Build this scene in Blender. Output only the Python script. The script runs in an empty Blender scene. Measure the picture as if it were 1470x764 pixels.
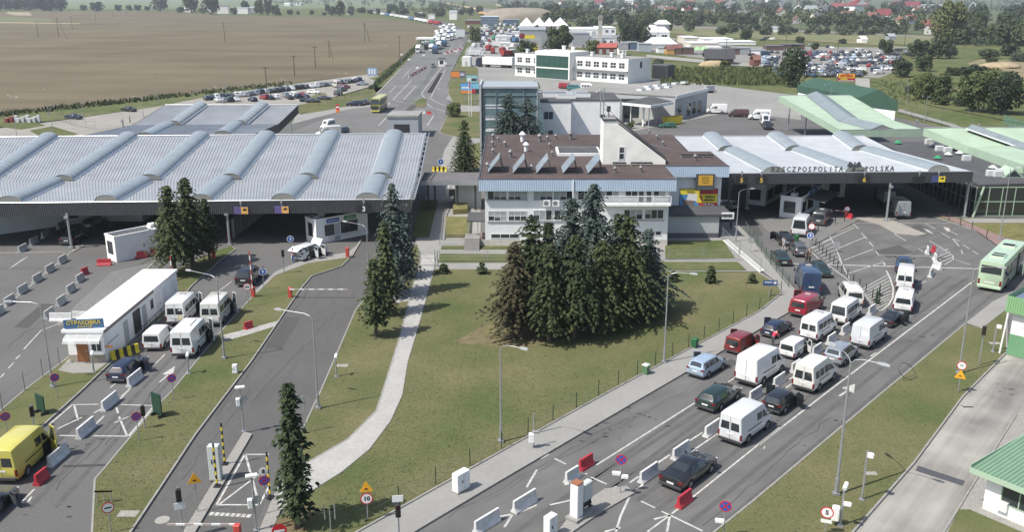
import bpy,bmesh,math,random
from mathutils import Vector,Matrix
R=math.radians
SC=bpy.context.scene
COL=SC.collection
rnd=random.Random(7)
H=31.1;F=1320.0;TH=math.atan((382+10)/F);CT,ST=math.cos(TH),math.sin(TH)
def P(px,py,z=0.0):
 0
 a=(px-735)/F;b=(382-py)/F
 t=(z-H)/(-ST+b*CT)
 return Vector((a*t,(CT+b*ST)*t,z))
def Q(p):
 zc=p[1]*CT-(p[2]-H)*ST;yc=p[1]*ST+(p[2]-H)*CT
 return 735+F*p[0]/zc,382-F*yc/zc
def zat(py,x,y):
 lo,hi=-50,250
 for _ in range(50):
  m=(lo+hi)/2
  if Q((x,y,m))[1]>py:lo=m
  else:hi=m
 return lo
def hd(a,b):
 p,q=P(*a),P(*b)
 return math.atan2(q.y-p.y,q.x-p.x)
def fit(bb,L,W,Hh,rz):
 0
 cx,cy=(bb[0]+bb[2])/2,(bb[1]+bb[3])/2
 c=P(cx,bb[3]-(bb[3]-bb[1])*.3)
 for _ in range(14):
  xs,ys=[],[]
  for sx in(-1,1):
   for sy in(-1,1):
    for z in(.05,Hh):
     dx,dy=sx*L/2,sy*W/2
     q=Q((c.x+dx*math.cos(rz)-dy*math.sin(rz),c.y+dx*math.sin(rz)+dy*math.cos(rz),z))
     xs.append(q[0]);ys.append(q[1])
  ex,ey=cx-(min(xs)+max(xs))/2,cy-(min(ys)+max(ys))/2
  q=Q(c);c=P(q[0]+ex,q[1]+ey)
 return c
MATS={}
def mat(name,col,rough=.7,metal=0.0,var=0.0,vs=1.0,bump=0.0,bs=20.0,spec=.5,col2=None,big=0.0,bigs=.05,coat=0.0,trans=0.0,emis=None,alpha=1.0,world=True):
 if name in MATS:return MATS[name]
 m=bpy.data.materials.new(name);m.use_nodes=True;MATS[name]=m
 nt=m.node_tree;b=nt.nodes['Principled BSDF'];L=nt.links
 c=(*col,1);b.inputs['Base Color'].default_value=c
 b.inputs['Roughness'].default_value=rough;b.inputs['Metallic'].default_value=metal
 b.inputs['Specular IOR Level'].default_value=spec;b.inputs['Coat Weight'].default_value=coat
 b.inputs['Coat Roughness'].default_value=.05
 b.inputs['Transmission Weight'].default_value=trans;b.inputs['Alpha'].default_value=alpha
 if emis:b.inputs['Emission Color'].default_value=(*emis[:3],1);b.inputs['Emission Strength'].default_value=emis[3]
 if var or bump or big or col2:
  if world:co=nt.nodes.new('ShaderNodeNewGeometry').outputs['Position']
  else:co=nt.nodes.new('ShaderNodeTexCoord').outputs['Object']
 def noise(sc,det=4):
  n=nt.nodes.new('ShaderNodeTexNoise');n.inputs['Scale'].default_value=sc;n.inputs['Detail'].default_value=det
  L.new(co,n.inputs['Vector']);return n.outputs['Fac']
 out=None
 if var or col2:
  r=nt.nodes.new('ShaderNodeMapRange');r.inputs['From Min'].default_value=.32;r.inputs['From Max'].default_value=.68
  L.new(noise(vs,6),r.inputs['Value'])
  mx=nt.nodes.new('ShaderNodeMix');mx.data_type='RGBA';L.new(r.outputs[0],mx.inputs['Factor'])
  k=var
  if col2:mx.inputs['A'].default_value=c;mx.inputs['B'].default_value=(*col2,1)
  else:
   mx.inputs['A'].default_value=(*[x*(1-k)for x in col],1);mx.inputs['B'].default_value=(*[min(1,x*(1+k))for x in col],1)
  out=mx.outputs['Result']
 if big:
  r=nt.nodes.new('ShaderNodeMapRange');r.inputs['From Min'].default_value=.3;r.inputs['From Max'].default_value=.7
  r.inputs['To Min'].default_value=1-big;r.inputs['To Max'].default_value=1+big
  L.new(noise(bigs,5),r.inputs['Value'])
  v=nt.nodes.new('ShaderNodeVectorMath');v.operation='SCALE'
  if out:L.new(out,v.inputs[0])
  else:v.inputs[0].default_value=col
  L.new(r.outputs[0],v.inputs['Scale']);out=v.outputs[0]
 if out:L.new(out,b.inputs['Base Color'])
 if bump:
  bp=nt.nodes.new('ShaderNodeBump');bp.inputs['Strength'].default_value=bump;bp.inputs['Distance'].default_value=.05
  L.new(noise(bs,3),bp.inputs['Height']);L.new(bp.outputs[0],b.inputs['Normal'])
 return m
def streaky(name,col,col2,rough,scale,stretch,amount=.5,metal=0.,spec=.5,dirx=0.0):
 0
 if name in MATS:return MATS[name]
 m=mat(name,col,rough,metal,spec=spec);nt=m.node_tree;b=nt.nodes['Principled BSDF'];L=nt.links
 g=nt.nodes.new('ShaderNodeNewGeometry');mp=nt.nodes.new('ShaderNodeMapping');mp.vector_type='POINT'
 mp.inputs['Rotation'].default_value=(0,0,dirx);L.new(g.outputs['Position'],mp.inputs[0]);m0=mp
 mp=nt.nodes.new('ShaderNodeMapping');mp.inputs['Scale'].default_value=(scale*stretch,scale,scale);L.new(m0.outputs[0],mp.inputs[0])
 n=nt.nodes.new('ShaderNodeTexNoise');n.inputs['Scale'].default_value=1;n.inputs['Detail'].default_value=6;n.inputs['Roughness'].default_value=.65
 L.new(mp.outputs[0],n.inputs['Vector'])
 n2=nt.nodes.new('ShaderNodeTexNoise');n2.inputs['Scale'].default_value=scale*.35;n2.inputs['Detail'].default_value=5
 L.new(g.outputs['Position'],n2.inputs['Vector'])
 ad=nt.nodes.new('ShaderNodeMath');ad.operation='ADD';L.new(n.outputs['Fac'],ad.inputs[0]);L.new(n2.outputs['Fac'],ad.inputs[1])
 r=nt.nodes.new('ShaderNodeMapRange');r.inputs['From Min'].default_value=.75;r.inputs['From Max'].default_value=1.25;L.new(ad.outputs[0],r.inputs['Value'])
 mx=nt.nodes.new('ShaderNodeMix');mx.data_type='RGBA';mx.inputs['A'].default_value=(*col,1);mx.inputs['B'].default_value=(*col2,1)
 L.new(r.outputs[0],mx.inputs['Factor']);L.new(mx.outputs['Result'],b.inputs['Base Color'])
 return m
def foliage(name,c1,c2,rough=.75):
 0
 if name in MATS:return MATS[name]
 m=mat(name,c1,rough,spec=.25);nt=m.node_tree;b=nt.nodes['Principled BSDF'];L=nt.links
 g=nt.nodes.new('ShaderNodeNewGeometry');oi=nt.nodes.new('ShaderNodeObjectInfo')
 n=nt.nodes.new('ShaderNodeTexNoise');n.inputs['Scale'].default_value=.8;n.inputs['Detail'].default_value=3;L.new(g.outputs['Position'],n.inputs['Vector'])
 a=nt.nodes.new('ShaderNodeMath');a.operation='ADD';L.new(n.outputs['Fac'],a.inputs[0])
 s=nt.nodes.new('ShaderNodeMath');s.operation='MULTIPLY';s.inputs[1].default_value=.45;L.new(oi.outputs['Random'],s.inputs[0]);L.new(s.outputs[0],a.inputs[1])
 a2=nt.nodes.new('ShaderNodeMath');a2.operation='MULTIPLY_ADD';a2.inputs[1].default_value=.35;L.new(g.outputs['Random Per Island'],a2.inputs[0]);L.new(a.outputs[0],a2.inputs[2])
 r=nt.nodes.new('ShaderNodeMapRange');r.inputs['From Min'].default_value=.45;r.inputs['From Max'].default_value=1.25;L.new(a2.outputs[0],r.inputs['Value'])
 mx=nt.nodes.new('ShaderNodeMix');mx.data_type='RGBA';mx.inputs['A'].default_value=(*c1,1);mx.inputs['B'].default_value=(*c2,1)
 L.new(r.outputs[0],mx.inputs['Factor']);L.new(mx.outputs['Result'],b.inputs['Base Color'])
 return m
class MB:
 def __init__(s):s.v=[];s.f=[];s.m=[];s.cur=0
 def add(s,vs,fs,mi=None):
  o=len(s.v);s.v+=[tuple(v)for v in vs];s.f+=[tuple(i+o for i in f)for f in fs];s.m+=[s.cur if mi is None else mi]*len(fs);return s
 def quad(s,a,b,c,d,mi=None):return s.add((a,b,c,d),((0,1,2,3),),mi)
 def box(s,x0,x1,y0,y1,z0,z1,mi=None,bev=0.0):
  if bev:
   e=bev
   def ring(z,i):return[(x0+i+e,y0+i,z),(x1-i-e,y0+i,z),(x1-i,y0+i+e,z),(x1-i,y1-i-e,z),(x1-i-e,y1-i,z),(x0+i+e,y1-i,z),(x0+i,y1-i-e,z),(x0+i,y0+i+e,z)]
   return s.loft([ring(z0,0),ring(z1-e,0),ring(z1,e)],True,True,mi)
  return s.add([(x0,y0,z0),(x1,y0,z0),(x1,y1,z0),(x0,y1,z0),(x0,y0,z1),(x1,y0,z1),(x1,y1,z1),(x0,y1,z1)],[(0,3,2,1),(4,5,6,7),(0,1,5,4),(1,2,6,5),(2,3,7,6),(3,0,4,7)],mi)
 def loft(s,rings,cap0=True,cap1=True,mi=None,closed=True):
  n=len(rings[0]);vs=[p for r in rings for p in r];fs=[]
  for k in range(len(rings)-1):
   for i in range(n if closed else n-1):
    j=(i+1)%n;fs.append((k*n+i,k*n+j,(k+1)*n+j,(k+1)*n+i))
  if cap0:fs.append(tuple(range(n-1,-1,-1)))
  if cap1:fs.append(tuple((len(rings)-1)*n+i for i in range(n)))
  return s.add(vs,fs,mi)
 def prism(s,pts,z0,z1,mi=None):
  a=sum(pts[i][0]*pts[(i+1)%len(pts)][1]-pts[(i+1)%len(pts)][0]*pts[i][1]for i in range(len(pts)))
  if a<0:pts=pts[::-1]
  return s.loft([[(p[0],p[1],z0)for p in pts],[(p[0],p[1],z1)for p in pts]],True,True,mi)
 def xprism(s,prof,x0,x1,mi=None):
  return s.loft([[(x0,p[0],p[1])for p in prof],[(x1,p[0],p[1])for p in prof]],True,True,mi)
 def tube(s,a,b,r0,r1=None,n=8,mi=None,caps=True):
  a,b=Vector(a),Vector(b);r1=r0 if r1 is None else r1;d=(b-a).normalized()
  u=d.orthogonal().normalized();w=d.cross(u)
  ra=[a+(u*math.cos(2*math.pi*i/n)+w*math.sin(2*math.pi*i/n))*r0 for i in range(n)]
  rb=[b+(u*math.cos(2*math.pi*i/n)+w*math.sin(2*math.pi*i/n))*r1 for i in range(n)]
  return s.loft([ra,rb],caps,caps,mi)
 def path(s,pts,r,n=6,mi=None):
  for a,b in zip(pts,pts[1:]):s.tube(a,b,r,r,n,mi)
  return s
 def disc(s,c,nrm,r,n=20,mi=None):
  c,d=Vector(c),Vector(nrm).normalized();u=d.orthogonal().normalized();w=d.cross(u)
  return s.add([c+(u*math.cos(2*math.pi*i/n)+w*math.sin(2*math.pi*i/n))*r for i in range(n)],[tuple(range(n))],mi)
 def ball(s,c,rx,ry=None,rz=None,n=8,mi=None):
  ry=ry or rx;rz=rz or rx;rings=[]
  for k in range(1,n):
   t=math.pi*k/n
   rings.append([(c[0]+rx*math.sin(t)*math.cos(2*math.pi*i/(n+2)),c[1]+ry*math.sin(t)*math.sin(2*math.pi*i/(n+2)),c[2]-rz*math.cos(t))for i in range(n+2)])
  return s.loft(rings,True,True,mi)
 def obj(s,name,mats,parent=None,smooth=None,world=False,clean=False):
  me=bpy.data.meshes.new(name);vs=s.v
  if world and parent is not None:
   im=parent.matrix_basis.inverted();vs=[tuple(im@Vector(v))for v in vs]
  me.from_pydata(vs,[],s.f);me.polygons.foreach_set('material_index',s.m)
  if clean:
   bm=bmesh.new();bm.from_mesh(me);bmesh.ops.remove_doubles(bm,verts=bm.verts,dist=1e-4);bmesh.ops.recalc_face_normals(bm,faces=bm.faces);bm.to_mesh(me);bm.free()
  for m in(mats if isinstance(mats,(list,tuple))else[mats]):me.materials.append(m)
  if smooth is not None:
   me.shade_smooth();me.set_sharp_from_angle(angle=R(smooth))
  me.update()
  o=bpy.data.objects.new(name,me);COL.objects.link(o);o.parent=parent
  return o
def tag(o,label=None,cat=None,group=None,kind=None):
 if label:o['label']=label
 if cat:o['category']=cat
 if group:o['group']=group
 if kind:o['kind']=kind
 return o
def thing(name,label,cat,loc=(0,0,0),rz=0.0,group=None):
 o=bpy.data.objects.new(name,None);COL.objects.link(o);o.location=loc;o.rotation_euler=(0,0,rz)
 o.empty_display_size=.3
 o.matrix_basis=Matrix.Translation(Vector(loc))@Matrix.Rotation(rz,4,'Z')
 return tag(o,label,cat,group)
KIDS={}
KIDS2={}
def children(o):return[c for c in COL.objects if c.parent is o]
def dup(src,loc=None,rz=None,label=None,group=None,scale=None,kids=None):
 0
 c=src.copy();COL.objects.link(c)
 if loc is not None:c.location=loc
 if rz is not None:c.rotation_euler=(0,0,rz)
 if scale:c.scale=scale if isinstance(scale,(tuple,list))else(scale,)*3
 if label:c['label']=label
 if group:c['group']=group
 for ch in(kids if kids is not None else KIDS.setdefault(src.name,children(src))):
  d=ch.copy();COL.objects.link(d);d.parent=c
  for g in(KIDS.setdefault(ch.name,children(ch))):
   e=g.copy();COL.objects.link(e);e.parent=d
 return c
def text_mesh(txt,size,thick=.02,bold=0.0,align='CENTER',spacing=1.0):
 cu=bpy.data.curves.new('lettering','FONT');cu.body=txt;cu.size=size;cu.extrude=thick/2;cu.align_x=align;cu.align_y='CENTER'
 cu.offset=bold;cu.resolution_u=2;cu.space_character=spacing
 ob=bpy.data.objects.new('lettering',cu);COL.objects.link(ob)
 dg=bpy.context.evaluated_depsgraph_get();me=bpy.data.meshes.new_from_object(ob.evaluated_get(dg))
 bpy.data.objects.remove(ob);bpy.data.curves.remove(cu);return me
def text(txt,size,m,parent,loc,rot=(R(90),0,0),thick=.02,bold=0.0,align='CENTER',name='lettering',spacing=1.0,xs=1.0):
 0
 me=text_mesh(txt,size,thick,bold,align,spacing);me.name=name;me.materials.clear();me.materials.append(m)
 M=Matrix.Translation(Vector(loc))@Matrix.Rotation(rot[2],4,'Z')@Matrix.Rotation(rot[1],4,'Y')@Matrix.Rotation(rot[0],4,'X')@Matrix.Diagonal((xs,1,1,1))
 me.transform(M);o=bpy.data.objects.new(name,me);COL.objects.link(o);o.parent=parent;return o
cam=bpy.data.cameras.new('drone_camera');co=bpy.data.objects.new('drone_camera',cam);COL.objects.link(co)
co.location=(0,0,H);co.rotation_euler=(math.pi/2-TH,0,0);cam.sensor_width=36;cam.lens=36*F/1470;cam.clip_end=20000;cam.clip_start=.5
SC.camera=co
SUN_EL,SUN_DIR=R(55),R(28)
w=bpy.data.worlds.new('World');SC.world=w;w.use_nodes=True
nt=w.node_tree;sky=nt.nodes.new('ShaderNodeTexSky');sky.sky_type='NISHITA';sky.sun_disc=False;sky.sun_elevation=SUN_EL
sx,sy=-math.cos(SUN_DIR),-math.sin(SUN_DIR);sky.sun_rotation=math.atan2(sx,sy)%(2*math.pi)
sky.dust_density=2.0
bg=nt.nodes['Background'];nt.links.new(sky.outputs[0],bg.inputs[0]);bg.inputs[1].default_value=.12
sl=bpy.data.lights.new('sun','SUN');sl.energy=4.2;sl.angle=R(.53);sl.color=(1,.955,.88)
so=bpy.data.objects.new('sun',sl);COL.objects.link(so)
so.rotation_euler=Vector((sx*math.cos(SUN_EL),sy*math.cos(SUN_EL),math.sin(SUN_EL))).to_track_quat('Z','Y').to_euler()
SC.view_settings.view_transform='Standard';SC.view_settings.look='None';SC.view_settings.exposure=.40;SC.view_settings.gamma=1
SC.cycles.max_bounces=6;SC.cycles.diffuse_bounces=3;SC.cycles.glossy_bounces=3;SC.cycles.transparent_max_bounces=8;SC.cycles.transmission_bounces=4
SC.cycles.caustics_reflective=False;SC.cycles.caustics_refractive=False
asph=mat('asphalt',(.125,.123,.12),.92,var=.10,vs=6,big=.13,bigs=.09,bump=.15,bs=30,spec=.2)
asph_d=mat('asphalt_dark',(.104,.102,.098),.92,var=.08,vs=5,big=.10,bigs=.12,bump=.15,bs=30,spec=.2)
asph_q=streaky('asphalt_worn_lanes',(.102,.101,.098),(.152,.150,.146),.92,.7,.05,spec=.2,dirx=-R(41))
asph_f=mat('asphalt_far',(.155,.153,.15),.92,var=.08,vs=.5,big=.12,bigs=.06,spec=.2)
conc=mat('concrete_pale',(.30,.29,.265),.9,var=.1,vs=2,big=.12,bigs=.15,spec=.2)
conc_w=streaky('concrete_tyre_worn',(.165,.16,.15),(.37,.355,.32),.9,.6,.035,spec=.2,dirx=-hd((1270,764),(1420,570)))
pave=mat('paving_grey',(.265,.26,.245),.9,var=.05,vs=3,big=.06,bigs=.3,spec=.2)
pave_l=mat('paving_pale',(.36,.355,.335),.9,var=.1,vs=4,big=.06,bigs=.4,spec=.2)
pave_b=mat('brick_paving',(.27,.26,.24),.9,var=.22,vs=9,spec=.2)
pave_r=mat('reddish_paving',(.235,.165,.15),.9,var=.15,vs=6,spec=.2)
grass_m=mat('lawn_dry',(.084,.106,.040),.95,col2=(.154,.142,.074),vs=.13,big=.16,bigs=7,bump=.3,bs=14,spec=.1)
grass_g=mat('lawn_green',(.075,.098,.034),.95,col2=(.125,.128,.058),vs=.3,big=.16,bigs=1.9,bump=.5,bs=9,spec=.1)
grass_y=mat('lawn_yellowed',(.185,.165,.075),.95,col2=(.125,.13,.05),vs=.5,big=.15,bigs=1.5,bump=.5,bs=9,spec=.1)
meadow=mat('meadow',(.080,.105,.038),.95,col2=(.130,.132,.060),vs=.035,big=.22,bigs=.3,spec=.1)
meadow_d=mat('meadow_rough',(.085,.11,.045),.95,col2=(.14,.14,.065),vs=.06,big=.25,bigs=.35,spec=.1)
field_m=streaky('stubble_field',(.116,.099,.066),(.170,.143,.093),.95,.05,.12,spec=.1,dirx=R(8))
farfield=streaky('far_green_field',(.13,.165,.085),(.185,.205,.11),.95,.02,.2,spec=.1)
kerb_m=mat('kerb_concrete',(.27,.265,.245),.85,var=.12,vs=3,spec=.2)
paint_w=mat('road_paint',(.54,.53,.50),.8,col2=(.34,.335,.32),vs=2.2,spec=.2)
soil=mat('bare_soil',(.17,.125,.08),.95,col2=(.12,.11,.05),vs=1.5,spec=.1)
def sheet(name,pts,z,m,kind='structure',world=None,thick=0.0):
 vs=[P(x,y,z)for x,y in pts]if world is None else[Vector((x,y,z))for x,y in world]
 bm=bmesh.new();f=bm.faces.new([bm.verts.new(v)for v in vs]);
 if f.normal.z<0 or(f.normal_update()or f.normal.z<0):f.normal_flip()
 if thick:
  r=bmesh.ops.extrude_face_region(bm,geom=[f]);dn=[v for v in r['geom']if isinstance(v,bmesh.types.BMVert)]
  for v in dn:v.co.z+=0
  for v in bm.verts:
   if v not in dn:v.co.z-=thick
  bmesh.ops.recalc_face_normals(bm,faces=bm.faces)
 bmesh.ops.triangulate(bm,faces=[f for f in bm.faces if len(f.verts)>4],ngon_method='EAR_CLIP')
 me=bpy.data.meshes.new(name);bm.to_mesh(me);bm.free();me.materials.append(m)
 o=bpy.data.objects.new(name,me);COL.objects.link(o);return tag(o,kind=kind)
def kerb(pts,z=.14,w=.13,closed=False):
 0
 w3=[P(x,y,z)for x,y in pts];n=len(w3);mb=MB();rings=[]
 for i in range(n):
  a=w3[(i-1)%n]if(closed or i>0)else w3[i];b=w3[(i+1)%n]if(closed or i<n-1)else w3[i]
  d=(b-a).normalized();nn=Vector((-d.y,d.x,0))*w/2
  p=w3[i];rings.append([p+nn,p-nn,Vector(((p-nn).x,(p-nn).y,-.05)),Vector(((p+nn).x,(p+nn).y,-.05))])
 if closed:rings.append(rings[0])
 mb.loft(rings,not closed,not closed)
 return tag(mb.obj('kerb',kerb_m,clean=True),kind='structure')
def island(pts,m,name='grass_verge',z=.11,kerbs=True):
 sheet(name,pts,z,m)
 if kerbs:kerb(pts,z+.025,closed=True)
gb=MB();gx=[-6000,-3000,-1500,-800,-400,-200,0,200,400,800,1500,3000,6000];gy=[-200,0,100,200,300,450,600,800,1100,1500,2200,3200,5000,8000,12000]
gb.add([(x,y,-.2)for y in gy for x in gx],[(j*13+i,j*13+i+1,j*13+i+14,j*13+i+13)for j in range(len(gy)-1)for i in range(12)])
tag(gb.obj('ground',meadow),kind='structure')
sheet('ploughed_field',[(-260,172),(0,168),(60,161),(110,152),(200,143),(250,138),(300,131),(400,121),(470,113),(545,106),(570,88),(600,63),(622,50),(637,43),(620,35),(560,27.5),(500,24.5),(420,23.5),(330,22),(250,18),(160,15.5),(60,15),(0,18),(-260,22)],-.02,field_m)
sheet('field_track',[(-200,31),(0,31.2),(40,31.8),(115,33.2),(115,34),(40,33),(0,32.6),(-200,32.5)],.02,mat('straw',(.34,.28,.18),.95,var=.2,vs=.1))
sheet('green_strip',[(-200,23),(0,23.5),(60,26),(80,29),(60,31.2),(0,30.5),(-200,30)],.02,mat('strip_green',(.125,.14,.06),.95,var=.25,vs=.06))
sheet('sand_patch',[(12,16.5),(42,17),(46,22),(22,21.5),(8,18.5)],.02,mat('sand_pale',(.30,.25,.16),.95,var=.2,vs=.1))
sheet('far_field',[(-300,13.5),(640,11),(640,-7.5),(-300,-7.5)],-.02,farfield)
sheet('asphalt_yard',[(-500,960),(-500,215),(300,190),(418,177),(499,156),(522,151),(540,133),(551,123),(575,97),(586,86),(600,71),(615,56),(628,48),(634,42.5),(620,35),(590,27.5),(545,17),(520,11),(526,10),(552,15),(600,24),(640,31),(665,40),(672,50),(670,60),(663,75),(657,86),(650,100),(643,120),(643,143),(690,141),(700,100),(735,97),(948,113),(1145,137),(1330,178),(1700,250),(1700,960)],0,asph)
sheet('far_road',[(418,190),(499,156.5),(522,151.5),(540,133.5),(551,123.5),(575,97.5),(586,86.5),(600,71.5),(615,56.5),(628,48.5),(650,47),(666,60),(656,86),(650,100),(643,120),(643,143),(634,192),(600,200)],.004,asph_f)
sheet('concrete_yard',[(640,142),(655,118),(664,92),(669,70),(690,55),(735,60),(738,105),(948,112),(1090,130),(1147,137),(1150,172),(1050,160),(900,190),(700,160)],.008,mat('yard_concrete',(.24,.235,.22),.9,var=.08,vs=.4,big=.1,bigs=.05))
sheet('parking_lot',[(-200,206),(-200,196),(0,184),(85,173),(225,153),(310,135),(430,119),(530,106),(560,112),(552,121),(528,125),(500,133),(440,150),(430,165),(300,195),(100,205)],.006,mat('lot_concrete',(.265,.25,.22),.9,var=.1,vs=.5,big=.1,bigs=.08))
sheet('verge',[(428,151),(495,136),(530,126),(553,124),(541,133),(524,149),(500,155),(470,161),(428,163)],.012,grass_m)
sheet('verge',[(440,141),(452,136),(466,133),(470,137),(458,141),(444,143)],.012,grass_m)
sheet('verge',[(0,182),(22,176),(50,175),(66,180),(30,186)],.012,grass_g)
sheet('verge',[(42,187),(75,181),(112,192),(98,198),(60,197)],.012,grass_g)
sheet('verge',[(-200,184),(0,178),(0,167),(100,154),(220,142),(300,132),(400,121),(440,117),(310,136),(225,153),(85,172),(0,182),(-200,196)],.008,meadow_d)
sheet('verge',[(540,133),(551,123),(575,97),(600,71),(625,50),(610,50),(590,70),(566,92),(548,108),(530,112),(545,118),(535,124)],.012,meadow_d)
sheet('pavement',[(418,178),(499,157),(560,150),(560,146),(500,152),(470,158),(425,165)],.014,pave)
island([(657,91),(686,97),(688,150),(668,152),(650,147),(643,132),(646,110)],grass_m)
island([(631,189),(642,166),(650,160),(690,158),(690,198),(655,196),(637,192)],grass_m)
sheet('pavement',[(657,150),(690,153),(690,160),(652,160)],.14,pave)
sheet('pavement',[(626,262),(638,215),(650,196),(692,196),(690,250),(672,262)],.02,pave)
sheet('verge',[(655,242),(664,210),(690,204),(688,242)],.03,grass_m)
island([(594,147),(606,140),(612,141),(611,153),(598,153)],grass_m,kerbs=False)
sheet('meadow',[(935,88),(1000,86),(1080,96),(1145,105),(1260,118),(1330,150),(1470,178),(1600,190),(1600,60),(1330,60),(1290,100),(1130,100),(1000,78)],-.01,meadow)
sheet('market_lot',[(740,62),(940,75),(1080,92),(1200,106),(1262,112),(1300,95),(1285,68),(1060,66),(930,50),(760,44),(690,44),(668,60),(690,62)],-.005,mat('lot_dust',(.22,.21,.19),.9,var=.15,vs=.1))
sheet('lane',[(928,78),(1040,88),(1090,92),(1090,96),(1040,93),(928,82)],.01,conc)
sheet('lane',[(1228,112),(1248,112),(1250,136),(1228,132)],.01,conc)
sheet('dry_plot',[(1390,90),(1412,84),(1470,88),(1560,88),(1560,118),(1470,112),(1400,112)],.01,mat('dry_plot',(.24,.19,.11),.95,col2=(.16,.15,.07),vs=.08))
sheet('footpath',[(1292,156),(1370,178),(1390,186),(1380,188),(1360,180),(1288,160)],.02,pave)
sheet('dirt_track',[(1320,122),(1470,132),(1600,140),(1600,145),(1470,137),(1320,126)],.01,mat('dry_plot',(.2,.16,.1)))
sheet('queue_road',[(540,830),(592,764),(720,688),(939,560),(1090,472),(1133,447),(1150,430),(1180,380),(1300,300),(1420,320),(1520,380),(1425,433),(1386,463),(1260,569),(1080,720),(960,830)],.004,asph_q)
sheet('exit_road',[(150,830),(187,764),(227,704),(331,560),(431,415),(447,396),(490,382),(501,369),(525,345),(596,345),(575,372),(545,400),(510,446),(461,560),(420,640),(330,830)],.004,asph_d)
sheet('lawn',[(622,386),(1087,391),(1105,400),(1118,410),(1122,420),(1090,446),(859,570),(720,647),(515,762),(440,806),(375,806),(385,760),(420,722),(447,705),(490,678),(530,645),(560,605),(577,568),(585,520),(600,470)],.1,grass_m)
sheet('bare_ground',[(388,765),(400,745),(425,728),(450,725),(455,745),(440,764)],.104,soil)
sheet('bare_ground',[(690,470),(760,440),(840,450),(900,425),(960,400),(940,445),(860,475),(800,495),(730,500),(650,492)],.104,mat('needle_litter',(.16,.12,.07),.95,col2=(.13,.125,.05),vs=.35,big=.2,bigs=1.5))
kerb([(450,800),(515,762),(720,647),(859,570),(1090,446),(1122,420),(1118,410),(1105,400),(1088,390)],.2,.14)
island([(598,350),(605,370),(590,420),(575,480),(550,560),(540,590),(500,630),(440,665),(420,678),(414,662),(423,640),(461,560),(510,446),(545,400),(575,372)],grass_m)
sheet('footpath',[(605,366),(590,420),(575,480),(550,560),(540,590),(500,630),(440,665),(412,682),(396,704),(400,735),(420,722),(447,705),(490,678),(530,645),(560,605),(577,568),(585,520),(600,470),(624,380),(626,366)],.122,pave_l)
kerb([(624,384),(600,470),(585,520),(577,568),(560,605),(530,645),(490,678),(447,705)],.145,.08)
sheet('footpath',[(586,432),(558,438),(548,426),(575,418),(592,414)],.118,pave_l)
island([(120,830),(132,764),(136,688),(150,672),(214,595),(248,560),(309,485),(348,441),(364,424),(395,395),(441,378),(500,368),(501,371),(490,382),(447,396),(431,415),(360,519),(321,570),(280,624),(227,704),(187,764),(150,830)],grass_m)
sheet('footpath',[(321,481),(345,475),(402,460),(396,468),(355,481),(322,490)],.116,pave_l)
sheet('footpath',[(366,418),(395,390),(438,372),(500,362),(512,352),(517,344),(520,344),(505,369),(441,378),(395,395),(370,420)],.124,pave)
island([(-60,650),(0,590),(35,560),(86,522),(100,511),(230,398),(304,362),(332,352),(338,358),(320,370),(275,410),(250,440),(185,497),(160,519),(117,560),(61,611),(0,665),(-60,715)],grass_m)
sheet('pavement',[(83,532),(104,510),(240,397),(256,412),(250,436),(185,494),(160,517),(135,535),(104,536)],.118,pave)
island([(1025,764),(950,830),(1160,830),(1224,764),(1312,664),(1382,569),(1445,505),(1446,445),(1451,438),(1409,471),(1385,465),(1260,569),(1080,720)],grass_m)
sheet('pavement',[(1386,464),(1425,433),(1445,423),(1520,392),(1520,430),(1452,437),(1409,471)],.13,pave)
sheet('concrete_road',[(1160,830),(1224,764),(1312,664),(1382,569),(1446,507),(1600,430),(1600,560),(1459,595),(1418,660),(1355,764),(1310,830)],.006,conc_w)
sheet('pavement',[(1355,764),(1418,660),(1459,595),(1600,560),(1600,830),(1310,830)],.03,pave_b)
sheet('verge',[(1376,732),(1392,732),(1480,770),(1520,830),(1330,830)],.05,grass_m)
kerb([(1320,830),(1355,764),(1400,690),(1418,660),(1459,595)],.1,.12)
sheet('pavement',[(592,766),(520,806),(450,806),(515,763),(720,648),(859,571),(1090,447),(1123,421),(1119,409),(1040,345),(1010,322),(1055,318),(1090,355),(1140,415),(1150,430),(1133,447),(1090,472),(939,561),(720,689)],.12,pave)
kerb([(520,806),(592,764),(720,688),(939,560),(1090,472),(1133,447),(1150,430),(1140,415),(1090,355),(1055,318)],.14)
sheet('pavement',[(596,352),(606,300),(622,250),(690,250),(690,340),(1036,340),(1092,390),(622,388),(604,372)],.06,pave)
sheet('lawn',[(955,346),(1038,345),(1056,371),(955,372)],.1,grass_g)
sheet('lawn',[(900,376),(1059,376),(1072,388),(900,388)],.1,grass_g)
sheet('lawn',[(632,364),(940,366),(940,377),(628,377)],.1,grass_g)
sheet('lawn',[(634,353),(755,353),(755,358),(633,358)],.1,grass_g)
sheet('footpath',[(1037,345),(1045,343),(1098,388),(1090,391)],.13,mat('white_paving',(.6,.59,.56),.85,var=.15,vs=3))
sheet('lawn',[(606,287),(629,287),(616,341),(590,341)],.1,grass_g)
sheet('terrace_lawn',[(640,311),(676,311),(674,337),(640,337)],.5,grass_y,thick=.5)
sheet('terrace_lawn',[(651,281),(673,281),(671,300),(650,301)],.8,grass_y,thick=.8)
sheet('pavement',[(682,338),(698,332),(698,350),(680,350)],.09,pave_r)
island([(1340,310),(1398,313),(1560,318),(1560,370),(1470,350),(1430,340)],grass_y)
sheet('pavement',[(1342,308),(1356,306),(1434,338),(1470,348),(1440,358),(1400,330)],.14,pave_r)
sheet('pavement',[(1380,314),(1480,314),(1480,320),(1394,320)],.135,pave)
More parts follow.
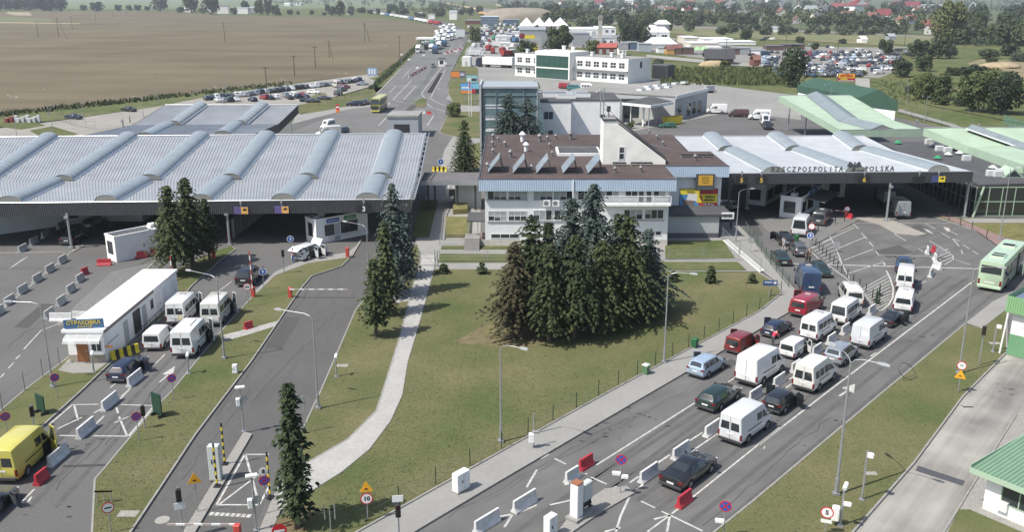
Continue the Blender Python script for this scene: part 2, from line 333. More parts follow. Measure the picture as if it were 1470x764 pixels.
sheet('traffic_island',[(1225,312),(1265,309),(1330,336),(1318,338),(1285,335),(1262,322)],.1,mat('island_slab',(.29,.27,.24),.9,var=.1,vs=2),thick=.1)
sheet('traffic_island',[(1140,312),(1215,300),(1232,316),(1180,345),(1142,366),(1128,352),(1100,330),(1085,312)],.1,mat('island_dark',(.16,.158,.15),.9,var=.1,vs=2),thick=.1)
sheet('traffic_island',[(250,785),(350,620),(362,623),(268,785)],.13,pave_b,thick=.13)
sheet('pavement',[(360,790),(396,704),(402,735),(390,764),(385,790)],.128,pave_b)
sheet('traffic_island',[(800,764),(826,730),(868,702),(900,698),(911,708),(862,736),(822,764),(815,775)],.12,pave_b,thick=.12)
kerb([(-100,364),(0,363),(70,362),(104,361),(120,352)],.1,.3)
mk=MB()
def line(a,b,w=.12,z=.0125,mb=None):
 p,q=P(*a,z),P(*b,z);d=(q-p).normalized();n=Vector((-d.y,d.x,0))*w*.43
 (mb or mk).quad(p-n,q-n,q+n,p+n)
def T(x0,y0,s):return lambda*pts:[(x0+s*a,y0+s*b)for a,b in pts]
def lines(tf,segs,w=.12):
 for a,b in segs:
  A,B=tf(a,b);line(A,B,w)
def poly_mark(pts):
 vs=[P(x,y,.0125)for x,y in pts]
 if(vs[1]-vs[0]).cross(vs[2]-vs[1]).z<0:vs=vs[::-1]
 mk.add(vs,[tuple(range(len(vs)))])
t7=T(720,560,.267);t4=T(1080,370,.2653);t8=T(1080,180,.2653);t1=T(0,370,.2618);t5=T(0,560,.267);z4=T(260,540,.2933)
lines(t7,[((510,405),(1040,70)),((690,500),(735,468)),((800,420),(905,350)),((1010,275),(1080,230))],.16)
lines(t7,[((725,535),(1170,230)),((785,764),(905,675)),((915,668),(1500,200))],.15)
line((1090,639),(1180,569),.16);line((1180,569),(1398,403),.17)
lines(t7,[((285,370),(345,400)),((210,372),(255,345)),((190,430),(135,525)),((480,470),(565,508)),((550,548),(620,520)),((750,600),(825,635)),((860,655),(905,675)),((905,675),(1080,760)),((820,697),(905,675)),((260,620),(370,595)),((690,570),(640,680)),((640,680),(615,764)),((555,764),(640,742)),((-10,682),(60,670)),((60,670),(15,740)),((905,675),(890,764)),((340,512),(460,450)),((100,660),(190,620))],.17)
line((1033,624),(1062,604),.15);line((1122,553),(1150,533),.15);line((1045,549),(1062,538),.15);line((1115,566),(1137,551),.15)
line((1096,645),(1098,641),.1)
lines(t4,[((470,750),(520,718))],.2);poly_mark(t4((485,705),(555,685),(550,735),(520,722)))
lines(t4,[((640,535),(670,515)),((900,143),(942,127))],.15)
line((1100,377.5),(1405,386),.32)
lines(t8,[((690,700),(960,708)),((545,528),(1065,530)),((460,668),(610,605)),((495,730),(655,670)),((300,650),(550,540)),((305,668),(555,552)),((420,600),(450,660)),((450,660),(482,737)),((250,620),(395,754)),((545,530),(575,560)),((590,583),(620,615)),((632,630),(655,657)),((668,680),(685,703)),((700,730),(720,754)),((935,530),(990,560)),((1020,580),(1070,608)),((1140,645),(1175,668)),((1190,678),(1222,698)),((1085,615),(1120,655)),((1085,612),(1122,628)),((770,588),(830,625)),((1075,576),(1112,593)),((960,625),(1010,655)),((1010,655),(1085,705)),((1085,705),(1088,725)),((1088,725),(1040,754)),((900,668),(925,684)),((960,710),(985,722)),((1095,725),(1180,754)),((1130,675),(1138,695))],.14)
poly_mark(t8((1033,550),(1065,556),(1072,574),(1052,572)));poly_mark(t8((922,556),(950,566),(985,590),(950,576)))
for k in range(7):
 a=(318+k*16,668+k*13.5);lines(t8,[(a,(425+k*9,617+k*18.5))],.12)
for k in range(4):lines(t8,[((990+k*4,700+k*16),(1060+k*8,668+k*15))],.14)
cv=[(725,70),(745,110),(762,165),(760,215),(738,255),(700,285),(655,290)]
lines(t4,list(zip(cv,cv[1:])),.2)
for k in range(10):lines(t4,[((585+k*8,175+k*12),(735+k*3.2-max(0,k-6)*9,92+k*17))],.12)
lines(t4,[((470,5),(525,112)),((350,0),(500,105)),((500,105),(600,190)),((600,190),(650,250)),((520,85),(715,22)),((700,15),(718,45))],.15)
line((0,447),(112,353),.1);line((13,386),(34,371),.1)
lines(t1,[((0,660),(25,635)),((45,608),(75,577)),((85,558),(110,535)),((130,503),(225,400)),((225,400),(350,352)),((50,62),(150,-5)),((835,600),(905,530)),((1180,200),(1270,130)),((605,715),(640,685)),((665,762),(715,715))],.13)
poly_mark(t1((890,640),(960,595),(950,632),(925,645)));lines(t1,[((875,685),(925,640))],.2)
for k in range(21):
 u=k/20.;a=(70+u*0,0);p=(84+u*76,464-u*72);q=(110+u*112,458-u*78)
 line((p[0]-2,p[1]),(q[0],q[1]-2),.12)
line((140,448),(224,374),.1);line((84,468),(140,448),.1)
lines(t5,[((255,195),(390,80)),((390,80),(530,78)),((398,80),(420,165)),((440,148),(310,210)),((650,80),(830,85)),((830,85),(690,250)),((690,250),(500,248)),((410,248),(320,246)),((640,145),(682,245)),((625,95),(635,125)),((510,190),(560,140)),((640,55),(695,0)),((690,145),(615,178)),((505,125),(550,100)),((120,600),(185,535)),((150,605),(170,575))],.17)
lines(z4,[((312,385),(430,385)),((312,385),(173,632)),((173,632),(382,632)),((382,632),(435,535)),((315,385),(382,632)),((190,627),(380,483))],.17)
for k in range(8):lines(z4,[((155+k*26,668+k*1.5),(143+k*26,684+k*1.5))],.3)
f2=T(540,40,.1833)
lines(f2,[((0,515),(60,458)),((60,458),(190,318)),((105,505),(155,455)),((60,456),(350,456)),((130,562),(275,412)),((215,562),(310,455)),((205,392),(270,320)),((135,562),(235,590)),((430,540),(545,320)),((355,515),(400,450)),((400,450),(510,310)),((550,205),(600,135)),((395,590),(430,620)),((430,620),(540,655)),((415,545),(470,580)),((470,580),(540,610)),((400,764),(450,685)),((20,764),(120,660)),((630,200),(660,130)),((355,515),(380,548))],.25)
for k in range(16):lines(f2,[((425+k*5.2,505-k*9.6),(455+k*4.4,505-k*9.6))],.35)
tag(mk.obj('road_markings',paint_w),kind='structure')
cr=MB()
line((0,385.5),(106,385),.12,.0125,cr);line((431,427),(512,427),.08,.0125,cr);line((90,670),(152,668),.35,.0125,cr)
tag(cr.obj('drain_slot',mat('dark_joint',(.05,.05,.05))),kind='structure')
st=MB();rr=random.Random(3)
for cx,cy,n,s in((905,590,26,26),(860,625,14,20),(1330,480,10,22),(1450,560,8,14),(130,640,5,12),(1130,600,5,30),(1180,450,8,26),(80,735,4,20)):
 for k in range(n):
  p=P(cx+rr.gauss(0,s),cy-rr.gauss(0,s*.45),.0118);a=rr.random()*6;r=rr.uniform(.05,.3)
  st.add([p+Vector((math.cos(a+i)*r*rr.uniform(.5,1.2),math.sin(a+i)*r*rr.uniform(.25,.6),0))for i in(0,1,2,3,4,5.2)],[tuple(range(6))])
tag(st.obj('oil_stain',mat('oil_stain',(.045,.044,.043),.7)),kind='structure')
mh=MB()
for x,y,r,z in((233,747,.45,.014),(1437,516,.5,.012),(660,351,.5,.07),(1290,585,.01,.02)):mh.disc(P(x,y,z),(0,0,1),r)
for x,y,w_,z in((184,738,.6,.125),(1388,582,.4,.12),(1250,680,.4,.125),(1428,493,.5,.125),(491,525,.5,.12)):
 p=P(x,y,z);mh.quad(p+Vector((-w_,-w_*.6,0)),p+Vector((w_,-w_*.6,0)),p+Vector((w_,w_*.6,0)),p+Vector((-w_,w_*.6,0)))
tag(mh.obj('manhole_cover',mat('cover_concrete',(.30,.29,.26),.9,var=.1,vs=5)),kind='structure')
g0=[P(x,y,.02)for x,y in((1318,669),(1385,691),(1382,698),(1314,676))]
MBg=MB();MBg.add(g0,[(3,2,1,0)]);tag(MBg.obj('drain_grate',mat('grate_steel',(.12,.12,.125),.6,.5)),kind='structure')
pt_=MB();rp=random.Random(9)
for pts in(((640,700),(700,668),(716,676),(656,709)),((1010,500+38),(1050,515),(1060,521),(1022,545)),((1150,560),(1188,530),(1204,536),(1168,566)),((60,640),(110,596),(126,597),(78,642)),((380,500),(410,455),(432,456),(404,502)),((1255,360),(1290,352),(1310,362),(1276,371)),((1290,330),(1320,322),(1335,330),(1304,339)),((20,470),(60,436),(78,437),(40,471)),((1060,300),(1085,340),(1096,338),(1074,300)),((560,180),(590,150),(600,150),(574,181))):
 pt_.add([P(x,y,.0085)for x,y in pts][::-1],[(0,1,2,3)])
tag(pt_.obj('asphalt_patch',mat('asphalt_patch',(.082,.081,.079),.9,var=.12,vs=4,spec=.2)),kind='structure')
ck=MB()
def crack(a,b,w=.03,n=14):
 p,q=P(*a,.0105),P(*b,.0105);prev=None
 for k in range(n+1):
  c=p.lerp(q,k/n)+Vector((rp.gauss(0,.12),rp.gauss(0,.12),0));c.z=.0105
  if prev is not None:d=(c-prev).normalized();nn=Vector((-d.y,d.x,0))*w*rp.uniform(.4,1);ck.quad(prev-nn,c-nn,c+nn,prev+nn)
  prev=c
for a,b in(((700,720),(1010,545)),((850,745),(1000,640)),((1120,610),(1330,450)),((1010,755),(1190,600)),((310,600),(440,420)),((260,690),(360,560)),((360,580),(480,450)),((80,700),(190,590)),((150,640),(250,530)),((1240,330),(1330,420)),((1200,340),(1280,420)),((10,500),(120,410)),((1330,440),(1440,360)),((640,745),(900,600))):crack(a,b)
tag(ck.obj('asphalt_crack',mat('crack_tar',(.05,.05,.05),.8)),kind='structure')
tw=MB()
def wear(a,b,off,w=.38):
 p,q=P(*a,.0065),P(*b,.0065);d=(q-p).normalized();nn=Vector((-d.y,d.x,0))
 for s in(-.8,.8):c=nn*(off+s);tw.quad(p+c-nn*w/2,q+c-nn*w/2,q+c+nn*w/2,p+c+nn*w/2)
for o in(1.7,5.3,-2.2):wear((962,740),(1398,403),o)
wear((720,764),(1100,500),-1.5);wear((250,720),(470,390),0);wear((320,740),(520,390),.4);wear((60,730),(300,470),0)
tag(tw.obj('tyre_wear',mat('tyre_wear',(.098,.097,.094),.75,var=.12,vs=1.5,spec=.3)),kind='structure')
roof_zn=mat('roof_zinc',(.37,.385,.40),.5,.35,var=.07,vs=.35,big=.07,bigs=.25)
roof_zw=mat('roof_white_metal',(.48,.50,.515),.45,.25,var=.05,vs=.35,big=.06,bigs=.3)
fasc=mat('fascia_graphite',(.060,.062,.068),.5,.2,var=.06,vs=.5)
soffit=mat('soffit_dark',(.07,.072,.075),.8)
poly_s=mat('skylight_polycarbonate',(.27,.31,.33),.3,.1,spec=.6,var=.08,vs=.6)
poly_e=mat('skylight_end',(.30,.30,.27),.5,.1)
alu=mat('aluminium_trim',(.62,.64,.66),.35,.7)
steel=mat('galvanised_steel',(.42,.43,.44),.45,.6,var=.08,vs=3)
steel_d=mat('dark_steel',(.05,.052,.055),.5,.4)
wall_w=mat('render_white',(.85,.84,.815),.85,var=.05,vs=.7,big=.05,bigs=.25,spec=.2)
wall_p=mat('render_pale',(.74,.75,.745),.85,var=.05,vs=.7,big=.05,bigs=.25,spec=.2)
wall_g=mat('render_grey',(.42,.43,.43),.85,var=.05,vs=.7,spec=.2)
wall_c=mat('render_cream',(.86,.845,.79),.85,var=.06,vs=.6,big=.05,bigs=.3,spec=.2)
eave_b=mat('eave_blue_sheet',(.44,.54,.66),.5,.1,var=.05,vs=.8)
roof_b=mat('roofing_felt_brown',(.088,.068,.064),.9,var=.12,vs=.9,big=.15,bigs=.25,spec=.2)
roof_d=mat('roofing_felt_dark',(.085,.086,.09),.9,var=.12,vs=.6,big=.12,bigs=.12,spec=.2)
roof_l=mat('roofing_felt_pale',(.27,.265,.25),.9,var=.1,vs=.4,big=.12,bigs=.1,spec=.2)
glass=mat('window_glass',(.035,.045,.052),.06,0,spec=.8)
glass_b=mat('curtain_glass',(.15,.22,.235),.1,0,spec=.9,coat=.3)
blind=mat('window_blind',(.34,.36,.37),.4,var=.15,vs=2)
frame_w=mat('frame_white',(.72,.72,.72),.5)
frame_d=mat('frame_dark',(.06,.062,.065),.5)
green_p=mat('roof_pale_green',(.36,.46,.34),.6,var=.05,vs=.3,big=.05,bigs=.15)
green_f=mat('fascia_pale_green',(.36,.47,.35),.55,var=.04,vs=.4)
green_d=mat('roof_dark_green',(.035,.085,.058),.6,var=.08,vs=.4)
green_r=mat('roof_ribbed_green',(.19,.31,.205),.5,.1,var=.06,vs=1)
red_b=mat('barrier_red',(.42,.03,.045),.55,var=.1,vs=4)
wht_p=mat('white_paint',(.78,.78,.76),.5)
yel_p=mat('yellow_paint',(.78,.60,.03),.55)
blk_p=mat('black_paint',(.02,.02,.021),.5)
blu_p=mat('sign_blue',(.02,.10,.42),.45)
red_p=mat('sign_red',(.55,.02,.03),.45)
org_p=mat('orange_paint',(.75,.25,.05),.5)
grn_p=mat('sign_green',(.03,.25,.10),.5)
def V(px,py,Y):
 a=(px-735)/F;b=(382-py)/F;t=Y/(CT+b*ST)
 return a*t,H+(-ST+b*CT)*t
class Wall:
 0
 def __init__(s,o,u):s.o=Vector((o[0],o[1],0));s.u=Vector((u[0],u[1],0)).normalized();s.n=Vector((s.u.y,-s.u.x,0))
 def at(s,u,z,d=0.0):return s.o+s.u*u+s.n*d+Vector((0,0,z))
def slab(mb,wl,u0,u1,z0,z1,d0,d1,mi=None):
 p=[wl.at(u,z,d)for d in(d0,d1)for(u,z)in((u0,z0),(u1,z0),(u1,z1),(u0,z1))]
 mb.add(p,[(0,1,2,3)[::-1],(4,5,6,7),(0,1,5,4),(1,2,6,5),(2,3,7,6),(3,0,4,7)],mi)
def window(parent,wl,u0,u1,z0,z1,nx=2,ny=1,gl=None,fr=None,t=.07,d=.05,name='window',bl=0):
 f=MB()
 for k in range(nx+1):
  u=u0+(u1-u0)*k/nx;slab(f,wl,u-t/2,u+t/2,z0-t/2,z1+t/2,-.02,d)
 for k in range(ny+1):
  z=z0+(z1-z0)*k/ny
  for j in range(nx):
   a=u0+(u1-u0)*j/nx+t/2;b=u0+(u1-u0)*(j+1)/nx-t/2
   slab(f,wl,a,b,z-t/2,z+t/2,-.02,d-.006)
 fo=f.obj(name,fr or frame_w,parent)
 g=MB();slab(g,wl,u0+.03,u1-.03,z0+.03,z1-.03,-.015,.012)
 g.obj('pane',gl or glass,fo)
 if bl:
  b=MB()
  for k in range(nx):
   if rnd.random()<bl:
    a=u0+(u1-u0)*k/nx;c=u0+(u1-u0)*(k+1)/nx;h=rnd.choice((1,.55,.75))*(z1-z0)
    slab(b,wl,a+.05,c-.05,z1-h+.04,z1-.04,.013,.018)
  if b.v:b.obj('blind',blind,fo)
 return fo
def door(parent,wl,u0,u1,z1,m,z0=.1):
 d=MB();slab(d,wl,u0,u1,z0,z1,-.02,.05);do=d.obj('door',m,parent)
 h=MB();slab(h,wl,u1-.2,u1-.1,z0+(z1-z0)*.45,z0+(z1-z0)*.5,.05,.1);h.obj('handle',steel,do);return do
def wnd_px(parent,wl,Y,x0,x1,y0,y1,*a,**k):
 0
 u0,z1=V(x0,y0,Y);u1,z0=V(x1,y1,Y);ox=parent.location.x
 return window(parent,wl,u0-ox-wl.o.x,u1-ox-wl.o.x,z0-parent.location.z,z1-parent.location.z,*a,**k)
def canopy(label,name,rows,sky,fh,m_roof,m_fascia,ribs,posts,arch=9,sw=2.9,sh=.85,m_sky=None,rib=.06,postr=.16,sides=True,trim=True):
 0
 A=[(P(*l),P(*r))for l,r in rows]
 org=(A[0][0]+A[0][1])/2;org.z=0
 t=thing(name,label,'canopy',org)
 pt=lambda r,u:A[r][0].lerp(A[r][1],u)
 mb=MB();prof=[(0,0),(.5,0),(.62,1),(.88,1)]
 us=[((k+f)/ribs,hgt*rib)for k in range(ribs)for f,hgt in prof]+[(1,0)]
 mb.loft([[pt(r,u)+Vector((0,0,h))for u,h in us]for r in(0,1,2)],False,False,closed=False)
 mb.obj('roof',m_roof,t,world=True)
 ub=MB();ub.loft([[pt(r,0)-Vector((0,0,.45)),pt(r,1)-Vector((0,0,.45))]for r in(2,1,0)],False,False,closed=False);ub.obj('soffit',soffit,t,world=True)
 fa=MB();n=int(ribs*1.5)
 def strip(a,b,n,hz=fh):
  d=(b-a).normalized();nn=Vector((d.y,-d.x,0));top,bot=[],[]
  for k in range(n*2+1):
   p=a.lerp(b,k/(2*n))+nn*(.03+.035*(k%2));top.append(p+Vector((0,0,.07)));bot.append(p-Vector((0,0,hz)))
  fa.loft([bot,top],False,False,closed=False);q=[p-nn*.12 for p in(a,b)]
  fa.quad(q[1]-Vector((0,0,hz)),q[0]-Vector((0,0,hz)),q[0],q[1])
  fa.loft([[a+nn*.065-Vector((0,0,hz)),b+nn*.065-Vector((0,0,hz))],[q[0]-Vector((0,0,hz)),q[1]-Vector((0,0,hz))]],False,False,closed=False)
 strip(A[0][0],A[0][1],n)
 if sides:
  strip(A[0][1],A[1][1],20);strip(A[1][1],A[2][1],24);strip(A[2][1],A[2][0],n);strip(A[2][0],A[1][0],24);strip(A[1][0],A[0][0],20)
 fa.obj('fascia',m_fascia,t,world=True)
 if trim:
  tr=MB();up=Vector((0,0,.10))
  for a,b in((A[0][0],A[0][1]),(A[2][0],A[2][1])):tr.tube(a+up,b+up,.07,n=6)
  tr.obj('edge_trim',alu,t,world=True)
 for segs in sky:
  for(r0,x0,f0),(r1,x1,f1)in segs:
   sb,rb=MB(),MB()
   def c(r,x,f,r_o):
    ul=(x-rows[r][0][0])/(rows[r][1][0]-rows[r][0][0]);p=pt(r,ul);return p.lerp(pt(r_o,ul),0)
   a,b=c(r0,x0,f0,r1),c(r1,x1,f1,r0);a,b=a.lerp(b,f0),b.lerp(a,f1)
   d=(b-a).normalized();nn=Vector((d.y,-d.x,0)).normalized();up=nn.cross(d)
   if up.z<0:up=-up
   ring=lambda p,s=1.0:[p+nn*(-math.cos(math.pi*k/arch))*sw/2*s+up*(.12+math.sin(math.pi*k/arch)**(.85)*sh*s)for k in range(arch+1)]
   L=(b-a).length;m=max(3,int(L/1.15));rings=[ring(a.lerp(b,k/m))for k in range(m+1)]
   sb.loft(rings,False,False,closed=False)
   for k in range(m+1):
    q=a.lerp(b,k/m);r1_,r2_=ring(q-d*.035,1.012),ring(q+d*.035,1.012);rb.loft([r1_,r2_],False,False,closed=False)
   for sgn in(-1,1):
    e=nn*sgn*(sw/2+.05);rb.quad(a+e+up*.26,b+e+up*.26,b+e+nn*sgn*.12+up*.05,a+e+nn*sgn*.12+up*.05)
    rb.quad(a+e+up*.26,b+e+up*.26,b+e*.94+up*.27,a+e*.94+up*.27)
   so_=sb.obj('skylight',m_sky or poly_s,t,smooth=50 if arch>4 else None,world=True);im=t.matrix_basis.inverted()
   for mb_,nm,mt in((MB().add(ring(a),[tuple(range(arch+1))]),'end_panel',poly_e),(MB().add(ring(b),[tuple(range(arch,-1,-1))]),'end_panel',poly_e),(rb,'rib',mat('skylight_kerb',(.66,.68,.69),.4,.3)if arch>4 else mat('rib_grey',(.25,.28,.28),.5,.3))):
    mb_.v=[tuple(im@Vector(v))for v in mb_.v];mb_.obj(nm,mt,so_)
 for px,py,zt in posts:
  p=P(px,py);q=MB();q.tube(p,p+Vector((0,0,zt)),postr,postr,10);q.box(p.x-.3,p.x+.3,p.y-.3,p.y+.3,0,.25)
  q.box(p.x-.25,p.x+.25,p.y-.45,p.y-.1,zt-.6,zt-.3);q.obj('post',steel,t,world=True)
 return t,A,pt
def sk(front,kink1,kink2,back):return[((0,front,.02),(1,kink1,.06)),((1,kink2,.015),(2,back,.02))]
can1,A1,pt1=canopy('large grey corrugated canopy with barrel skylights over the left checkpoint lanes','checkpoint_canopy',[((-250,295,5.8),(588,287,5.8)),((-262,264,5.7),(597,257,5.7)),((-215,199,8.6),(611,192,8.6))],[sk(-118,-38,-28,66),sk(8,75,84,180),sk(146,201,209,283),sk(282,318,325,378),sk(402,432,437,472),sk(526,541,545,565)],1.6,roof_zn,fasc,190,[(103,357,4.6),(330,352,4.6),(-120,362,4.6),(583,348,4.6),(30,300,5.5),(200,296,5.5),(365,292,5.5),(540,285,5.5)])
can2,A2,pt2=canopy('smaller grey canopy rising behind the large one beside the parking lot','checkpoint_canopy',[((96,200,6.2),(362,194,6.2)),((190,180,6.0),(400,178,6.0)),((237,151,8.8),(428,151,8.8))],[sk(205,243,250,290),sk(318,340,345,378)],1.6,roof_zn,fasc,90,[(419,195,5.5),(300,205,5.5),(180,208,5.5)])
canR,AR,ptR=canopy('pale metal canopy with the country name in letters along its front edge','checkpoint_canopy',[((1046,250,6.9),(1397,247,6.9)),((988,217,5.7),(1282,216,5.7)),((968,196,6.9),(1240,195,6.9))],[sk(1112,1049,1044,1020),sk(1230,1144,1140,1112),sk(1350,1241,1236,1206)],1.45,roof_zw,fasc,100,[(1272,318,5.5),(1384,313,5.5),(1163,300,5.4),(1180,268,5.4),(1290,270,5.4),(1072,300,5.4)],sw=3.0,sh=.85)
canG,AG,ptG=canopy('pale green winged canopy in front of the dark green hall','checkpoint_canopy',[((1207,187,6.2),(1325,186,6.2)),((1186,175,6.0),(1282,173,6.0)),((1118,137,8.2),(1221,137,8.2))],[[((0,1266,.0),(1,1219,.0)),((1,1219,.0),(2,1171,.0))]],1.3,green_p,green_f,3,[(1131,186,6.5),(1155,196,6.0),(1312,208,5.5),(1245,205,5.5)],arch=2,sw=4.4,sh=.9,m_sky=mat('ridge_glazing',(.25,.29,.30),.35,.1,var=.1,vs=.8),rib=.03)
canG2,AG2,ptG2=canopy('pale green winged canopy at the right edge above the flat roofed terminal','checkpoint_canopy',[((1470,237,6.2),(1660,234,6.2)),((1390,210,6.0),(1580,208,6.0)),((1326,184,8.2),(1500,183,8.2))],[[((0,1570,.0),(1,1465,.0)),((1,1465,.0),(2,1393,.0))]],1.3,green_p,green_f,3,[(1475,262,5.5),(1530,260,5.5),(1400,215,5.5)],arch=2,sw=4.4,sh=.6,m_sky=MATS['ridge_glazing'],rib=.03)
lad=MB()
for a,b in((A1[0][1],A1[1][1]),(A1[1][1],A1[2][1])):
 for k in range(9):
  q=a.lerp(b,k/9)+Vector((.18,0,.16));lad.box(q.x-.1,q.x+.5,q.y-.1,q.y+.1,q.z-.1,q.z+.08)
 lad.tube(a+Vector((.62,0,.2)),b+Vector((.62,0,.2)),.08,n=5);lad.tube(a+Vector((.12,0,.2)),b+Vector((.12,0,.2)),.06,n=5)
lad.obj('cable_tray',alu,can1,world=True)
lt_m=mat('letter_graphite',(.075,.08,.09),.5)
e0,e1=AR[0]
def lpt(px):return e0.lerp(e1,(px-1046)/(1397-1046))
rl=thing('roof_lettering','dark upright letters of the country name standing on the canopy edge','lettering',lpt(1190)+Vector((0,.15,.1)),math.atan2((e1-e0).y,(e1-e0).x))
for wd,xa,xb in(('RZECZPOSPOLITA',1109,1206.5),('POLSKA',1243,1280)):
 for i,ch in enumerate(wd):
  q=lpt(xa+(xb-xa)*i/(len(wd)-1));text(ch,1.0,lt_m,rl,((q-rl.location).x,0,.44),thick=.12,bold=.02,name='letter',xs=.82)
rails=MB();rails.box(lpt(1106).x-rl.location.x,lpt(1283).x-rl.location.x,.08,.13,.0,.06);rails.obj('rail',steel_d,rl)
em=thing('eagle_emblem','dark spread eagle emblem between the two words on the canopy','emblem',lpt(1225)+Vector((0,.1,.1)))
wb=MB()
for s in(-1,1):
 for k in range(4):
  pr=[(s*.15,.75+.1*k),(s*.4,.95+.14*k),(s*(1.05-.1*k),.95+.2*k),(s*(1.0-.1*k),.78+.14*k),(s*.5,.6+.1*k)]
  wb.loft([[(p[0],y+k*.004,p[1])for p in pr]for y in(0,.1)])
wb.obj('wing',lt_m,em);bb=MB();bb.ball((0,.06,.75),.22,.1,.5);bb.ball((.03,.06,1.32),.14,.1,.15);bb.loft([[(-.3,y,.05),(.3,y,.05),(.14,y,.4),(-.14,y,.4)]for y in(.02,.1)]);bb.obj('body',lt_m,em)
ZR=8.8
fl,fr_=P(687,258,ZR),P(972,258,ZR);bl=P(690,193,ZR);br=P(966,194,ZR);nt_=P(986,217,ZR)
wfl,wfr=P(962,239,ZR),P(1046,238,ZR);wbr=P(1024,217,ZR)
ox,oy=fl.x,fl.y
off=thing('office_building','two storey office block with brown flat roof and pale blue eaves','building',(ox,oy,0))
g=lambda p:(p[0]-ox,p[1]-oy)
ov=.75
plan=[(0,0),(fr_.x-ox,0),(fr_.x-ox,wfl.y-oy),(wfr.x-ox,wfl.y-oy),(wfr.x-ox,wbr.y-oy),(nt_.x-ox,wbr.y-oy),(br.x-ox,bl.y-oy),(0,bl.y-oy)]
b=MB();b.prism(plan,ZR-.25,ZR);b.obj('roof',roof_b,off)
lw=MB();q0,q1=P(800,224,ZR),P(858,214,ZR);lw.box(q0.x-ox,q1.x-ox,q0.y-oy,q1.y-oy,ZR+.002,ZR+.4);lw.obj('light_well',wall_p,off)
lw=MB();lw.box(q0.x-ox+.3,q1.x-ox-.3,q0.y-oy+.3,q1.y-oy-.5,ZR+.41,ZR+.44);lw.box(q0.x-ox-.15,q1.x-ox+.15,q1.y-oy-.15,q1.y-oy+.15,ZR,ZR+.6);lw.obj('well_edge',roof_d,off)
ins=[(ov,ov),(fr_.x-ox-ov,ov),(fr_.x-ox-ov,wfl.y-oy+ov),(wfr.x-ox-ov,wfl.y-oy+ov),(wfr.x-ox-ov,wbr.y-oy-ov),(nt_.x-ox-ov,wbr.y-oy-ov),(br.x-ox-ov,bl.y-oy-ov),(ov,bl.y-oy-ov)]
b=MB();b.prism(ins,0,ZR-.26);b.obj('wall',wall_p,off)
ev=MB()
for(xa,ya,xb,yb)in((0,0,plan[1][0],0),(plan[1][0],0,plan[1][0],plan[2][1]),(plan[1][0],plan[2][1],plan[3][0],plan[3][1]),(plan[3][0],plan[3][1],plan[4][0],plan[4][1]),(0,plan[7][1],0,0)):
 a_,b_=Vector((xa,ya,0)),Vector((xb,yb,0));d=(b_-a_);n=max(4,int(d.length/.14));d.normalize();nn=Vector((d.y,-d.x,0))
 r0=[a_.lerp(b_,k/n)+nn*(.02+.03*(k%2))for k in range(n+1)]
 ev.loft([[p+Vector((0,0,ZR-1.45))for p in r0],[p+Vector((0,0,ZR+.03))for p in r0]],False,False,closed=False)
 ev.quad(a_+Vector((0,0,ZR-1.44))-nn*ov,b_+Vector((0,0,ZR-1.44))-nn*ov,b_+Vector((0,0,ZR-1.44)),a_+Vector((0,0,ZR-1.44)))
ev.obj('eave',eave_b,off)
fl_=MB()
fl_.box(-.06,plan[1][0]+.06,-.06,.1,ZR+.03,ZR+.1);fl_.box(-.06,.1,.1,plan[7][1],ZR+.03,ZR+.1);fl_.box(plan[1][0]-.0,plan[3][0]+.06,plan[2][1]-.06,plan[2][1]+.1,ZR+.03,ZR+.1)
fl_.obj('flashing',mat('flashing_dark',(.12,.12,.13),.5,.4),off)
dp=MB();x_=V(823,262,oy)[0]-ox;dp.tube((x_,-.12,ZR),(x_,-.12,ZR-2.2),.07);dp.tube((x_,-.12,ZR-2.2),(x_,ov-.1,ZR-2.6),.07);dp.tube((x_,ov-.1,ZR-2.6),(x_,ov-.1,.2),.07);dp.obj('downpipe',wall_w,off)
YF=oy+ov;wf=Wall((0,ov),(1,0))
def offw(x0,x1,y0,y1,nx,ny=1,bl=.25):wnd_px(off,wf,YF,x0,x1,y0,y1,nx,ny,bl=bl)
offw(700,727,273.5,286.5,3);offw(730,757,273.5,286.5,3);offw(766,793,273.5,286.5,3,bl=.9);offw(795,822,273.5,286.5,3,bl=.8);offw(830,856,273.5,286.5,3);offw(861,888,273.5,283,3)
offw(898,915,273.5,283,2);offw(938,955,273.5,283,2)
offw(701,727,303,317,3,2,bl=.8);offw(730,756,303,317,3,2,bl=.8);offw(766,792,302,316,3,1,bl=.7);offw(796,822,302,316,3);offw(835,860,302,316,3);offw(896,922,301,315,3,1,bl=.5);offw(926,952,301,314,3)
offw(933,949,332,338,2);offw(905,921,332,338,2);offw(705,745,336,342,3)
for x0,x1 in((917,924),(928,935)):
 u0,z1=V(x0,273.5,YF);u1,z0=V(x1,291,YF);window(off,wf,u0-ox,u1-ox,z0,z1,1,2,name='balcony_door')
bc=MB();u0,z0=V(866,296,YF-1.3);u1,_=V(963,296,YF-1.3);u0-=ox;u1-=ox
slab(bc,wf,u0,u1,z0,z0+.22,0,1.3);bco=bc.obj('balcony',wall_w,off)
rl_=MB()
for k in range(5):slab(rl_,wf,u0+(u1-u0)*k/4-.05*(k>0),u0+(u1-u0)*k/4+.06,z0+.22,z0+1.25,1.2,1.27)
slab(rl_,wf,u0,u1,z0+1.22,z0+1.3,1.19,1.28)
for k in range(60):slab(rl_,wf,u0+(u1-u0)*(k+.5)/60-.012,u0+(u1-u0)*(k+.5)/60+.012,z0+.22,z0+1.2,1.22,1.245)
rl_.obj('railing',frame_w,bco)
band=MB();_,zb=V(700,344,YF);slab(band,wf,0,u1,zb-1.4,zb,-.02,.03);band.obj('plinth',mat('plinth_beige',(.55,.52,.46),.85,var=.1,vs=2),off)
sb_=MB()
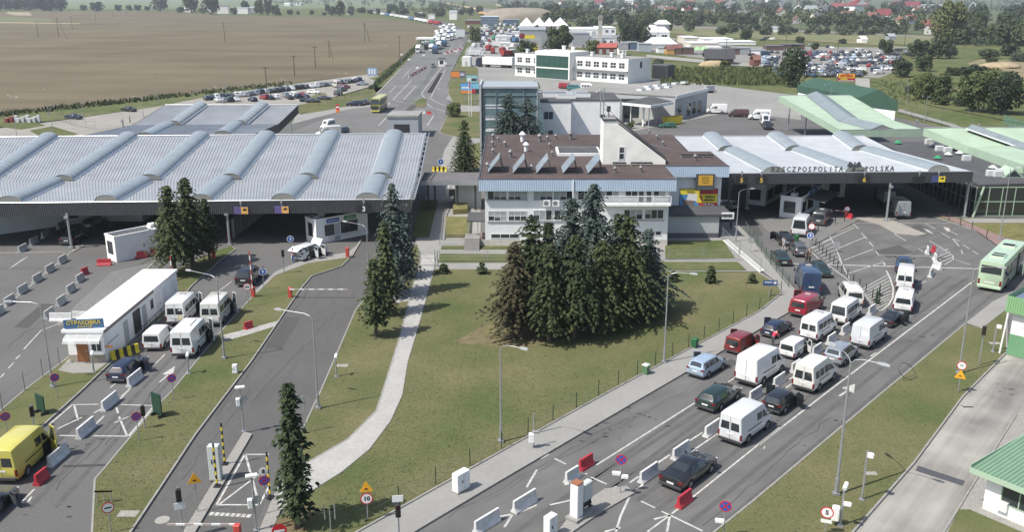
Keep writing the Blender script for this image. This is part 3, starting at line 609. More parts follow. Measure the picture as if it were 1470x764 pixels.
for x0,x1,y in((699,758,286),(765,823,286),(700,757,318),(765,823,317.3),(895,953,315.5)):
 a_,z_=V(x0,y,YF);b_,_=V(x1,y,YF);slab(sb_,wf,a_-ox,b_-ox,z_-.12,z_,0,.1)
sb_.obj('sill',mat('sill_grey',(.3,.3,.31),.6),off)
for x0,x1 in((780,790),(793,803)):
 a_,z1=V(x0,286.5,YF);b_,z0=V(x1,295.5,YF);ac=thing('air_conditioner','white wall air conditioner, %s of the two between the window rows'%('left one' if x0==780 else 'right one'),'air conditioner',(a_,YF-.02,z0))
 q=MB();q.box(0,b_-a_,-.4,0,0,z1-z0,bev=.03);q.obj('casing',wht_p,ac);q=MB();q.disc(((b_-a_)*.4,-.403,(z1-z0)/2),(0,-1,0),(z1-z0)*.38);q.obj('fan_grille',mat('grille_grey',(.2,.2,.21),.6),ac)
lo=MB();a_=P(912,342);b_=P(1030,341);lo.box(plan[1][0]-ov+.02,b_.x-ox,a_.y-oy,plan[2][1]+ov-.02,0,3.0);lo.obj('lower_wing_wall',wall_g,off)
lo=MB();lo.box(plan[1][0]-ov+.03,b_.x-ox+1.6,a_.y-oy-.3,plan[2][1]+ov-.03,3.01,3.3);lo.obj('awning_slab',roof_d,off)
dk=MB();dk.box(plan[1][0]-ov+.02,b_.x-ox-.02,a_.y-oy-.05,a_.y-oy+.0,.0,.7);dk.obj('wing_plinth',mat('plinth_dark',(.10,.10,.11),.8),off)
YW=wfl.y+ov;ww=Wall((0,wfl.y-oy+ov),(1,0))
en=MB();p=P(672,318,3.2);en.box(p.x-ox-.2,ov-.05,p.y-oy+.5,p.y-oy+5.5,3.0,3.15);en.obj('porch_roof',roof_d,off)
en=MB()
for dx,dy in((-.1,.7),(-.1,5.2),(1.2,.7)):en.tube((p.x-ox+dx,p.y-oy+dy,0),(p.x-ox+dx,p.y-oy+dy,3.0),.05)
en.obj('porch_post',steel,off)
stp=MB()
for k in range(6):stp.box(ov-2.6,ov-.7,p.y-oy-1.0-.32*k,p.y-oy+1.5,.05,1.2-.2*k)
stp.obj('porch_steps',pave,off)
def flat_board(name,label,cat,x0,y0,x1,y1,Y,parts,depth=.12,frame=None):
 a_,z1=V(x0,y0,Y);b_,z0=V(x1,y1,Y);w_,h_=b_-a_,z1-z0
 t=thing(name,label,cat,(a_,Y,z0));q=MB();q.box(0,w_,-depth,0,0,h_);q.obj('panel',frame or frame_d,t)
 for i,(pn,m,pts)in enumerate(parts):
  q=MB();vs=[(u*w_,-depth-.004-.004*i,v*h_)for u,v in pts];q.add(vs,[tuple(range(len(vs)))]);q.obj(pn,m,t)
 return t,w_,h_
R4=lambda u0,v0,u1,v1:[(u0,v0),(u1,v0),(u1,v1),(u0,v1)]
pb=mat('poster_blue',(.08,.27,.52),.5);py_=mat('poster_yellow',(.80,.66,.06),.5);pr_=mat('poster_red',(.50,.04,.05),.5);pw=mat('poster_white',(.75,.75,.74),.5);pk=mat('poster_brown',(.22,.16,.14),.5)
pst,pw_,ph_=flat_board('poster','red yellow and blue advertising poster on the building wing','poster',976,270.5,1029,300.5,YW,[('blue_field',pb,R4(.01,.02,.56,.72)),('yellow_top',py_,R4(.01,.72,.52,.98)),('red_top',pr_,R4(.52,.74,.99,.98)),('yellow_side',py_,[(.44,.33),(.99,.33),(.99,.74),(.44,.74)]),('red_price',pr_,[(.57,.02),(.99,.02),(.99,.33),(.49,.33)]),('white_bag',pw,[(.18,.42),(.46,.40),(.46,.76),(.22,.76)]),('brown_box',pk,[(.09,.22),(.36,.20),(.40,.42),(.08,.48)]),('pencil',pr_,[(.52,.66),(.56,.70),(.63,.40),(.60,.37)])])
text('27',ph_*.33,pw,pst,(pw_*.72,-.2,ph_*.17),bold=.02);text('90',ph_*.14,pw,pst,(pw_*.87,-.2,ph_*.23),bold=.01)
text('zeszyt',ph_*.15,blk_p,pst,(pw_*.28,-.2,ph_*.88));text('dekory',ph_*.17,blk_p,pst,(pw_*.8,-.2,ph_*.62),bold=.01);text('szkolne',ph_*.16,blk_p,pst,(pw_*.78,-.2,ph_*.47),bold=.01)
led,lw_,lh_=flat_board('display_board','black framed amber message board above the poster','display',999,249,1024,272,YW-.5,[('screen',mat('screen_amber',(.40,.24,.03),.5,emis=(.5,.28,.03,.25)),R4(.12,.3,.9,.93)),('lower_panel',mat('screen_grey',(.08,.1,.11),.3),R4(.1,.05,.92,.22))],depth=.5)
for k in range(4):text('LLALL LALA LL'[k:k+11],lh_*.085,blk_p,led,(lw_*.5,-.53,lh_*(.82-.12*k)))
flat_board('notice_board','small white pictogram board at the wing corner','sign',1036,305,1053,314,P(1030,341).y-.4,[('pictograms',mat('pict_dark',(.15,.2,.22),.5),R4(.2,.25,.42,.8)),('pictograms',MATS['pict_dark'],R4(.55,.25,.8,.8))],depth=.2,frame=wht_p)
tm=thing('camera_mast','dark technical mast standing at the wing corner beside lane five','mast',P(1044,318));q=MB();q.box(-.16,.16,-.16,.16,0,6.0);q.obj('pole',steel_d,tm);q=MB();q.box(-.28,.28,-.35,.2,4.6,6.2,bev=.05);q.obj('housing',steel_d,tm)
ta=P(865,236,ZR);tb=P(952,232.5,ZR);zt=zat(172,ta.x,ta.y+1);zt2=zat(227,tb.x,tb.y)
sx0,sx1=ta.x,tb.x;t_x=V(885,174,ta.y)[0]
tow=thing('stair_tower','white wedge shaped stair tower rising from the brown roof','tower',(sx0,ta.y,ZR+.01))
prof=[(0,0),(sx1-sx0,0),(sx1-sx0,zt2-ZR),(t_x-sx0+.3,zt-ZR-.5),(t_x-sx0,zt-ZR),(0,zt-ZR)]
q=MB();q.loft([[(x,y,z)for x,z in prof]for y in(0,4.2)]);q.obj('wall',wall_c,tow)
q=MB();q.loft([[(x,y,z)for x,z in[(t_x-sx0+.02,zt-ZR+.02),(sx1-sx0+.15,zt2-ZR+.0),(sx1-sx0+.15,zt2-ZR+.3),(t_x-sx0+.02,zt-ZR+.3)]]for y in(.35,4.35)]);q.box(-.1,t_x-sx0+.1,-.1,4.35,zt-ZR+.005,zt-ZR+.22);q.obj('roof',roof_d,tow)
q=MB();q.box(.05,t_x-sx0,.3,4,zt-ZR+.225,zt-ZR+.235);q.obj('roof_felt',roof_l,tow)
wt=Wall((0,0),(1,0));u0,z1=V(889,211,ta.y);u1,z0=V(896,229,ta.y);window(tow,wt,u0-sx0,u1-sx0,z0-ZR,z1-ZR,1,2,t=.12)
for i,(px,top,lab)in enumerate(((861,130,'left'),(866,128,'middle'),(874,155,'right'))):
 x_,_=V(px,172,ta.y+2);z_=zat(top,x_,ta.y+2);an=thing('antenna_mast','%s thin antenna mast on the stair tower top'%lab,'antenna',(x_,ta.y+1.5+i*.5,zt+.22));hh=z_-zt
 q=MB();q.tube((0,0,0),(0,0,hh),.07 if i<2 else .1);q.obj('pole',steel,an)
 q=MB()
 if i<2:q.tube((-.5,0,hh*.9),(.1,0,hh*.9),.04);q.ball((-.5,0,hh*.9),.18);q.tube((0,0,hh*.5),(1.6,0,.1),.03)
 else:q.box(-.25,.25,-.2,.2,hh*.5,hh,bev=.06);q.box(-1.2,-.5,-.3,.3,0,.3)
 q.obj('aerial',steel_d if i==2 else steel,an)
sol_c=mat('solar_collector_glass',(.34,.40,.46),.25,.3,spec=.7)
for i,(px,py)in enumerate(((700,249),(736,250),(770,250),(808,250),(844,250))):
 p=P(px,py,ZR);s=thing('solar_collector',['leftmost tilted solar collector on the office roof','second solar collector from the left on the office roof','middle solar collector of the five on the office roof','second solar collector from the right, left of the white tower','rightmost solar collector at the foot of the white stair tower'][i],'solar collector',p,0,'solar collectors on the office roof')
 L_,h_,d_=4.6,2.0,1.5;q=MB()
 for k in range(5):
  y0,y1=L_*k/5+.03,L_*(k+1)/5-.03;c_=[(0,y0,.15),(0,y1,.15),(d_,y1,h_),(d_,y0,h_)];q.loft([[(a+.06,b_,c-.06)for a,b_,c in c_],c_])
 q.obj('panel',sol_c,s);q=MB()
 for y in(.2,L_/2,L_-.2):q.tube((d_,y,h_-.1),(d_+.5,y,0),.04,n=5);q.tube((0,y,0),(d_+.5,y,.05),.04,n=5);q.tube((0,y,0),(0,y,.2),.04,n=5)
 q.obj('frame',steel_d,s)
mat('vent_metal',(.22,.21,.21),.5,.4)
def roof_vent(px,py,z,kind,label,s=1.0,name='roof_vent'):
 p=P(px,py,z);t=thing(name,label,'roof vent',p,0,'vents on flat roofs');q=MB();h=.7*s
 q.tube((0,0,0),(0,0,h),.2*s,.2*s,8);q.obj('stack',MATS['vent_metal']if kind else wall_p,t,smooth=40);q=MB();q.tube((0,0,h),(0,0,h+.28*s),.36*s,.1*s,8);q.obj('cowl',MATS['vent_metal']if kind else wall_p,t,smooth=40)
vl='small metal vent stub on the brown office roof'
for px,py,k,s in((708,200,1,1),(715,203,1,.8),(725,211,1,1),(707,210,1,.9),(708,221,1,.9),(750,203,0,1.6),(775,203,1,1.3),(786,202,1,.9),(798,200,1,.9),(789,212,1,.8),(793,224,1,.8),(819,200,1,1.4),(755,217,0,1.4),(883,248,1,.9),(920,247,1,.9),(998,231,1,1),(943,200,1,.8),(952,209,1,.8),(932,192.5,1,.8),(733,226,1,1.2),(763,246,1,1),(700,243,1,1)):roof_vent(px,py,ZR,k,vl,s)
for px0,px1,py,lab in((880,899,238,'left black pipe rack beside the stair tower'),(906,937,238,'right black pipe rack in front of the stair tower'),(978,1024,226,'long grey skylight kerb on the wing roof')):
 a_,b_=P(px0,py,ZR),P(px1,py,ZR);t=thing('pipe_rack',lab,'pipe rack',a_);L_=b_.x-a_.x;q=MB()
 for k in range(3):q.tube((0,k*.25,.35),(L_,k*.25,.35),.1,n=6)
 q.obj('pipe',steel_d,t,smooth=50);q=MB()
 for k in range(4):q.box(L_*k/3.01,L_*k/3.01+.1,-.1,.6,0,.24)
 q.obj('support',steel,t)
ya=P(945,232,ZR);t=thing('aerial','thin television aerial on the brown roof right of the stair tower','antenna',ya);q=MB();q.tube((0,0,0),(0,0,2.2),.03);q.obj('pole',steel,t);q=MB();q.tube((-1.2,0,2.4),(1.6,0,1.8),.025)
for k in range(7):q.tube((-1.0+k*.4,-.4,2.36-k*.085),(-1.0+k*.4,.4,2.36-k*.085),.015)
q.obj('boom',steel,t)
a_,b_=P(608,263,4.2),P(688,263,4.2);t=thing('covered_walkway','flat dark roofed walkway linking the left canopy and the office','walkway',(a_.x,a_.y,0));L_=b_.x-a_.x
q=MB();q.box(-.5,L_+.3,0,7.0,4.2,4.5);q.obj('roof',mat('walkway_felt',(.13,.125,.125),.9,var=.1,vs=.6),t);q=MB();q.box(-.5,L_+.3,-.06,-.005,3.9,4.55);q.obj('fascia',steel,t)
for x in(.6,1.6,L_-.6,L_*.6):
 q=MB();q.box(x-.15,x+.15,.3,.6,0,4.2);q.obj('post',steel_d,t)
q=MB();q.box(L_*.55,L_+.2,2,2.2,0,3.9);q.obj('screen_wall',wall_g,t)
sh_=P(650,282);t=thing('tent','small white ribbed shelter beside the office porch','shelter',sh_);q=MB();q.loft([[(-1.1,y,0),(-1.1,y,1.2),(0,y,2.0),(1.1,y,1.2),(1.1,y,0)]for y in(0,.6,1.2,1.8,2.4,3)]);q.obj('cover',wht_p,t);q=MB();q.box(-.6,.6,-.03,0,0,1.2);q.obj('opening',steel_d,t)
YG=178.0
x0,zt_=V(692,124,YG);x1,_=V(772,122,YG)
gt=thing('glass_tower','pale blue glass stair hall behind the office building','building',(x0,YG,0));wd=x1-x0
q=MB();q.box(.15,wd-.15,.15,11,0,zt_-.35);q.obj('glazing',glass_b,gt)
q=MB();q.box(-.15,wd+.15,-.15,11.3,zt_-.34,zt_);q.obj('roof',mat('metal_roof_pale',(.42,.45,.47),.5,.3),gt)
q=MB()
for k in range(5):q.box(wd*k/4-.06*(k>0),wd*k/4+.06,-.03,.14,0,zt_-.36)
for k in range(7):
 for j in range(4):q.box(wd*j/4+.061,wd*(j+1)/4-.061,-.015,.14,zt_*k/7+.3,zt_*k/7+.38)
q.obj('frame',mat('frame_steel_blue',(.30,.36,.38),.4,.4),gt)
q=MB();q.box(-.5,-.16,-.3,11,0,zt_+.4);q.obj('side_wall',wall_g,gt)
q=MB();q.add([(wd+.0,0,zt_-.4),(wd+2.6,0,0),(wd+2.6,6,0),(wd+.0,6,zt_-.4)],[(0,1,2,3)]);q.add([(wd,0,zt_-.4),(wd,0,0),(wd+2.6,0,0)],[(0,1,2)]);q.obj('slanted_glazing',glass_b,gt)
for s in range(5):
 q=MB();q.box(.6,wd*.45,.1,.14,1+s*2.2,1.8+s*2.2);q.obj('stair_flight',wall_p,gt)
YB=186.0
x0,zt_=V(776,147,YB);x1,_=V(820,147,YB);x2,_=V(893,147,YB)
wbk=thing('white_annex','white rendered annex with dark flat roof right of the glass hall','building',(x0,YB,0))
q=MB();q.box(0,x1-x0,0,18,0,zt_);q.obj('front_block',wall_w,wbk);q=MB();q.box(x1-x0+.004,x2-x0,3.5,18,0,zt_-.05);q.obj('recessed_block',wall_w,wbk)
q=MB();q.box(-.1,x1-x0+.1,-.1,18.1,zt_+.003,zt_+.22);q.box(x1-x0+.11,x2-x0+.1,3.4,18.1,zt_-.04,zt_+.15);q.obj('roof',roof_d,wbk)
q=MB();q.box(0,(x2-x0)*.7,18.2,26,zt_-1,zt_-.3);q.obj('rear_roof',roof_zn,wbk)
wl=Wall((0,0),(1,0));wnd_px(wbk,wl,YB,781,794,160,171,2);wnd_px(wbk,wl,YB,787,794,187,194,1)
wl=Wall((x1-x0,0),(0,1));window(wbk,wl,.6,2.2,zt_-4.3,zt_-1.8,2);window(wbk,wl,.6,2.2,.8,2.6,2)
for px,py,w_ in((797,141,5),(813,143,4),(834,141,4),(820,138,2)):
 p=P(px,py,zt_);t=thing('roof_skylight','white boxed skylight on the white annex roof','skylight',p+Vector((0,0,.2)),0,'skylights on the annex roof');q=MB();q.box(-w_/2,w_/2,0,1.5,0,.7);q.obj('kerb',wht_p,t);q=MB();q.box(-w_/2+.1,w_/2-.1,.1,1.4,.71,.76);q.obj('glazing',poly_s,t)
ta_,tb_=P(968,173),P(1014,159);ang=math.atan2(tb_.y-ta_.y,tb_.x-ta_.x);ztm=zat(146,ta_.x,ta_.y)+1.2
th_=thing('terminal_hall','low grey terminal hall with pale flat roof turned towards the yard','building',ta_,ang);Lr=(tb_-ta_).length
q=MB();q.box(0,Lr,.0,30,0,ztm);q.obj('wall',wall_g,th_);q=MB();q.box(-.15,Lr+.15,-.15,30.15,ztm+.003,ztm+.25);q.obj('roof',roof_l,th_)
q=MB();q.box(-.16,Lr+.16,-.3,-.16,ztm-.5,ztm+.35);q.obj('parapet',wall_p,th_)
wl=Wall((0,0),(1,0))
for u in(2.0,8.5,12.5,16.5):window(th_,wl,u,u+2.6,.3,3.4,2,1,fr=frame_d)
window(th_,wl,.6,1.4,2.2,3.2,1)
for i in range(9):
 t=thing('roof_skylight','small white roof light on the pale terminal roof','skylight',P(930+(i%5)*13-(i//5)*10,126+(i//5)*5-(i%5)*1.4,ztm)+Vector((0,0,.25)),ang,'roof lights on the terminal hall');q=MB();q.box(-1.2,1.2,-.7,.7,0,.45);q.obj('kerb',wht_p,t);q=MB();q.box(-1.1,1.1,-.6,.6,.46,.52);q.obj('glazing',poly_s,t)
c1=P(923,181);pc=thing('entrance_portico','open columned entrance porch with thin flat roof','portico',c1);zc=zat(151,c1.x,c1.y)
q=MB();pl_=[P(893,150,zc),P(934,154,zc),P(967,149,zc),P(935,141,zc)];q.prism([(p.x-c1.x,p.y-c1.y)for p in pl_],zc-.1,zc+.5);q.obj('roof',wall_p,pc)
q=MB();q.prism([((p.x-c1.x)*.985,(p.y-c1.y)*.985+.3)for p in pl_],zc+.51,zc+.56);q.obj('roof_felt',roof_d,pc)
for px,py in((923,181),(931,181),(905,178)):
 p=P(px,py);q=MB();q.tube(p-c1,p-c1+Vector((0,0,zc-.1)),.28 if px==923 else .14,None,12);q.obj('column',wht_p,pc,smooth=40)
q=MB();a_=P(893,176)-c1;b_=P(940,178)-c1;q.box(a_.x,a_.x+.4,a_.y,a_.y+14,0,zc-.11);q.box(a_.x+.41,b_.x+8,a_.y+9,a_.y+9.4,0,zc-.11);q.obj('glazed_wall',glass,pc)
q=MB();q.box(b_.x+1,b_.x+3.5,a_.y+8.9,a_.y+8.99,0,zc-.3);q.obj('brown_door',mat('door_brown',(.16,.08,.05),.6),pc)
wa,wb_=P(739,108),P(901,120);ang=math.atan2(wb_.y-wa.y,wb_.x-wa.x);L_=(wb_-wa).length;zw=8.6
wo=thing('white_office','long white two storey office with green glass entrance','building',wa,ang);dpt=(P(935,116)-wb_).length
q=MB();q.box(0,L_,0,dpt,0,zw);q.obj('wall',mat('office_white',(.8,.79,.75),.8,var=.03,vs=.3),wo);q=MB();q.box(.25,L_-.25,.25,dpt-.25,zw+.01,zw+.06);q.obj('roof',roof_l,wo)
q=MB();u0,u1=L_*.24,L_*.55;q.box(u0,u1,-3.0,-.01,0,zw+1.6);q.box(u0,u1,.01,9,zw+.07,zw+1.6);q.obj('entrance_block',MATS['office_white'],wo)
wl=Wall((0,-3.0),(1,0));window(wo,wl,u0+.6,u1-.6,4.4,zw,6,2,gl=mat('green_glass',(.035,.085,.07),.1,spec=.8),fr=mat('frame_green',(.08,.16,.13),.5),name='glazed_front');window(wo,wl,u0+.6,u1-.6,.2,3.8,5,1,gl=MATS['green_glass'],fr=MATS['frame_green'],name='glazed_front')
wl=Wall((0,0),(1,0))
for fl in(0,1):
 for k in range(3):window(wo,wl,L_*(.025+.078*k),L_*(.025+.078*k)+2.5,1.2+fl*4.0,3.2+fl*4.0,2,2,t=.15)
 for k in range(6):window(wo,wl,L_*(.575+.07*k),L_*(.575+.07*k)+2.5,1.2+fl*4.0,3.2+fl*4.0,2,2,t=.15)
q=MB();q.box(0,u0-.02,-1.2,0,4.1,4.3);q.box(u1+.02,L_,-1.2,0,4.1,4.3);q.obj('sunshade',steel,wo)
wl=Wall((L_,0),(0,1));window(wo,wl,dpt*.5,dpt*.5+1.5,5,7.4,1,1)
for i in range(7):
 t=thing('roof_vent','white vent hood on the white office roof','roof vent',wa+Matrix.Rotation(ang,3,'Z')@Vector((L_*(.06+.14*i),4+(i%3)*2,zw+.06+(1.6 if .24<.06+.14*i<.55 else 0))),ang,'vent hoods on the white office');q=MB();q.box(-.5,.5,-.5,.5,0,1.2);q.obj('stack',wht_p,t);q=MB();q.box(-.65,.65,-.65,.65,1.21,1.5);q.obj('cowl',wht_p,t)
tk=thing('storage_tank','dark grey technical unit beside the white office end wall','technical unit',P(946,114),ang);q=MB();q.box(-3.5,3.5,0,5,0,5.5,bev=.2);q.obj('casing',mat('unit_dark',(.07,.075,.08),.6),tk);q=MB();q.box(-3,3,-.05,-.01,.5,5);q.obj('louvre',steel_d,tk)
YU=206;x0,zu=V(556,166,YU);x1,_=V(600,166,YU);ut=thing('utility_block','small grey utility block behind the left canopy','building',(x0,YU,0));q=MB();q.box(0,x1-x0,0,9,0,zu-.5);q.obj('wall',mat('utility_grey',(.34,.37,.40),.7,var=.05,vs=.5),ut)
q=MB();q.box(-.15,x1-x0+.15,-.15,9.15,zu-.49,zu);q.obj('roof',roof_l,ut);q=MB();q.box(1.4,4.9,-.03,-.002,.3,zu-1.9);q.obj('roller_door',steel_d,ut)
za=4.7;c0=P(1398,312);zg=zat(268,c0.x,c0.y)
tgl=thing('glass_terminal','dark glazed terminal with grey flat roof beside the right canopy','building',c0)
rp=[P(1406,268,zg),P(1600,262,zg),P(1600,222,zg),P(1380,205,zg),P(1262,206,zg),P(1300,224,zg)]
q=MB();q.prism([(p.x-c0.x,p.y-c0.y)for p in rp],zg,zg+.3);q.obj('roof',roof_d,tgl)
wl=Wall((0,.3),(1,0));Lw=30
q=MB();q.box(.1,Lw,.5,14,0,zg-.02);q.obj('interior_core',mat('interior_brown',(.05,.045,.035),.7),tgl)
fo=window(tgl,wl,0,Lw,.15,zg-.15,16,2,gl=mat('terminal_glass',(.03,.035,.03),.07,spec=.7),fr=green_f,t=.12,name='glazed_front')
bk_=P(1290,262)-c0;d_=Vector((-bk_.x,-bk_.y));wl2=Wall((bk_.x,bk_.y+.3),(d_.x,d_.y));window(tgl,wl2,0,d_.length,.15,zg-.15,18,2,gl=MATS['terminal_glass'],fr=steel,t=.1,name='glazed_side')
q=MB();q.tube((-.1,.1,0),(.9,.1,zg),.18);q.obj('corner_post',green_f,tgl)
for i,(px,py,k)in enumerate(((1289,207,2),(1333,207,1),(1340,210,0),(1348,217,1),(1360,219,1),(1361,224,0),(1377,222,0),(1387,231,1),(1346,229,2),(1422,253,1),(1425,243,0),(1435,251,1),(1432,254,1),(1445,238,0))):
 p=P(px,py,zg+.3);nm=['white air handling unit on the grey terminal roof','green vent cowl on the grey terminal roof'][k==2];t=thing('roof_unit',nm,'roof unit',p,0,'green cowls on the terminal roof' if k==2 else 'air units on the terminal roof')
 q=MB();q2=MB()
 if k==1:q.box(-.65,.65,-.4,.4,.12,.95,bev=.05);q2.box(-.7,.7,-.4,.4,0,.12)
 else:q.tube((0,0,.3),(0,0,.7),.7,.15,10);q2.tube((0,0,0),(0,0,.3),.3,.3,8)
 q.obj('casing',mat('unit_offwhite',(.55,.56,.55),.5)if k<2 else grn_p,t);q2.obj('base',steel,t)
p=P(1455,255,zg+.3);t=thing('roof_gable_light','small green triangular roof light at the terminal roof edge','roof light',p);q=MB();q.loft([[(-1.6,y,0),(1.6,y,0),(0,y,1.4)]for y in(0,3)]);q.obj('frame',green_f,t);q=MB();q.loft([[(-1.1,y,.15),(1.1,y,.15),(0,y,1.1)]for y in(-.03,-.002)]);q.obj('pane',glass,t)
zh=5.8;hb=[P(1145,122,zh),P(1232,140,zh),P(1289,147,zh)]
hl=thing('green_hall','white hall with dark green gabled roof behind the pale green canopy','building',(hb[1].x,hb[1].y,0));d1=(hb[0]-hb[1]);d2=(hb[2]-hb[1]);d1.z=d2.z=0;o3=Vector((0,0,0));up=Vector((0,0,1))
q=MB();q.prism([tuple((o3+d1*.01+d2*.02)[:2]),tuple((d2*.98+d1*.01)[:2]),tuple((d2*.98+d1*.99)[:2]),tuple((d1*.99+d2*.02)[:2])],0,zh-.02);q.obj('wall',wall_w,hl)
rh=2.6;m_=d2/2
q=MB();q.loft([[o3+up*(zh-2.0),d2+up*(zh-2.0),d2+up*zh,m_+up*(zh+rh),o3+up*zh],[d1+up*(zh-2.0),d1+d2+up*(zh-2.0),d1+d2+up*zh,d1+m_+up*(zh+rh),d1+up*zh]]);q.obj('roof',green_d,hl)
q=MB();k_=Vector((d1.x,d1.y,0)).normalized()*-.05;q.add([m_*.3+k_+up*.1,m_*.9+k_+up*.1,m_*.9+k_+up*3,m_*.3+k_+up*3],[(0,1,2,3)]);q.obj('gate',steel,hl)
def booth(name,label,cat,base,rz,L_,W_,h,wm,rm,wins=(),doors=(),parapet=.25,fasc_m=None):
 t=thing(name,label,cat,base,rz);q=MB();q.box(0,L_,0,W_,0,h);q.obj('wall',wm,t)
 q=MB();q.box(.15,L_-.15,.15,W_-.15,h+.004,h+.03);q.obj('roof',rm,t)
 q=MB();e=.12
 q.box(-.05,L_+.05,-.05,e,h+.003,h+parapet);q.box(-.05,L_+.05,W_-e,W_+.05,h+.003,h+parapet);q.box(-.05,e-.003,e+.003,W_-e-.003,h+.003,h+parapet);q.box(L_-e+.003,L_+.05,e+.003,W_-e-.003,h+.003,h+parapet);q.obj('parapet',fasc_m or wm,t)
 ws={'f':Wall((0,0),(1,0)),'r':Wall((L_,0),(0,1)),'l':Wall((0,W_),(0,-1)),'b':Wall((L_,W_),(-1,0))}
 for sd,u0,u1,z0,z1,nx in wins:window(t,ws[sd],u0,u1,z0,z1,nx,1,fr=frame_d if wm is not wall_g else frame_w)
 for sd,u0,u1,z1,m in doors:door(t,ws[sd],u0,u1,z1,m)
 return t,ws
a_,b_,c_=P(168,377),P(154,372),P(228,364);rz=math.atan2(c_.y-a_.y,c_.x-a_.x)
bw,ws=booth('inspection_booth','plain white inspection booth with flat roof on the left apron','booth',a_,rz,(c_-a_).length,(b_-a_).length,3.0,wall_w,roof_d,[('l',.5,1.7,.9,2.4,1)],(),.22)
q=MB();q.box(5.0,5.9,.6,1.5,3.04,3.7,bev=.05);q.obj('roof_unit',wht_p,bw);q=MB()
for x in(1,2.2,3.4):q.tube((x,.5,3.03),(x,.5,3.3),.08)
q.obj('vent',steel,bw)
a_,c_=P(455,351),P(515,339);rz=math.atan2(c_.y-a_.y,c_.x-a_.x)
b2,ws=booth('control_booth','white control booth with blue and green panels under the left canopy','booth',a_,rz,(c_-a_).length+1.5,2.6,3.1,wall_w,roof_d,[('f',1.3,2.6,.9,2.3,1),('f',3.7,6.2,.9,2.4,2),('l',.7,1.7,.9,2.6,1)],[('f',2.7,3.5,2.3,wall_g)],.2)
q=MB();q.box(1.6,3.4,-.12,-.03,2.55,3.05);q.obj('blue_panel',blu_p,b2);q=MB();q.box(4.2,6.0,-.12,-.03,2.6,3.1);q.obj('green_panel',grn_p,b2)
text('KONTROLA',.28,wht_p,b2,(2.5,-.13,2.8));text('ODPRAWA',.28,wht_p,b2,(5.1,-.13,2.85))
q=MB();q.box(1.2,6.4,-.35,-.06,.75,.85);q.obj('counter',wall_p,b2);q=MB();q.box(1.0,1.9,.8,1.6,3.14,3.9,bev=.05);q.box(.2,.8,.4,1.0,3.14,3.6);q.obj('roof_unit',steel,b2)
a_,c_=P(1148,315),P(1176,297);rz=math.atan2(c_.y-a_.y,c_.x-a_.x)
b3,ws=booth('control_booth','white control booth with sloped glass awning at the right canopy edge','booth',a_,rz,(c_-a_).length,3.0,3.0,wall_w,roof_d,[('l',.6,2.2,.8,2.4,1),('f',.8,2.4,.8,2.3,1),('f',3.4,6,.8,2.3,2)],(),.2)
q=MB();q.add([(1.2,-.05,2.9),(9.2,-.05,2.9),(9.2,-3.0,2.5),(1.2,-3.0,2.5)],[(0,3,2,1),(0,1,2,3)]);q.obj('awning',mat('awning_glass',(.16,.17,.165),.3,.1),b3);q=MB()
for k in range(7):q.tube((1.3+k*1.3,-.02,2.95),(1.3+k*1.3,-3.0,2.55),.04,n=5)
q.obj('awning_rib',steel,b3);q=MB();q.box(3,8.6,-.1,-.03,2.95,3.5);q.obj('sign_panel',mat('panel_lilac',(.5,.53,.62),.5),b3);q=MB();q.box(3.4,5,-.13,-.11,3.05,3.4);q.box(5.6,7.5,-.13,-.11,3.05,3.4);q.obj('sign_text',blu_p,b3)
q=MB();q.box(.8,1.7,1,1.8,3.04,3.5);q.tube((3,2,3.04),(3,2,4.0),.05);q.obj('roof_unit',wht_p,b3)
a_,c_=P(1098,296),P(1128,279);rz=math.atan2(c_.y-a_.y,c_.x-a_.x)
b4,ws=booth('control_booth','shaded white control booth deep under lane five of the right canopy','booth',a_,rz,(c_-a_).length,3.0,3.1,wall_w,roof_d,[('l',.6,2.2,.8,2.4,1),('f',.8,3.4,.8,2.3,1),('f',4.2,8,.8,2.3,2)],(),.2)
a_,c_=P(1225,287),P(1178,262);b5,ws=booth('control_booth','long cream control booth in the shade behind lane six','booth',P(1212,283),R(75),12,3.0,3.3,wall_c,roof_d,[('l',.6,2.2,.8,2.4,1),('b',1,4,.8,2.3,2)],(),.2)
b6,ws=booth('control_booth','pale shaded building wall at the far left under the canopy','booth',P(-60,345),R(38),30,6,3.9,wall_p,roof_d,[('f',17,18.3,.9,2.6,1),('f',21,22.3,.9,2.6,1),('f',13.6,14.8,.9,2.6,1)],(),.1)
b7,ws=booth('control_booth','grey office block deep inside the left canopy beside its second lane','booth',P(205,318),R(88),14,5,3.6,wall_p,roof_d,[('b',1,3,.8,2.4,2)],(),.1)
pw7=thing('partition_wall','long dark screen wall between lanes under the left canopy','wall',P(335,342),R(88));q=MB();q.box(0,22,-.1,.1,0,2.6);q.obj('panel',mat('panel_brown_grey',(.17,.16,.15),.7),pw7);q=MB()
for k in range(8):q.box(k*3,k*3+.12,-.16,-.101,0,2.7)
q.obj('post',steel,pw7)
FL_,FR_,BR_=P(101,522),P(153,522),P(250,427);wkl=(FR_-FL_).length;lk=(BR_-FR_).length
kz=.118;hk=2.75
ko=thing('insurance_kiosk','long low white insurance kiosk with blue sign and brown door','kiosk',FL_+Vector((0,0,kz)),math.atan2(FR_.y-FL_.y,FR_.x-FL_.x))
q=MB();q.box(0,wkl,0,lk,0,hk);q.obj('wall',wall_w,ko)
q=MB();q.box(-.35,wkl+.12,-.1,lk+.1,hk+.004,hk+.24);q.obj('roof',mat('roof_sheet_white',(.82,.82,.81),.6),ko);q=MB();q.box(wkl+.125,wkl+.2,-.1,lk*.62,hk-.05,hk+.22);q.obj('gutter',mat('gutter_brown',(.2,.18,.17),.6),ko)
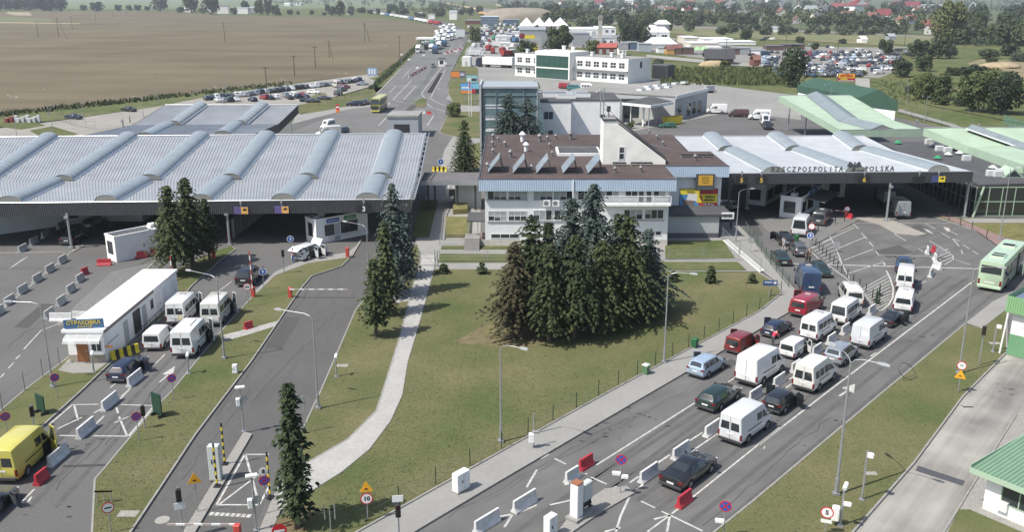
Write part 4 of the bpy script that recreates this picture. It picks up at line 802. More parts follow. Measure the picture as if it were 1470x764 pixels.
wl=Wall((0,0),(1,0));door(ko,wl,.75,1.75,2.1,mat('door_wood',(.24,.10,.035),.6,var=.2,vs=3),.05);window(ko,wl,2.05,2.95,1.0,2.0,2,1)
q=MB();slab(q,wl,0,.72,.0,.7,.002,.05);slab(q,wl,1.78,wkl,.0,.7,.002,.05);q.obj('tile_plinth',mat('tile_beige',(.35,.3,.24),.7,var=.2,vs=6),ko)
q=MB();q.box(.2,wkl-.1,-.75,-.06,2.25,2.29)
aw=MB();aw.loft([[(x,-.95,2.05),(x,-.8,2.35),(x,-.45,2.55),(x,-.04,2.62)]for x in(.05,1.1,2.1,wkl)],False,False,closed=False);aw.obj('awning',mat('awning_clear',(.55,.57,.56),.2,alpha=.65),ko,smooth=60)
q=MB()
for x in(.05,1.1,2.1,wkl):q.path([(x,-.95,2.04),(x,-.8,2.34),(x,-.45,2.54),(x,-.04,2.61)],.025,5)
q.obj('awning_rib',frame_w,ko);q=MB();q.box(2.0,wkl,-.35,-.052,.82,.92);q.obj('counter',wht_p,ko);q=MB();q.box(wkl+.01,wkl+.6,.15,.25,1.3,1.45);q.obj('small_sign',org_p,ko)
wl=Wall((wkl,0),(0,1))
for u0,u1,m in((4.2,5.1,wall_g),(8.6,9.5,wall_g),(12.2,13.1,wall_p),(13.9,14.8,wall_p),(16.6,17.5,wall_p)):
 if u1<lk:door(ko,wl,u0,u1,2.15,m,.05)
q=MB();q.box(wkl+.004,wkl+.06,6.4,8.0,.1,2.3);q.obj('porch',steel_d,ko);window(ko,wl,10.6,11.4,1.1,2.1,1)
q=MB();q.box(wkl+.004,wkl+.05,.5,3,1.4,1.5);q.obj('rail',steel,ko)
sg=thing('kiosk_sign','blue sign with yellow Cyrillic letters on the kiosk roof edge','sign',FL_+Vector((-.15,.1,kz+hk+.25)),R(8));q=MB();q.box(0,3.3,0,.1,.05,.85);q.obj('board',mat('board_blue',(.05,.13,.26),.6),sg);q=MB();q.box(.1,.18,.1,.2,-.02,.05);q.box(3.1,3.18,.1,.2,-.02,.05);q.obj('bracket',steel,sg)
text('СТРАХОВКА',.46,mat('letter_yellow',(.7,.55,.08),.6),sg,(1.65,-.02,.56),bold=.012);text('КАНТОР',.3,MATS['letter_yellow'],sg,(1.75,-.02,.2))
rlg=thing('handrail','grey tube handrail along the right wall of the insurance kiosk','railing',FR_+Vector((.9,5,.12)),R(91));q=MB()
for z in(.5,1.0):q.tube((0,0,z),(11,0,z),.035,n=6)
q.obj('rail',steel_d,rlg);q=MB()
for k in range(8):q.tube((k*11/7,0,0),(k*11/7,0,1.0),.035,n=6)
q.obj('post',steel_d,rlg)
a_,c_=P(1410,731),P(1470,757);rz=math.atan2(c_.y-a_.y,c_.x-a_.x)
gh=thing('guard_house','white guard house with ribbed green roof in the lower right corner','guard house',a_,rz);hg=2.6
q=MB();q.box(0,7,0,8.5,0,hg);q.obj('wall',wall_w,gh);q=MB();n=34
us=[(-.75+8.5*(k+f)/n,h*.05)for k in range(n)for f,h in((0,0),(.78,0),(.84,1),(.94,1))];q.loft([[(u,-.7,hg+.15+h)for u,h in us],[(u,9.2,hg+.55+h)for u,h in us]],False,False,closed=False);q.obj('roof',green_r,gh)
q=MB();q.box(-.8,7.8,-.74,-.7,hg-.15,hg+.2);q.box(-.8,-.76,-.69,9.2,hg-.1,hg+.4);q.box(-.7,7.7,-.6,9.1,hg+.01,hg+.1);q.obj('fascia',green_f,gh)
wl=Wall((0,0),(1,0));window(gh,wl,1.0,4.2,.95,2.1,3,1,fr=green_f);window(gh,wl,4.6,6.6,.95,2.1,2,1,fr=green_f)
q=MB();q.box(.9,1.5,-.25,-.01,.5,1.1);q.obj('meter_box',wht_p,gh)
a_,c_=P(1445,509),P(1475,517);rz=math.atan2(c_.y-a_.y,c_.x-a_.x)
g2=thing('gate_house','tall white and green gate house cut by the right picture edge','guard house',a_,rz);q=MB();q.box(0,5,0,6,0,4.3);q.obj('wall',wall_w,g2)
q=MB();q.box(-.02,2.4,-.06,-.003,.05,2.0);q.obj('door',mat('door_green',(.14,.30,.16),.6,var=.05,vs=2),g2);q=MB();n=30
us=[(-.5+6*(k+f)/n,-.55-h*.05)for k in range(n)for f,h in((0,0),(.6,0),(.7,1),(.9,1))];q.loft([[(u,d_,4.05)for u,d_ in us],[(u,d_,5.6)for u,d_ in us]],False,False,closed=False);q.loft([[(-.5,6.5-7*k/40,4.05)for k in range(41)],[(-.5,6.5-7*k/40,5.6)for k in range(41)]],False,False,closed=False);q.obj('fascia',mat('fascia_mid_green',(.22,.40,.20),.55),g2)
q=MB();q.box(-.45,5.5,-.5,6.5,5.0,5.1);q.obj('roof',mat('roof_bluegrey',(.2,.26,.36),.4,.3),g2);q=MB();q.tube((-.45,-.45,0),(-.25,-.45,4.2),.09);q.obj('post',wht_p,g2);q=MB();q.box(1.2,1.5,-.25,-.05,2.3,2.5);q.ball((1.3,-.3,2.95),.18,.15,.35);q.obj('lamp',blk_p,g2)
def paint(name,c,rough=.28,metal=.0,coat=.6):return mat('paint_'+name,c,rough,metal,coat=coat,spec=.5,var=.04,vs=1.2)
PW=paint('white',(.78,.78,.77));PK=paint('black',(.018,.020,.024));PDG=paint('dark_green',(.018,.035,.032));PG=paint('grey',(.11,.115,.125),metal=.3);PS=paint('silver',(.42,.45,.48),metal=.5)
PB=paint('blue',(.038,.07,.14),metal=.2);PDB=paint('dark_blue',(.018,.026,.055));PR=paint('red',(.30,.018,.03));PDR=paint('dark_red',(.20,.022,.02));PY=paint('yellow',(.58,.52,.11));PT=paint('teal',(.04,.22,.24));PGW=paint('pale_green',(.45,.58,.40));PGN=paint('green',(.03,.14,.09));PC=paint('cream',(.62,.58,.48));PLB=paint('pale_blue',(.40,.50,.62),metal=.3)
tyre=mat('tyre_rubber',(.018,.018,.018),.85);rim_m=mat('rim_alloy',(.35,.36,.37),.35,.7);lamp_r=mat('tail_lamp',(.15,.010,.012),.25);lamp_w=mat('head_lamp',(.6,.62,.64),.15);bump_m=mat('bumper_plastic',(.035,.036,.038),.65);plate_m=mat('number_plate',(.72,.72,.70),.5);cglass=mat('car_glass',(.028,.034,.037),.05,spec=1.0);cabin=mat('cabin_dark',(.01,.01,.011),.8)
ST_={'sedan':(4.75,1.80,[(-.5,.40,.72,.86,.84,.76),(-.488,.24,.84,.97,.95,.82),(-.40,.2,.90,1.03,1,.82),(-.31,.2,.92,1.06,1,.79),(-.16,.2,.93,1.38,1,.64),(-.02,.2,.92,1.44,1,.67),(.09,.2,.91,1.41,1,.66),(.25,.2,.89,.98,1,.80),(.40,.2,.82,.91,.97,.82),(.475,.22,.70,.81,.92,.78),(.5,.34,.58,.68,.82,.7)],3,4,6,7),'wagon':(4.65,1.78,[(-.5,.38,.80,.95,.88,.76),(-.488,.24,.88,1.04,.97,.80),(-.42,.2,.92,1.38,1,.68),(-.36,.2,.93,1.45,1,.70),(-.02,.2,.92,1.48,1,.70),(.09,.2,.91,1.43,1,.67),(.24,.2,.89,.99,1,.80),(.40,.2,.82,.91,.97,.82),(.475,.22,.70,.81,.92,.78),(.5,.34,.58,.68,.82,.7)],1,2,5,6),'minivan':(4.6,1.82,[(-.5,.40,.92,1.04,.90,.82),(-.488,.25,.98,1.14,.97,.82),(-.44,.22,1.02,1.62,1,.72),(-.36,.22,1.03,1.70,1,.74),(.02,.22,1.02,1.71,1,.74),(.12,.22,1.0,1.62,1,.71),(.31,.22,.96,1.05,1,.80),(.43,.22,.84,.92,.96,.8),(.48,.25,.7,.8,.92,.78),(.5,.36,.58,.68,.82,.7)],1,2,5,6),'smallvan':(4.25,1.74,[(-.5,.36,.98,1.74,.93,.84),(-.49,.24,1.02,1.80,.99,.86),(-.30,.2,1.03,1.84,1,.86),(.04,.2,1.02,1.82,1,.84),(.13,.2,1.0,1.72,1,.80),(.30,.2,.98,1.09,1,.84),(.43,.22,.84,.95,.97,.84),(.485,.26,.68,.8,.92,.8),(.5,.36,.56,.66,.84,.7)],None,0,4,5),'panelvan':(5.3,1.93,[(-.5,.42,1.25,2.42,.94,.84),(-.49,.32,1.28,2.48,.99,.87),(-.40,.30,1.30,2.52,1,.88),(.14,.30,1.30,2.50,1,.87),(.21,.30,1.28,2.36,1,.82),(.345,.30,1.22,1.36,1,.84),(.455,.32,.98,1.12,.97,.84),(.49,.34,.74,.9,.93,.8),(.5,.42,.62,.74,.86,.72)],None,0,4,5),'highroof':(5.3,1.95,[(-.5,.42,1.20,2.46,.95,.78),(-.49,.32,1.23,2.52,.99,.80),(-.40,.30,1.25,2.56,1,.80),(.03,.30,1.25,2.56,1,.80),(.10,.30,1.24,2.48,1,.77),(.23,.30,1.22,1.95,1,.80),(.36,.30,1.18,1.30,1,.84),(.46,.32,.96,1.10,.97,.84),(.49,.34,.74,.9,.93,.8),(.5,.42,.62,.74,.86,.72)],None,0,5,6),'midvan':(4.85,1.88,[(-.5,.38,1.10,1.84,.94,.80),(-.49,.26,1.13,1.90,.99,.83),(-.40,.24,1.15,1.95,1,.84),(.16,.24,1.14,1.93,1,.83),(.23,.24,1.12,1.84,1,.79),(.37,.24,1.06,1.18,1,.84),(.46,.26,.88,1.02,.97,.84),(.49,.30,.7,.85,.93,.8),(.5,.40,.58,.7,.86,.72)],None,0,4,5),'suv':(4.5,1.82,[(-.5,.46,1.0,1.12,.90,.80),(-.488,.32,1.04,1.2,.97,.82),(-.45,.30,1.07,1.62,1,.73),(-.38,.30,1.08,1.69,1,.75),(.0,.30,1.07,1.70,1,.75),(.09,.30,1.06,1.64,1,.72),(.22,.30,1.04,1.16,1,.82),(.41,.30,.98,1.08,.97,.84),(.48,.32,.82,.94,.93,.8),(.5,.44,.68,.78,.84,.72)],1,2,5,6)}
SIDE={'sedan':[(-.27,-.055,-.175,-.05),(-.035,.175,-.03,.07)],'wagon':[(-.43,-.28,-.40,-.28),(-.26,-.06,-.26,-.06),(-.04,.17,-.04,.07)],'minivan':[(-.45,-.25,-.42,-.25),(-.23,-.02,-.23,-.02),(0,.23,0,.10)],'smallvan':[(.03,.22,.03,.11)],'panelvan':[(-.03,.11,-.03,.11),(.13,.29,.13,.20)],'highroof':[(-.42,-.29,-.42,-.29),(-.26,-.12,-.26,-.12),(-.09,.07,-.09,.07),(.09,.29,.09,.20)],'midvan':[(.13,.31,.13,.22)],'suv':[(-.43,-.29,-.41,-.29),(-.27,-.06,-.27,-.06),(-.04,.16,-.04,.07)]}
def vshape(kind):
 L_,W_,st,rw0,rw1,ws0,ws1=ST_[kind];hw=W_/2
 rings=[]
 for fx,zb,zl,zt,wl,wt in st:
  x=fx*L_;m=(zb+zl)/2;e=min(.07,(zt-zl)*.4)
  half=[(hw*wl*.90,zb),(hw*wl*.985,zb+.12),(hw*wl,m),(hw*wl*.985,zl),(hw*wt,zt-e),(hw*wt*.86,zt-e*.25),(hw*wt*.45,zt)]
  rings.append([(x,-y,z)for y,z in half]+[(x,y,z)for y,z in half[::-1]])
 return L_,W_,st,rings
def srow(kind,fx):
 st=ST_[kind][2]
 for a,b in zip(st,st[1:]):
  if a[0]<=fx<=b[0]:
   t=(fx-a[0])/(b[0]-a[0]);return[p+(q-p)*t for p,q in zip(a,b)]
 return st[-1]if fx>0 else st[0]
def side_pt(kind,fx,v,s,off=.008):
 L_,W_=ST_[kind][:2];_,zb,zl,zt,wl,wt=srow(kind,fx);hw=W_/2;e=min(.07,(zt-zl)*.4)
 y=hw*(wl*.985+(wt-wl*.985)*v)+off;return(fx*L_,s*y,zl+(zt-e-zl)*v)
def top_pt(kind,fx,u,off=.008,v=0):
 L_,W_=ST_[kind][:2];_,zb,zl,zt,wl,wt=srow(kind,fx);return(fx*L_,u*W_/2*wt*.84,zt-abs(u)**2*.03+off)
def windows_of(kind,style):
 out=[];L_,W_,st,rw0,rw1,ws0,ws1=ST_[kind]
 a,b=st[ws0][0],st[ws1][0];f=lambda t:a+(b-a)*t
 def grid(fn,nu,nv):
  vs=[fn(i/nu,j/nv)for j in range(nv+1)for i in range(nu+1)];return vs,[(j*(nu+1)+i,j*(nu+1)+i+1,(j+1)*(nu+1)+i+1,(j+1)*(nu+1)+i)for j in range(nv)for i in range(nu)]
 out.append(('windscreen',[grid(lambda i,j:top_pt(kind,f(.08+.84*j),-1+2*i,.012),6,3)]))
 if rw0 is not None:
  a2,b2=st[rw0][0],st[rw1][0];out.append(('rear_window',[grid(lambda i,j:top_pt(kind,a2+(b2-a2)*(.1+.8*j),-.95+1.9*i,.014),6,3)]))
 else:
  x=-L_/2-.006;zl,zt,wl,wt=st[0][2],st[0][3],st[0][4],st[0][5];hb,ht=W_/2*wl,W_/2*wt
  if style.get('rear',2)==2:
   for s in(-1,1):
    z0,z1=zl+.02,zt-(.22 if zt<2 else .52);out.append(('rear_window',[([(x,s*.07,z0),(x,s*hb*.84,z0),(x,s*(ht+(hb-ht)*.3)*.84,z1),(x,s*.07,z1)],[(0,1,2,3)])]))
  elif style.get('rear')==1:
   z0,z1=zl+.0,zt-.2;out.append(('rear_window',[([(x,-hb*.84,z0),(x,hb*.84,z0),(x,ht*.84,z1),(x,-ht*.84,z1)],[(0,1,2,3)])]))
 sides=SIDE[kind]+style.get('more',[])
 vt=.88 if kind not in('panelvan','highroof')else .56
 for(b0,b1,t0,t1)in sides:
  for s in(-1,1):
   out.append(('side_window',[grid(lambda i,j:side_pt(kind,(b0+(b1-b0)*i)*(1-j)+(t0+(t1-t0)*i)*j,.06+(vt-.06)*j,s),3,2)]))
 return out
def make_vehicle(kind,style=None,simple=False,name='parked_car'):
 style=style or{};L_,W_,st,rings=vshape(kind);hw=W_/2;big=kind in('panelvan','highroof','midvan')
 r=.345 if big else(.34 if kind=='suv' else .305);wx=(.315 if big else .29)*L_;wxr=-(.27 if big else .275)*L_
 if simple:
  m=MB();m.loft(rings);m.cur=1
  for nm,gs in windows_of(kind,style):
   for vs,fs in gs:m.add(vs,fs)
  m.cur=2
  for x in(wx,wxr):
   for s in(-1,1):m.tube((x,s*(hw-.18),r),(x,s*(hw+.012),r),r,None,8)
  return m
 root=thing(name,'vehicle','car')
 b=MB();b.loft(rings);bo=b.obj('body',PW,root,smooth=32)
 for nm,gs in windows_of(kind,style):
  g=MB()
  for vs,fs in gs:g.add(vs,fs)
  g.obj(nm,cglass,root,smooth=40)
 for x in(wx,wxr):
  for s in(-1,1):
   t=MB();t.tube((x,s*(hw-.22),r),(x,s*(hw+.016),r),r,None,18);t.disc((x,s*(hw+.004),r+.03),(0,1,0),r+.075,18);t.disc((x,s*(hw+.0045),r+.03),(0,-1,0),r+.075,18);to=t.obj('wheel',tyre,root,smooth=40)
   q=MB();q.disc((x,s*(hw+.019),r),(0,s,0),r*.64,14);
   q.disc((x,s*(hw+.021),r),(0,s,0),r*.16,8);q.obj('rim',rim_m if not big else mat('rim_steel',(.22,.22,.23),.5,.5),to)
 xr=-L_/2;z0=st[1][1]
 for s in(-1,1):
  q=MB()
  if big or kind=='smallvan':zz=st[0][2];q.box(xr-.01,xr+.09,s*hw*.93-.07,s*hw*.93+.07,zz-.62,zz-.18)
  else:zz=st[0][2];q.box(xr-.004,xr+.16,s*hw*.80-.16,s*hw*.80+.16,zz-.06,zz+.11)
  q.obj('tail_light',lamp_r,root)
  q=MB();xf=L_/2;q.box(xf-.22,xf-.035,s*hw*.74-.15,s*hw*.74+.15,st[-1][2]+.0,st[-1][2]+.16);q.obj('headlight',lamp_w,root)
  q=MB();xm=(st[ws_i(kind)][0]-.01)*L_;zm=st[ws_i(kind)][2]+.08;q.box(xm-.06,xm+.08,s*(hw+.02),s*(hw+.2),zm,zm+(.3 if big else .16),bev=.02);q.tube((xm,s*(hw-.06),zm+.02),(xm,s*(hw+.04),zm+.05),.025,n=5);q.obj('mirror',style.get('mirror',bump_m),root)
 q=MB();q.box(xr-.06,xr+.25,-hw*.93,hw*.93,z0+.03,z0+(.24 if big else .20),bev=.03);q.obj('rear_bumper',style.get('bumper',bump_m),root)
 q=MB();q.box(L_/2-.25,L_/2+.03,-hw*.86,hw*.86,z0+.03,z0+.26,bev=.04);q.obj('front_bumper',style.get('bumper',bump_m),root)
 q=MB();zz=st[0][2]-(.28 if big else .16);q.box(xr-.014,xr+.06,-.26,.26,zz-.06,zz+.06);q.obj('number_plate',plate_m,root)
 q=MB();q.box(wxr+r,wx-r,-hw*.93,hw*.93,z0-.06,z0+.05);q.obj('underbody',cabin,root)
 if big or kind=='smallvan':
  q=MB();q.box(xr-.009,xr+.02,-.012,.012,z0+.25,st[0][3]-.1);q.obj('door_seam',bump_m,root)
  for s in(-1,1):
   q=MB();q.box(-.30*L_,.10*L_,s*(hw*.998),s*(hw+.006),st[2][2]-.28,st[2][2]-.20);q.obj('side_rail',style.get('rail',bump_m),root)
 if style.get('hatch'):
  q=MB();zt=st[3][3];q.box(-.22,.22,-.3,.3,zt-.01,zt+.06,bev=.03);q.obj('roof_hatch',mat('hatch_grey',(.3,.3,.3),.6),root)
 if style.get('vent'):
  q=MB();zt=st[3][3];q.box(-1.5,.1,-.45,.45,zt-.02,zt+.12,bev=.05);q.ball((-1.0,0,zt+.12),.25,.25,.1);q.ball((-.4,0,zt+.12),.25,.25,.1);q.obj('roof_vent',wht_p,root)
 return root
def ws_i(kind):return ST_[kind][6]
PROTO={}
def proto(key,kind,style=None,name='parked_car'):
 if key not in PROTO:p=make_vehicle(kind,style,name=name);p['used']=0;PROTO[key]=p;KIDS2[key]=children(p)
 return PROTO[key]
def bbox_fit(kind,bb,rz):
 L_,W_,st,rings=vshape(kind);pts=[p for r_ in rings for p in r_]+[(x*L_,s*W_/2,0.02)for x in(-.38,.4)for s in(-1,1)]
 cx,cy=(bb[0]+bb[2])/2,(bb[1]+bb[3])/2;c=P(cx,bb[3]-(bb[3]-bb[1])*.35);sc=1.0
 cr_,sr_=math.cos(rz),math.sin(rz)
 for _ in range(12):
  qs=[Q((c.x+sc*(p[0]*cr_-p[1]*sr_),c.y+sc*(p[0]*sr_+p[1]*cr_),sc*p[2]))for p in pts]
  x0,x1=min(q[0]for q in qs),max(q[0]for q in qs);y0,y1=min(q[1]for q in qs),max(q[1]for q in qs)
  k=math.sqrt((bb[2]-bb[0])*(bb[3]-bb[1])/((x1-x0)*(y1-y0)));sc=min(1.06,max(.84,sc*k))
  q=Q(c);c=P(q[0]+cx-(x0+x1)/2,q[1]+cy-(y0+y1)/2)
 return c,sc
HQ=hd((856,668),(998,579));HL=R(90.3)
PW2=paint('white_warm',(.70,.69,.64));PW3=paint('white_grey',(.63,.64,.65));WN=[0]
def vehicle(key,kind,pm,bb,rz,label,cat,group,style=None,doors=(),name='parked_car'):
 if pm is PW:WN[0]+=1;pm=(PW,PW3,PW,PW2,PW)[WN[0]%5]
 p=proto(key,kind,style,name);c,sc=bbox_fit(kind,bb,rz)
 if not p.get('used'):t=p;p['used']=1;t.location=c;t.rotation_euler=(0,0,rz);t.scale=(sc,)*3
 else:t=dup(p,c,rz,scale=sc,kids=KIDS2[key])
 t.name=name;t['label']=label;t['category']=cat
 if group:t['group']=group
 if 'used' in t:del t['used']
 if p is t:p['used']=1
 t.matrix_basis=Matrix.Translation(c)@Matrix.Rotation(rz,4,'Z')@Matrix.Scale(sc,4)
 for ch in children(t):
  if ch.name.split('.')[0]=='body':ch.material_slots[0].link='OBJECT';ch.material_slots[0].material=pm
 L_,W_,st,_=vshape(kind);hw=W_/2
 for d in doors:
  fx,s,an,ln=d;x=fx*L_;zb,zl,zt=.32,srow(kind,fx-.05)[2],srow(kind,fx-.12)[3]-.12
  dm=MB();M=Matrix.Translation((x,s*(hw+.01),0))@Matrix.Rotation(-s*an,4,'Z')
  dm.box(-ln,0,-.03,.03,zb,zl);dm.box(-ln,-ln+.07,-.03,.03,zl,zt);dm.box(-.07,0,-.03,.03,zl,zl+.05);dm.box(-ln+.07,-.25,-.03,.03,zt-.06,zt);dm.tube((-.25,0,zt-.03),(-.02,0,zl),.03,n=5)
  dm.v=[tuple(M@Vector(v))for v in dm.v];do=dm.obj('open_door',pm,t)
  gm=MB();gm.quad((-ln+.07,0,zl),(-.1,0,zl),(-.27,0,zt-.06),(-ln+.07,0,zt-.06));gm.v=[tuple(M@Vector(v))for v in gm.v];gm.obj('door_window',cglass,do)
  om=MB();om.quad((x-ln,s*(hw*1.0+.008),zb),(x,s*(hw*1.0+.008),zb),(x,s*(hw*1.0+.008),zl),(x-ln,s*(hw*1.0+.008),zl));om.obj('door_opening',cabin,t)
 return t
GQ='vehicles waiting in the right hand queue';GL='vehicles in the left lanes'
V1=dict(rear=2);V0=dict(rear=0);HAT=dict(rear=2,hatch=1,more=[(-.42,-.24,-.42,-.24),(-.22,-.05,-.22,-.05)]);HAV=dict(rear=2,vent=1,more=[(-.14,-.05,-.14,-.05)])
vehicle('sedan','sedan',PK,(946,648,1030,706),HQ,'black saloon car nearest the camera in the queue, behind the red barrier','car',GQ)
vehicle('pv2','panelvan',PW,(1030,572,1110,640),HQ,'white van with two rear windows directly ahead of the nearest black saloon','van',GQ,V1,name='delivery_van')
vehicle('wagon','wagon',PDG,(998,550,1065,593),HQ,'dark green estate car in the lane next to the pavement, last of its lane','car',GQ)
vehicle('suv','suv',PK,(1094,556,1150,597),HQ,'dark off-road car with doors open beside the jersey barriers','car',GQ,doors=((.2,-1,R(60),1.0),(.2,1,R(62),1.0)))
vehicle('pv0','panelvan',PW,(1053,493,1130,556),HQ,'tall white panel van without rear windows in the middle lane','van',GQ,V0,name='delivery_van')
vehicle('high','highroof',PW,(1137,507,1203,565),HQ,'white high roofed minibus with a raised stepped roof, outer lane','van',GQ,V1,name='minibus')
vehicle('mini','minivan',PLB,(986,506,1043,545),HQ,'pale silver blue people carrier at the pavement edge','car',GQ,doors=((.16,1,R(50),.95),))
vehicle('sv1','smallvan',PDR,(1041,473,1089,511),HQ,'dark brownish red small van with one wide rear window','van',GQ,dict(rear=1),doors=((.22,1,R(50),.9),(.22,-1,R(55),.9)),name='small_van')
vehicle('sv1','smallvan',PW,(1118,481,1164,517),HQ,'small white van with one wide rear window and its side door open','van',GQ,doors=((.2,-1,R(50),.9),),name='small_van')
vehicle('mini','minivan',PS,(1183,487,1231,529),HQ,'silver people carrier ahead of the high roofed minibus','car',GQ)
vehicle('wagon','wagon',PDB,(1092,457,1137,487),HQ,'small dark estate car with its left door open beside the pavement','car',GQ,doors=((.18,1,R(60),.95),))
vehicle('pvh','panelvan',PW,(1146,445,1203,491),HQ,'white minibus with two small rear windows behind the red van','van',GQ,HAT,name='minibus')
vehicle('pv0','panelvan',PW,(1219,453,1276,501),HQ,'white windowless backed panel van in the outer lane beside a black saloon','van',GQ,name='delivery_van')
vehicle('mv1','midvan',PR,(1133,417,1182,458),HQ+R(2),'bright red van with a wide rear window and open left door','van',GQ,dict(rear=1,hatch=1),doors=((.27,1,R(55),1.0),),name='passenger_van')
vehicle('pv1','panelvan',PW,(1190,424,1238,468),HQ+R(2),'white van with one wide rear window right of the white minibus','van',GQ,dict(rear=1,more=[(-.42,-.06,-.42,-.06)]),name='passenger_van')
vehicle('mv2','midvan',PW,(1203,403,1240,441),hd((1228,440),(1208,405)),'white van turned aside next to the striped no-go area','van',GQ,dict(rear=1,hatch=1,more=[(-.42,-.2,-.42,-.2),(-.17,.1,-.17,.1)]),name='passenger_van')
vehicle('sedan','sedan',PK,(1262,444,1298,471),HQ,'black saloon with its doors open beside the white panel van','car',GQ,doors=((.2,-1,R(60),.95),(-.02,-1,R(55),.9)))
vehicle('mv1','midvan',PW,(1281,412,1315,450),hd((1297,447),(1307,415)),'white van with black wide rear window at the tail of the upper lane','van',GQ,name='passenger_van')
vehicle('pv2','panelvan',PW,(1284,378,1314,417),hd((1298,414),(1304,380)),'tall white van with pale rear doors ahead of the white passenger van','van',GQ,name='delivery_van')
vehicle('sedan','sedan',PB,(1283,368,1311,392),hd((1297,392),(1300,368)),'dark blue car half hidden ahead of the tall white van on the stop line','car',GQ)
vehicle('pvb','panelvan',PB,(1138,379,1181,422),hd((1160,418),(1141,380)),'dark blue high van between the red van and the dark green saloon','van',GQ,dict(rear=0,hatch=1,bumper=PB,more=[(-.4,-.25,-.4,-.25),(-.22,-.06,-.22,-.06)]),name='passenger_van')
vehicle('sedan','sedan',PDG,(1105,359,1137,381),hd((1127,378),(1111,358)),'dark green saloon with rear facing the blue van','car',GQ)
vehicle('wagon','wagon',PG,(1132,346,1160,369),hd((1152,367),(1137,347)),'dark grey estate car beside the person in pale clothes','car',GQ)
vehicle('wagon','wagon',PK,(1112,331,1140,354),hd((1132,352),(1115,331)),'black car with doors open just before the white van at the booth','car',GQ,doors=((.18,1,R(60),.95),))
vehicle('wagon','wagon',PDG,(1166,376,1191,396),hd((1168,378),(1186,394)),'very dark car facing the camera beside the striped area and a green bin','car',GQ)
vehicle('mv2','highroof',PW,(1130,307,1172,340),hd((1144,338),(1165,310)),'white high van with a black rear window in front of the booth','van',GQ,name='passenger_van')if False else vehicle('hr1','highroof',PW,(1130,307,1172,340),hd((1144,338),(1165,310)),'white high van with a black rear window in front of the booth','van',GQ,dict(rear=1),name='passenger_van')
vehicle('mv1','midvan',PG,(1163,299,1194,324),hd((1172,322),(1190,300)),'grey van under the booth awning by the raised barrier','van',GQ,name='passenger_van')
vehicle('pv0','panelvan',PS,(1268,281,1311,314),hd((1300,312),(1262,284)),'white and grey long van leaving under the right canopy','van',GQ,name='delivery_van')
vehicle('wagon','wagon',PS,(1034,287,1054,302),R(120),'silver car in the canopy shade beside the technical mast','car',GQ)
vehicle('pvh','panelvan',PW,(237,419,290,466),HL,'white minibus with a round yellow emblem on its rear door','van',GL,doors=((.29,-1,R(40),1.0),),name='minibus')
vehicle('pvh','panelvan',PW,(288,418,337,468),HL,'white minibus farthest right in the left queue, its side door open','van',GL,doors=((.29,-1,R(40),1.0),),name='minibus')
vehicle('pvv','panelvan',PW,(239,454,310,514),HL,'long white minibus with a boxed roof vent nearest the camera','van',GL,HAV,doors=((.29,-1,R(40),1.0),),name='minibus')
vehicle('sv1','smallvan',PW,(205,465,252,503),HL,'small white van in front of the kiosk wall','van',GL,name='small_van')
vehicle('wagon','wagon',PDB,(153,510,213,549),HL-R(6),'dark navy estate car beside the yellow and black barrier','car',GL,doors=((.2,-1,R(45),.95),))
vehicle('mini','minivan',PK,(334,381,382,410),HL-R(3),'black people carrier alone on the lane beyond the white minibuses','car',GL)
vehicle('suvw','suv',PW,(414,346,474,377),hd((422,374),(466,358)),'white off-road car with bonnet and doors open beside the control booth','car',GL,dict(bumper=PW),doors=((.2,-1,R(70),1.0),(-.05,-1,R(65),.95)))
vehicle('pv2','panelvan',PY,(-22,611,84,690),HL-R(2),'yellow delivery van at the left picture edge','van',GL,doors=((.29,-1,R(50),1.0),),name='delivery_van')
vehicle('wagon','wagon',PG,(-52,697,23,757),HL-R(3),'grey car cut by the lower left corner with its door open','car',GL,doors=((.2,-1,R(55),.95),))
vehicle('wagon','wagon',PK,(88,326,124,354),HL,'black car standing in the shade beside a post of the left canopy','car',GL)
vehicle('mini','minivan',PK,(118,309,152,332),HL,'black people carrier deep in the shade of the left canopy','car',GL)
vehicle('wagon','wagon',PDB,(498,142,520,154),R(188),'dark blue estate car turning beside the yellow coach','car',None)
vehicle('wagon','wagon',PDB,(519,141,530,151),HL,'dark car hidden behind the yellow coach','car',None)
vehicle('pvh','panelvan',PW,(461,169,481,187),R(250),'white minibus just behind the left canopy edge','van',None,name='minibus')
vehicle('pv0','panelvan',PW,(452,178,490,200),R(205),'long white van half hidden by the left canopy','van',None,name='delivery_van')
vehicle('wagon','wagon',PDB,(482,180,500,194),R(250),'dark car beside the half hidden white van','car',None)
vehicle('pv0','panelvan',PW,(1014,147,1043,165),R(172),'white van with open rear doors on the yard beside the terminal hall','van',None,doors=(),name='delivery_van')
vehicle('mv1','midvan',mat('paint_maroon',(.09,.04,.04),.3,coat=.6),(1047,155,1074,169),R(172),'dark maroon van on the yard between two white vans','van',None,name='passenger_van')
vehicle('pvh','panelvan',PW,(1074,155,1107,174),R(165),'white minibus on the yard behind the right canopy','van',None,name='minibus')
vehicle('pv1','panelvan',PW,(1089,162,1107,181),R(262),'white van facing the camera on the yard','van',None,name='passenger_van')
vehicle('suv','suv',PK,(1094,172,1109,187),R(262),'black off-road car facing the camera before the white van on the yard','car',None)
vehicle('wagon','wagon',PGN,(948,174,968,185),R(185),'small green car beside the yellow skip at the portico','car',None)
vehicle('mv1','midvan',PR,(804,117,822,129),R(345),'red van on the yard before the white office','van',None,name='passenger_van')
vehicle('mv2','midvan',PT,(815,120,835,131),R(345),'teal van between the red and the white van on the yard','van',None,name='passenger_van')
vehicle('hr1','highroof',PW,(834,118,856,131),R(345),'white minibus with dark windows on the yard before the white office','van',None,name='minibus')
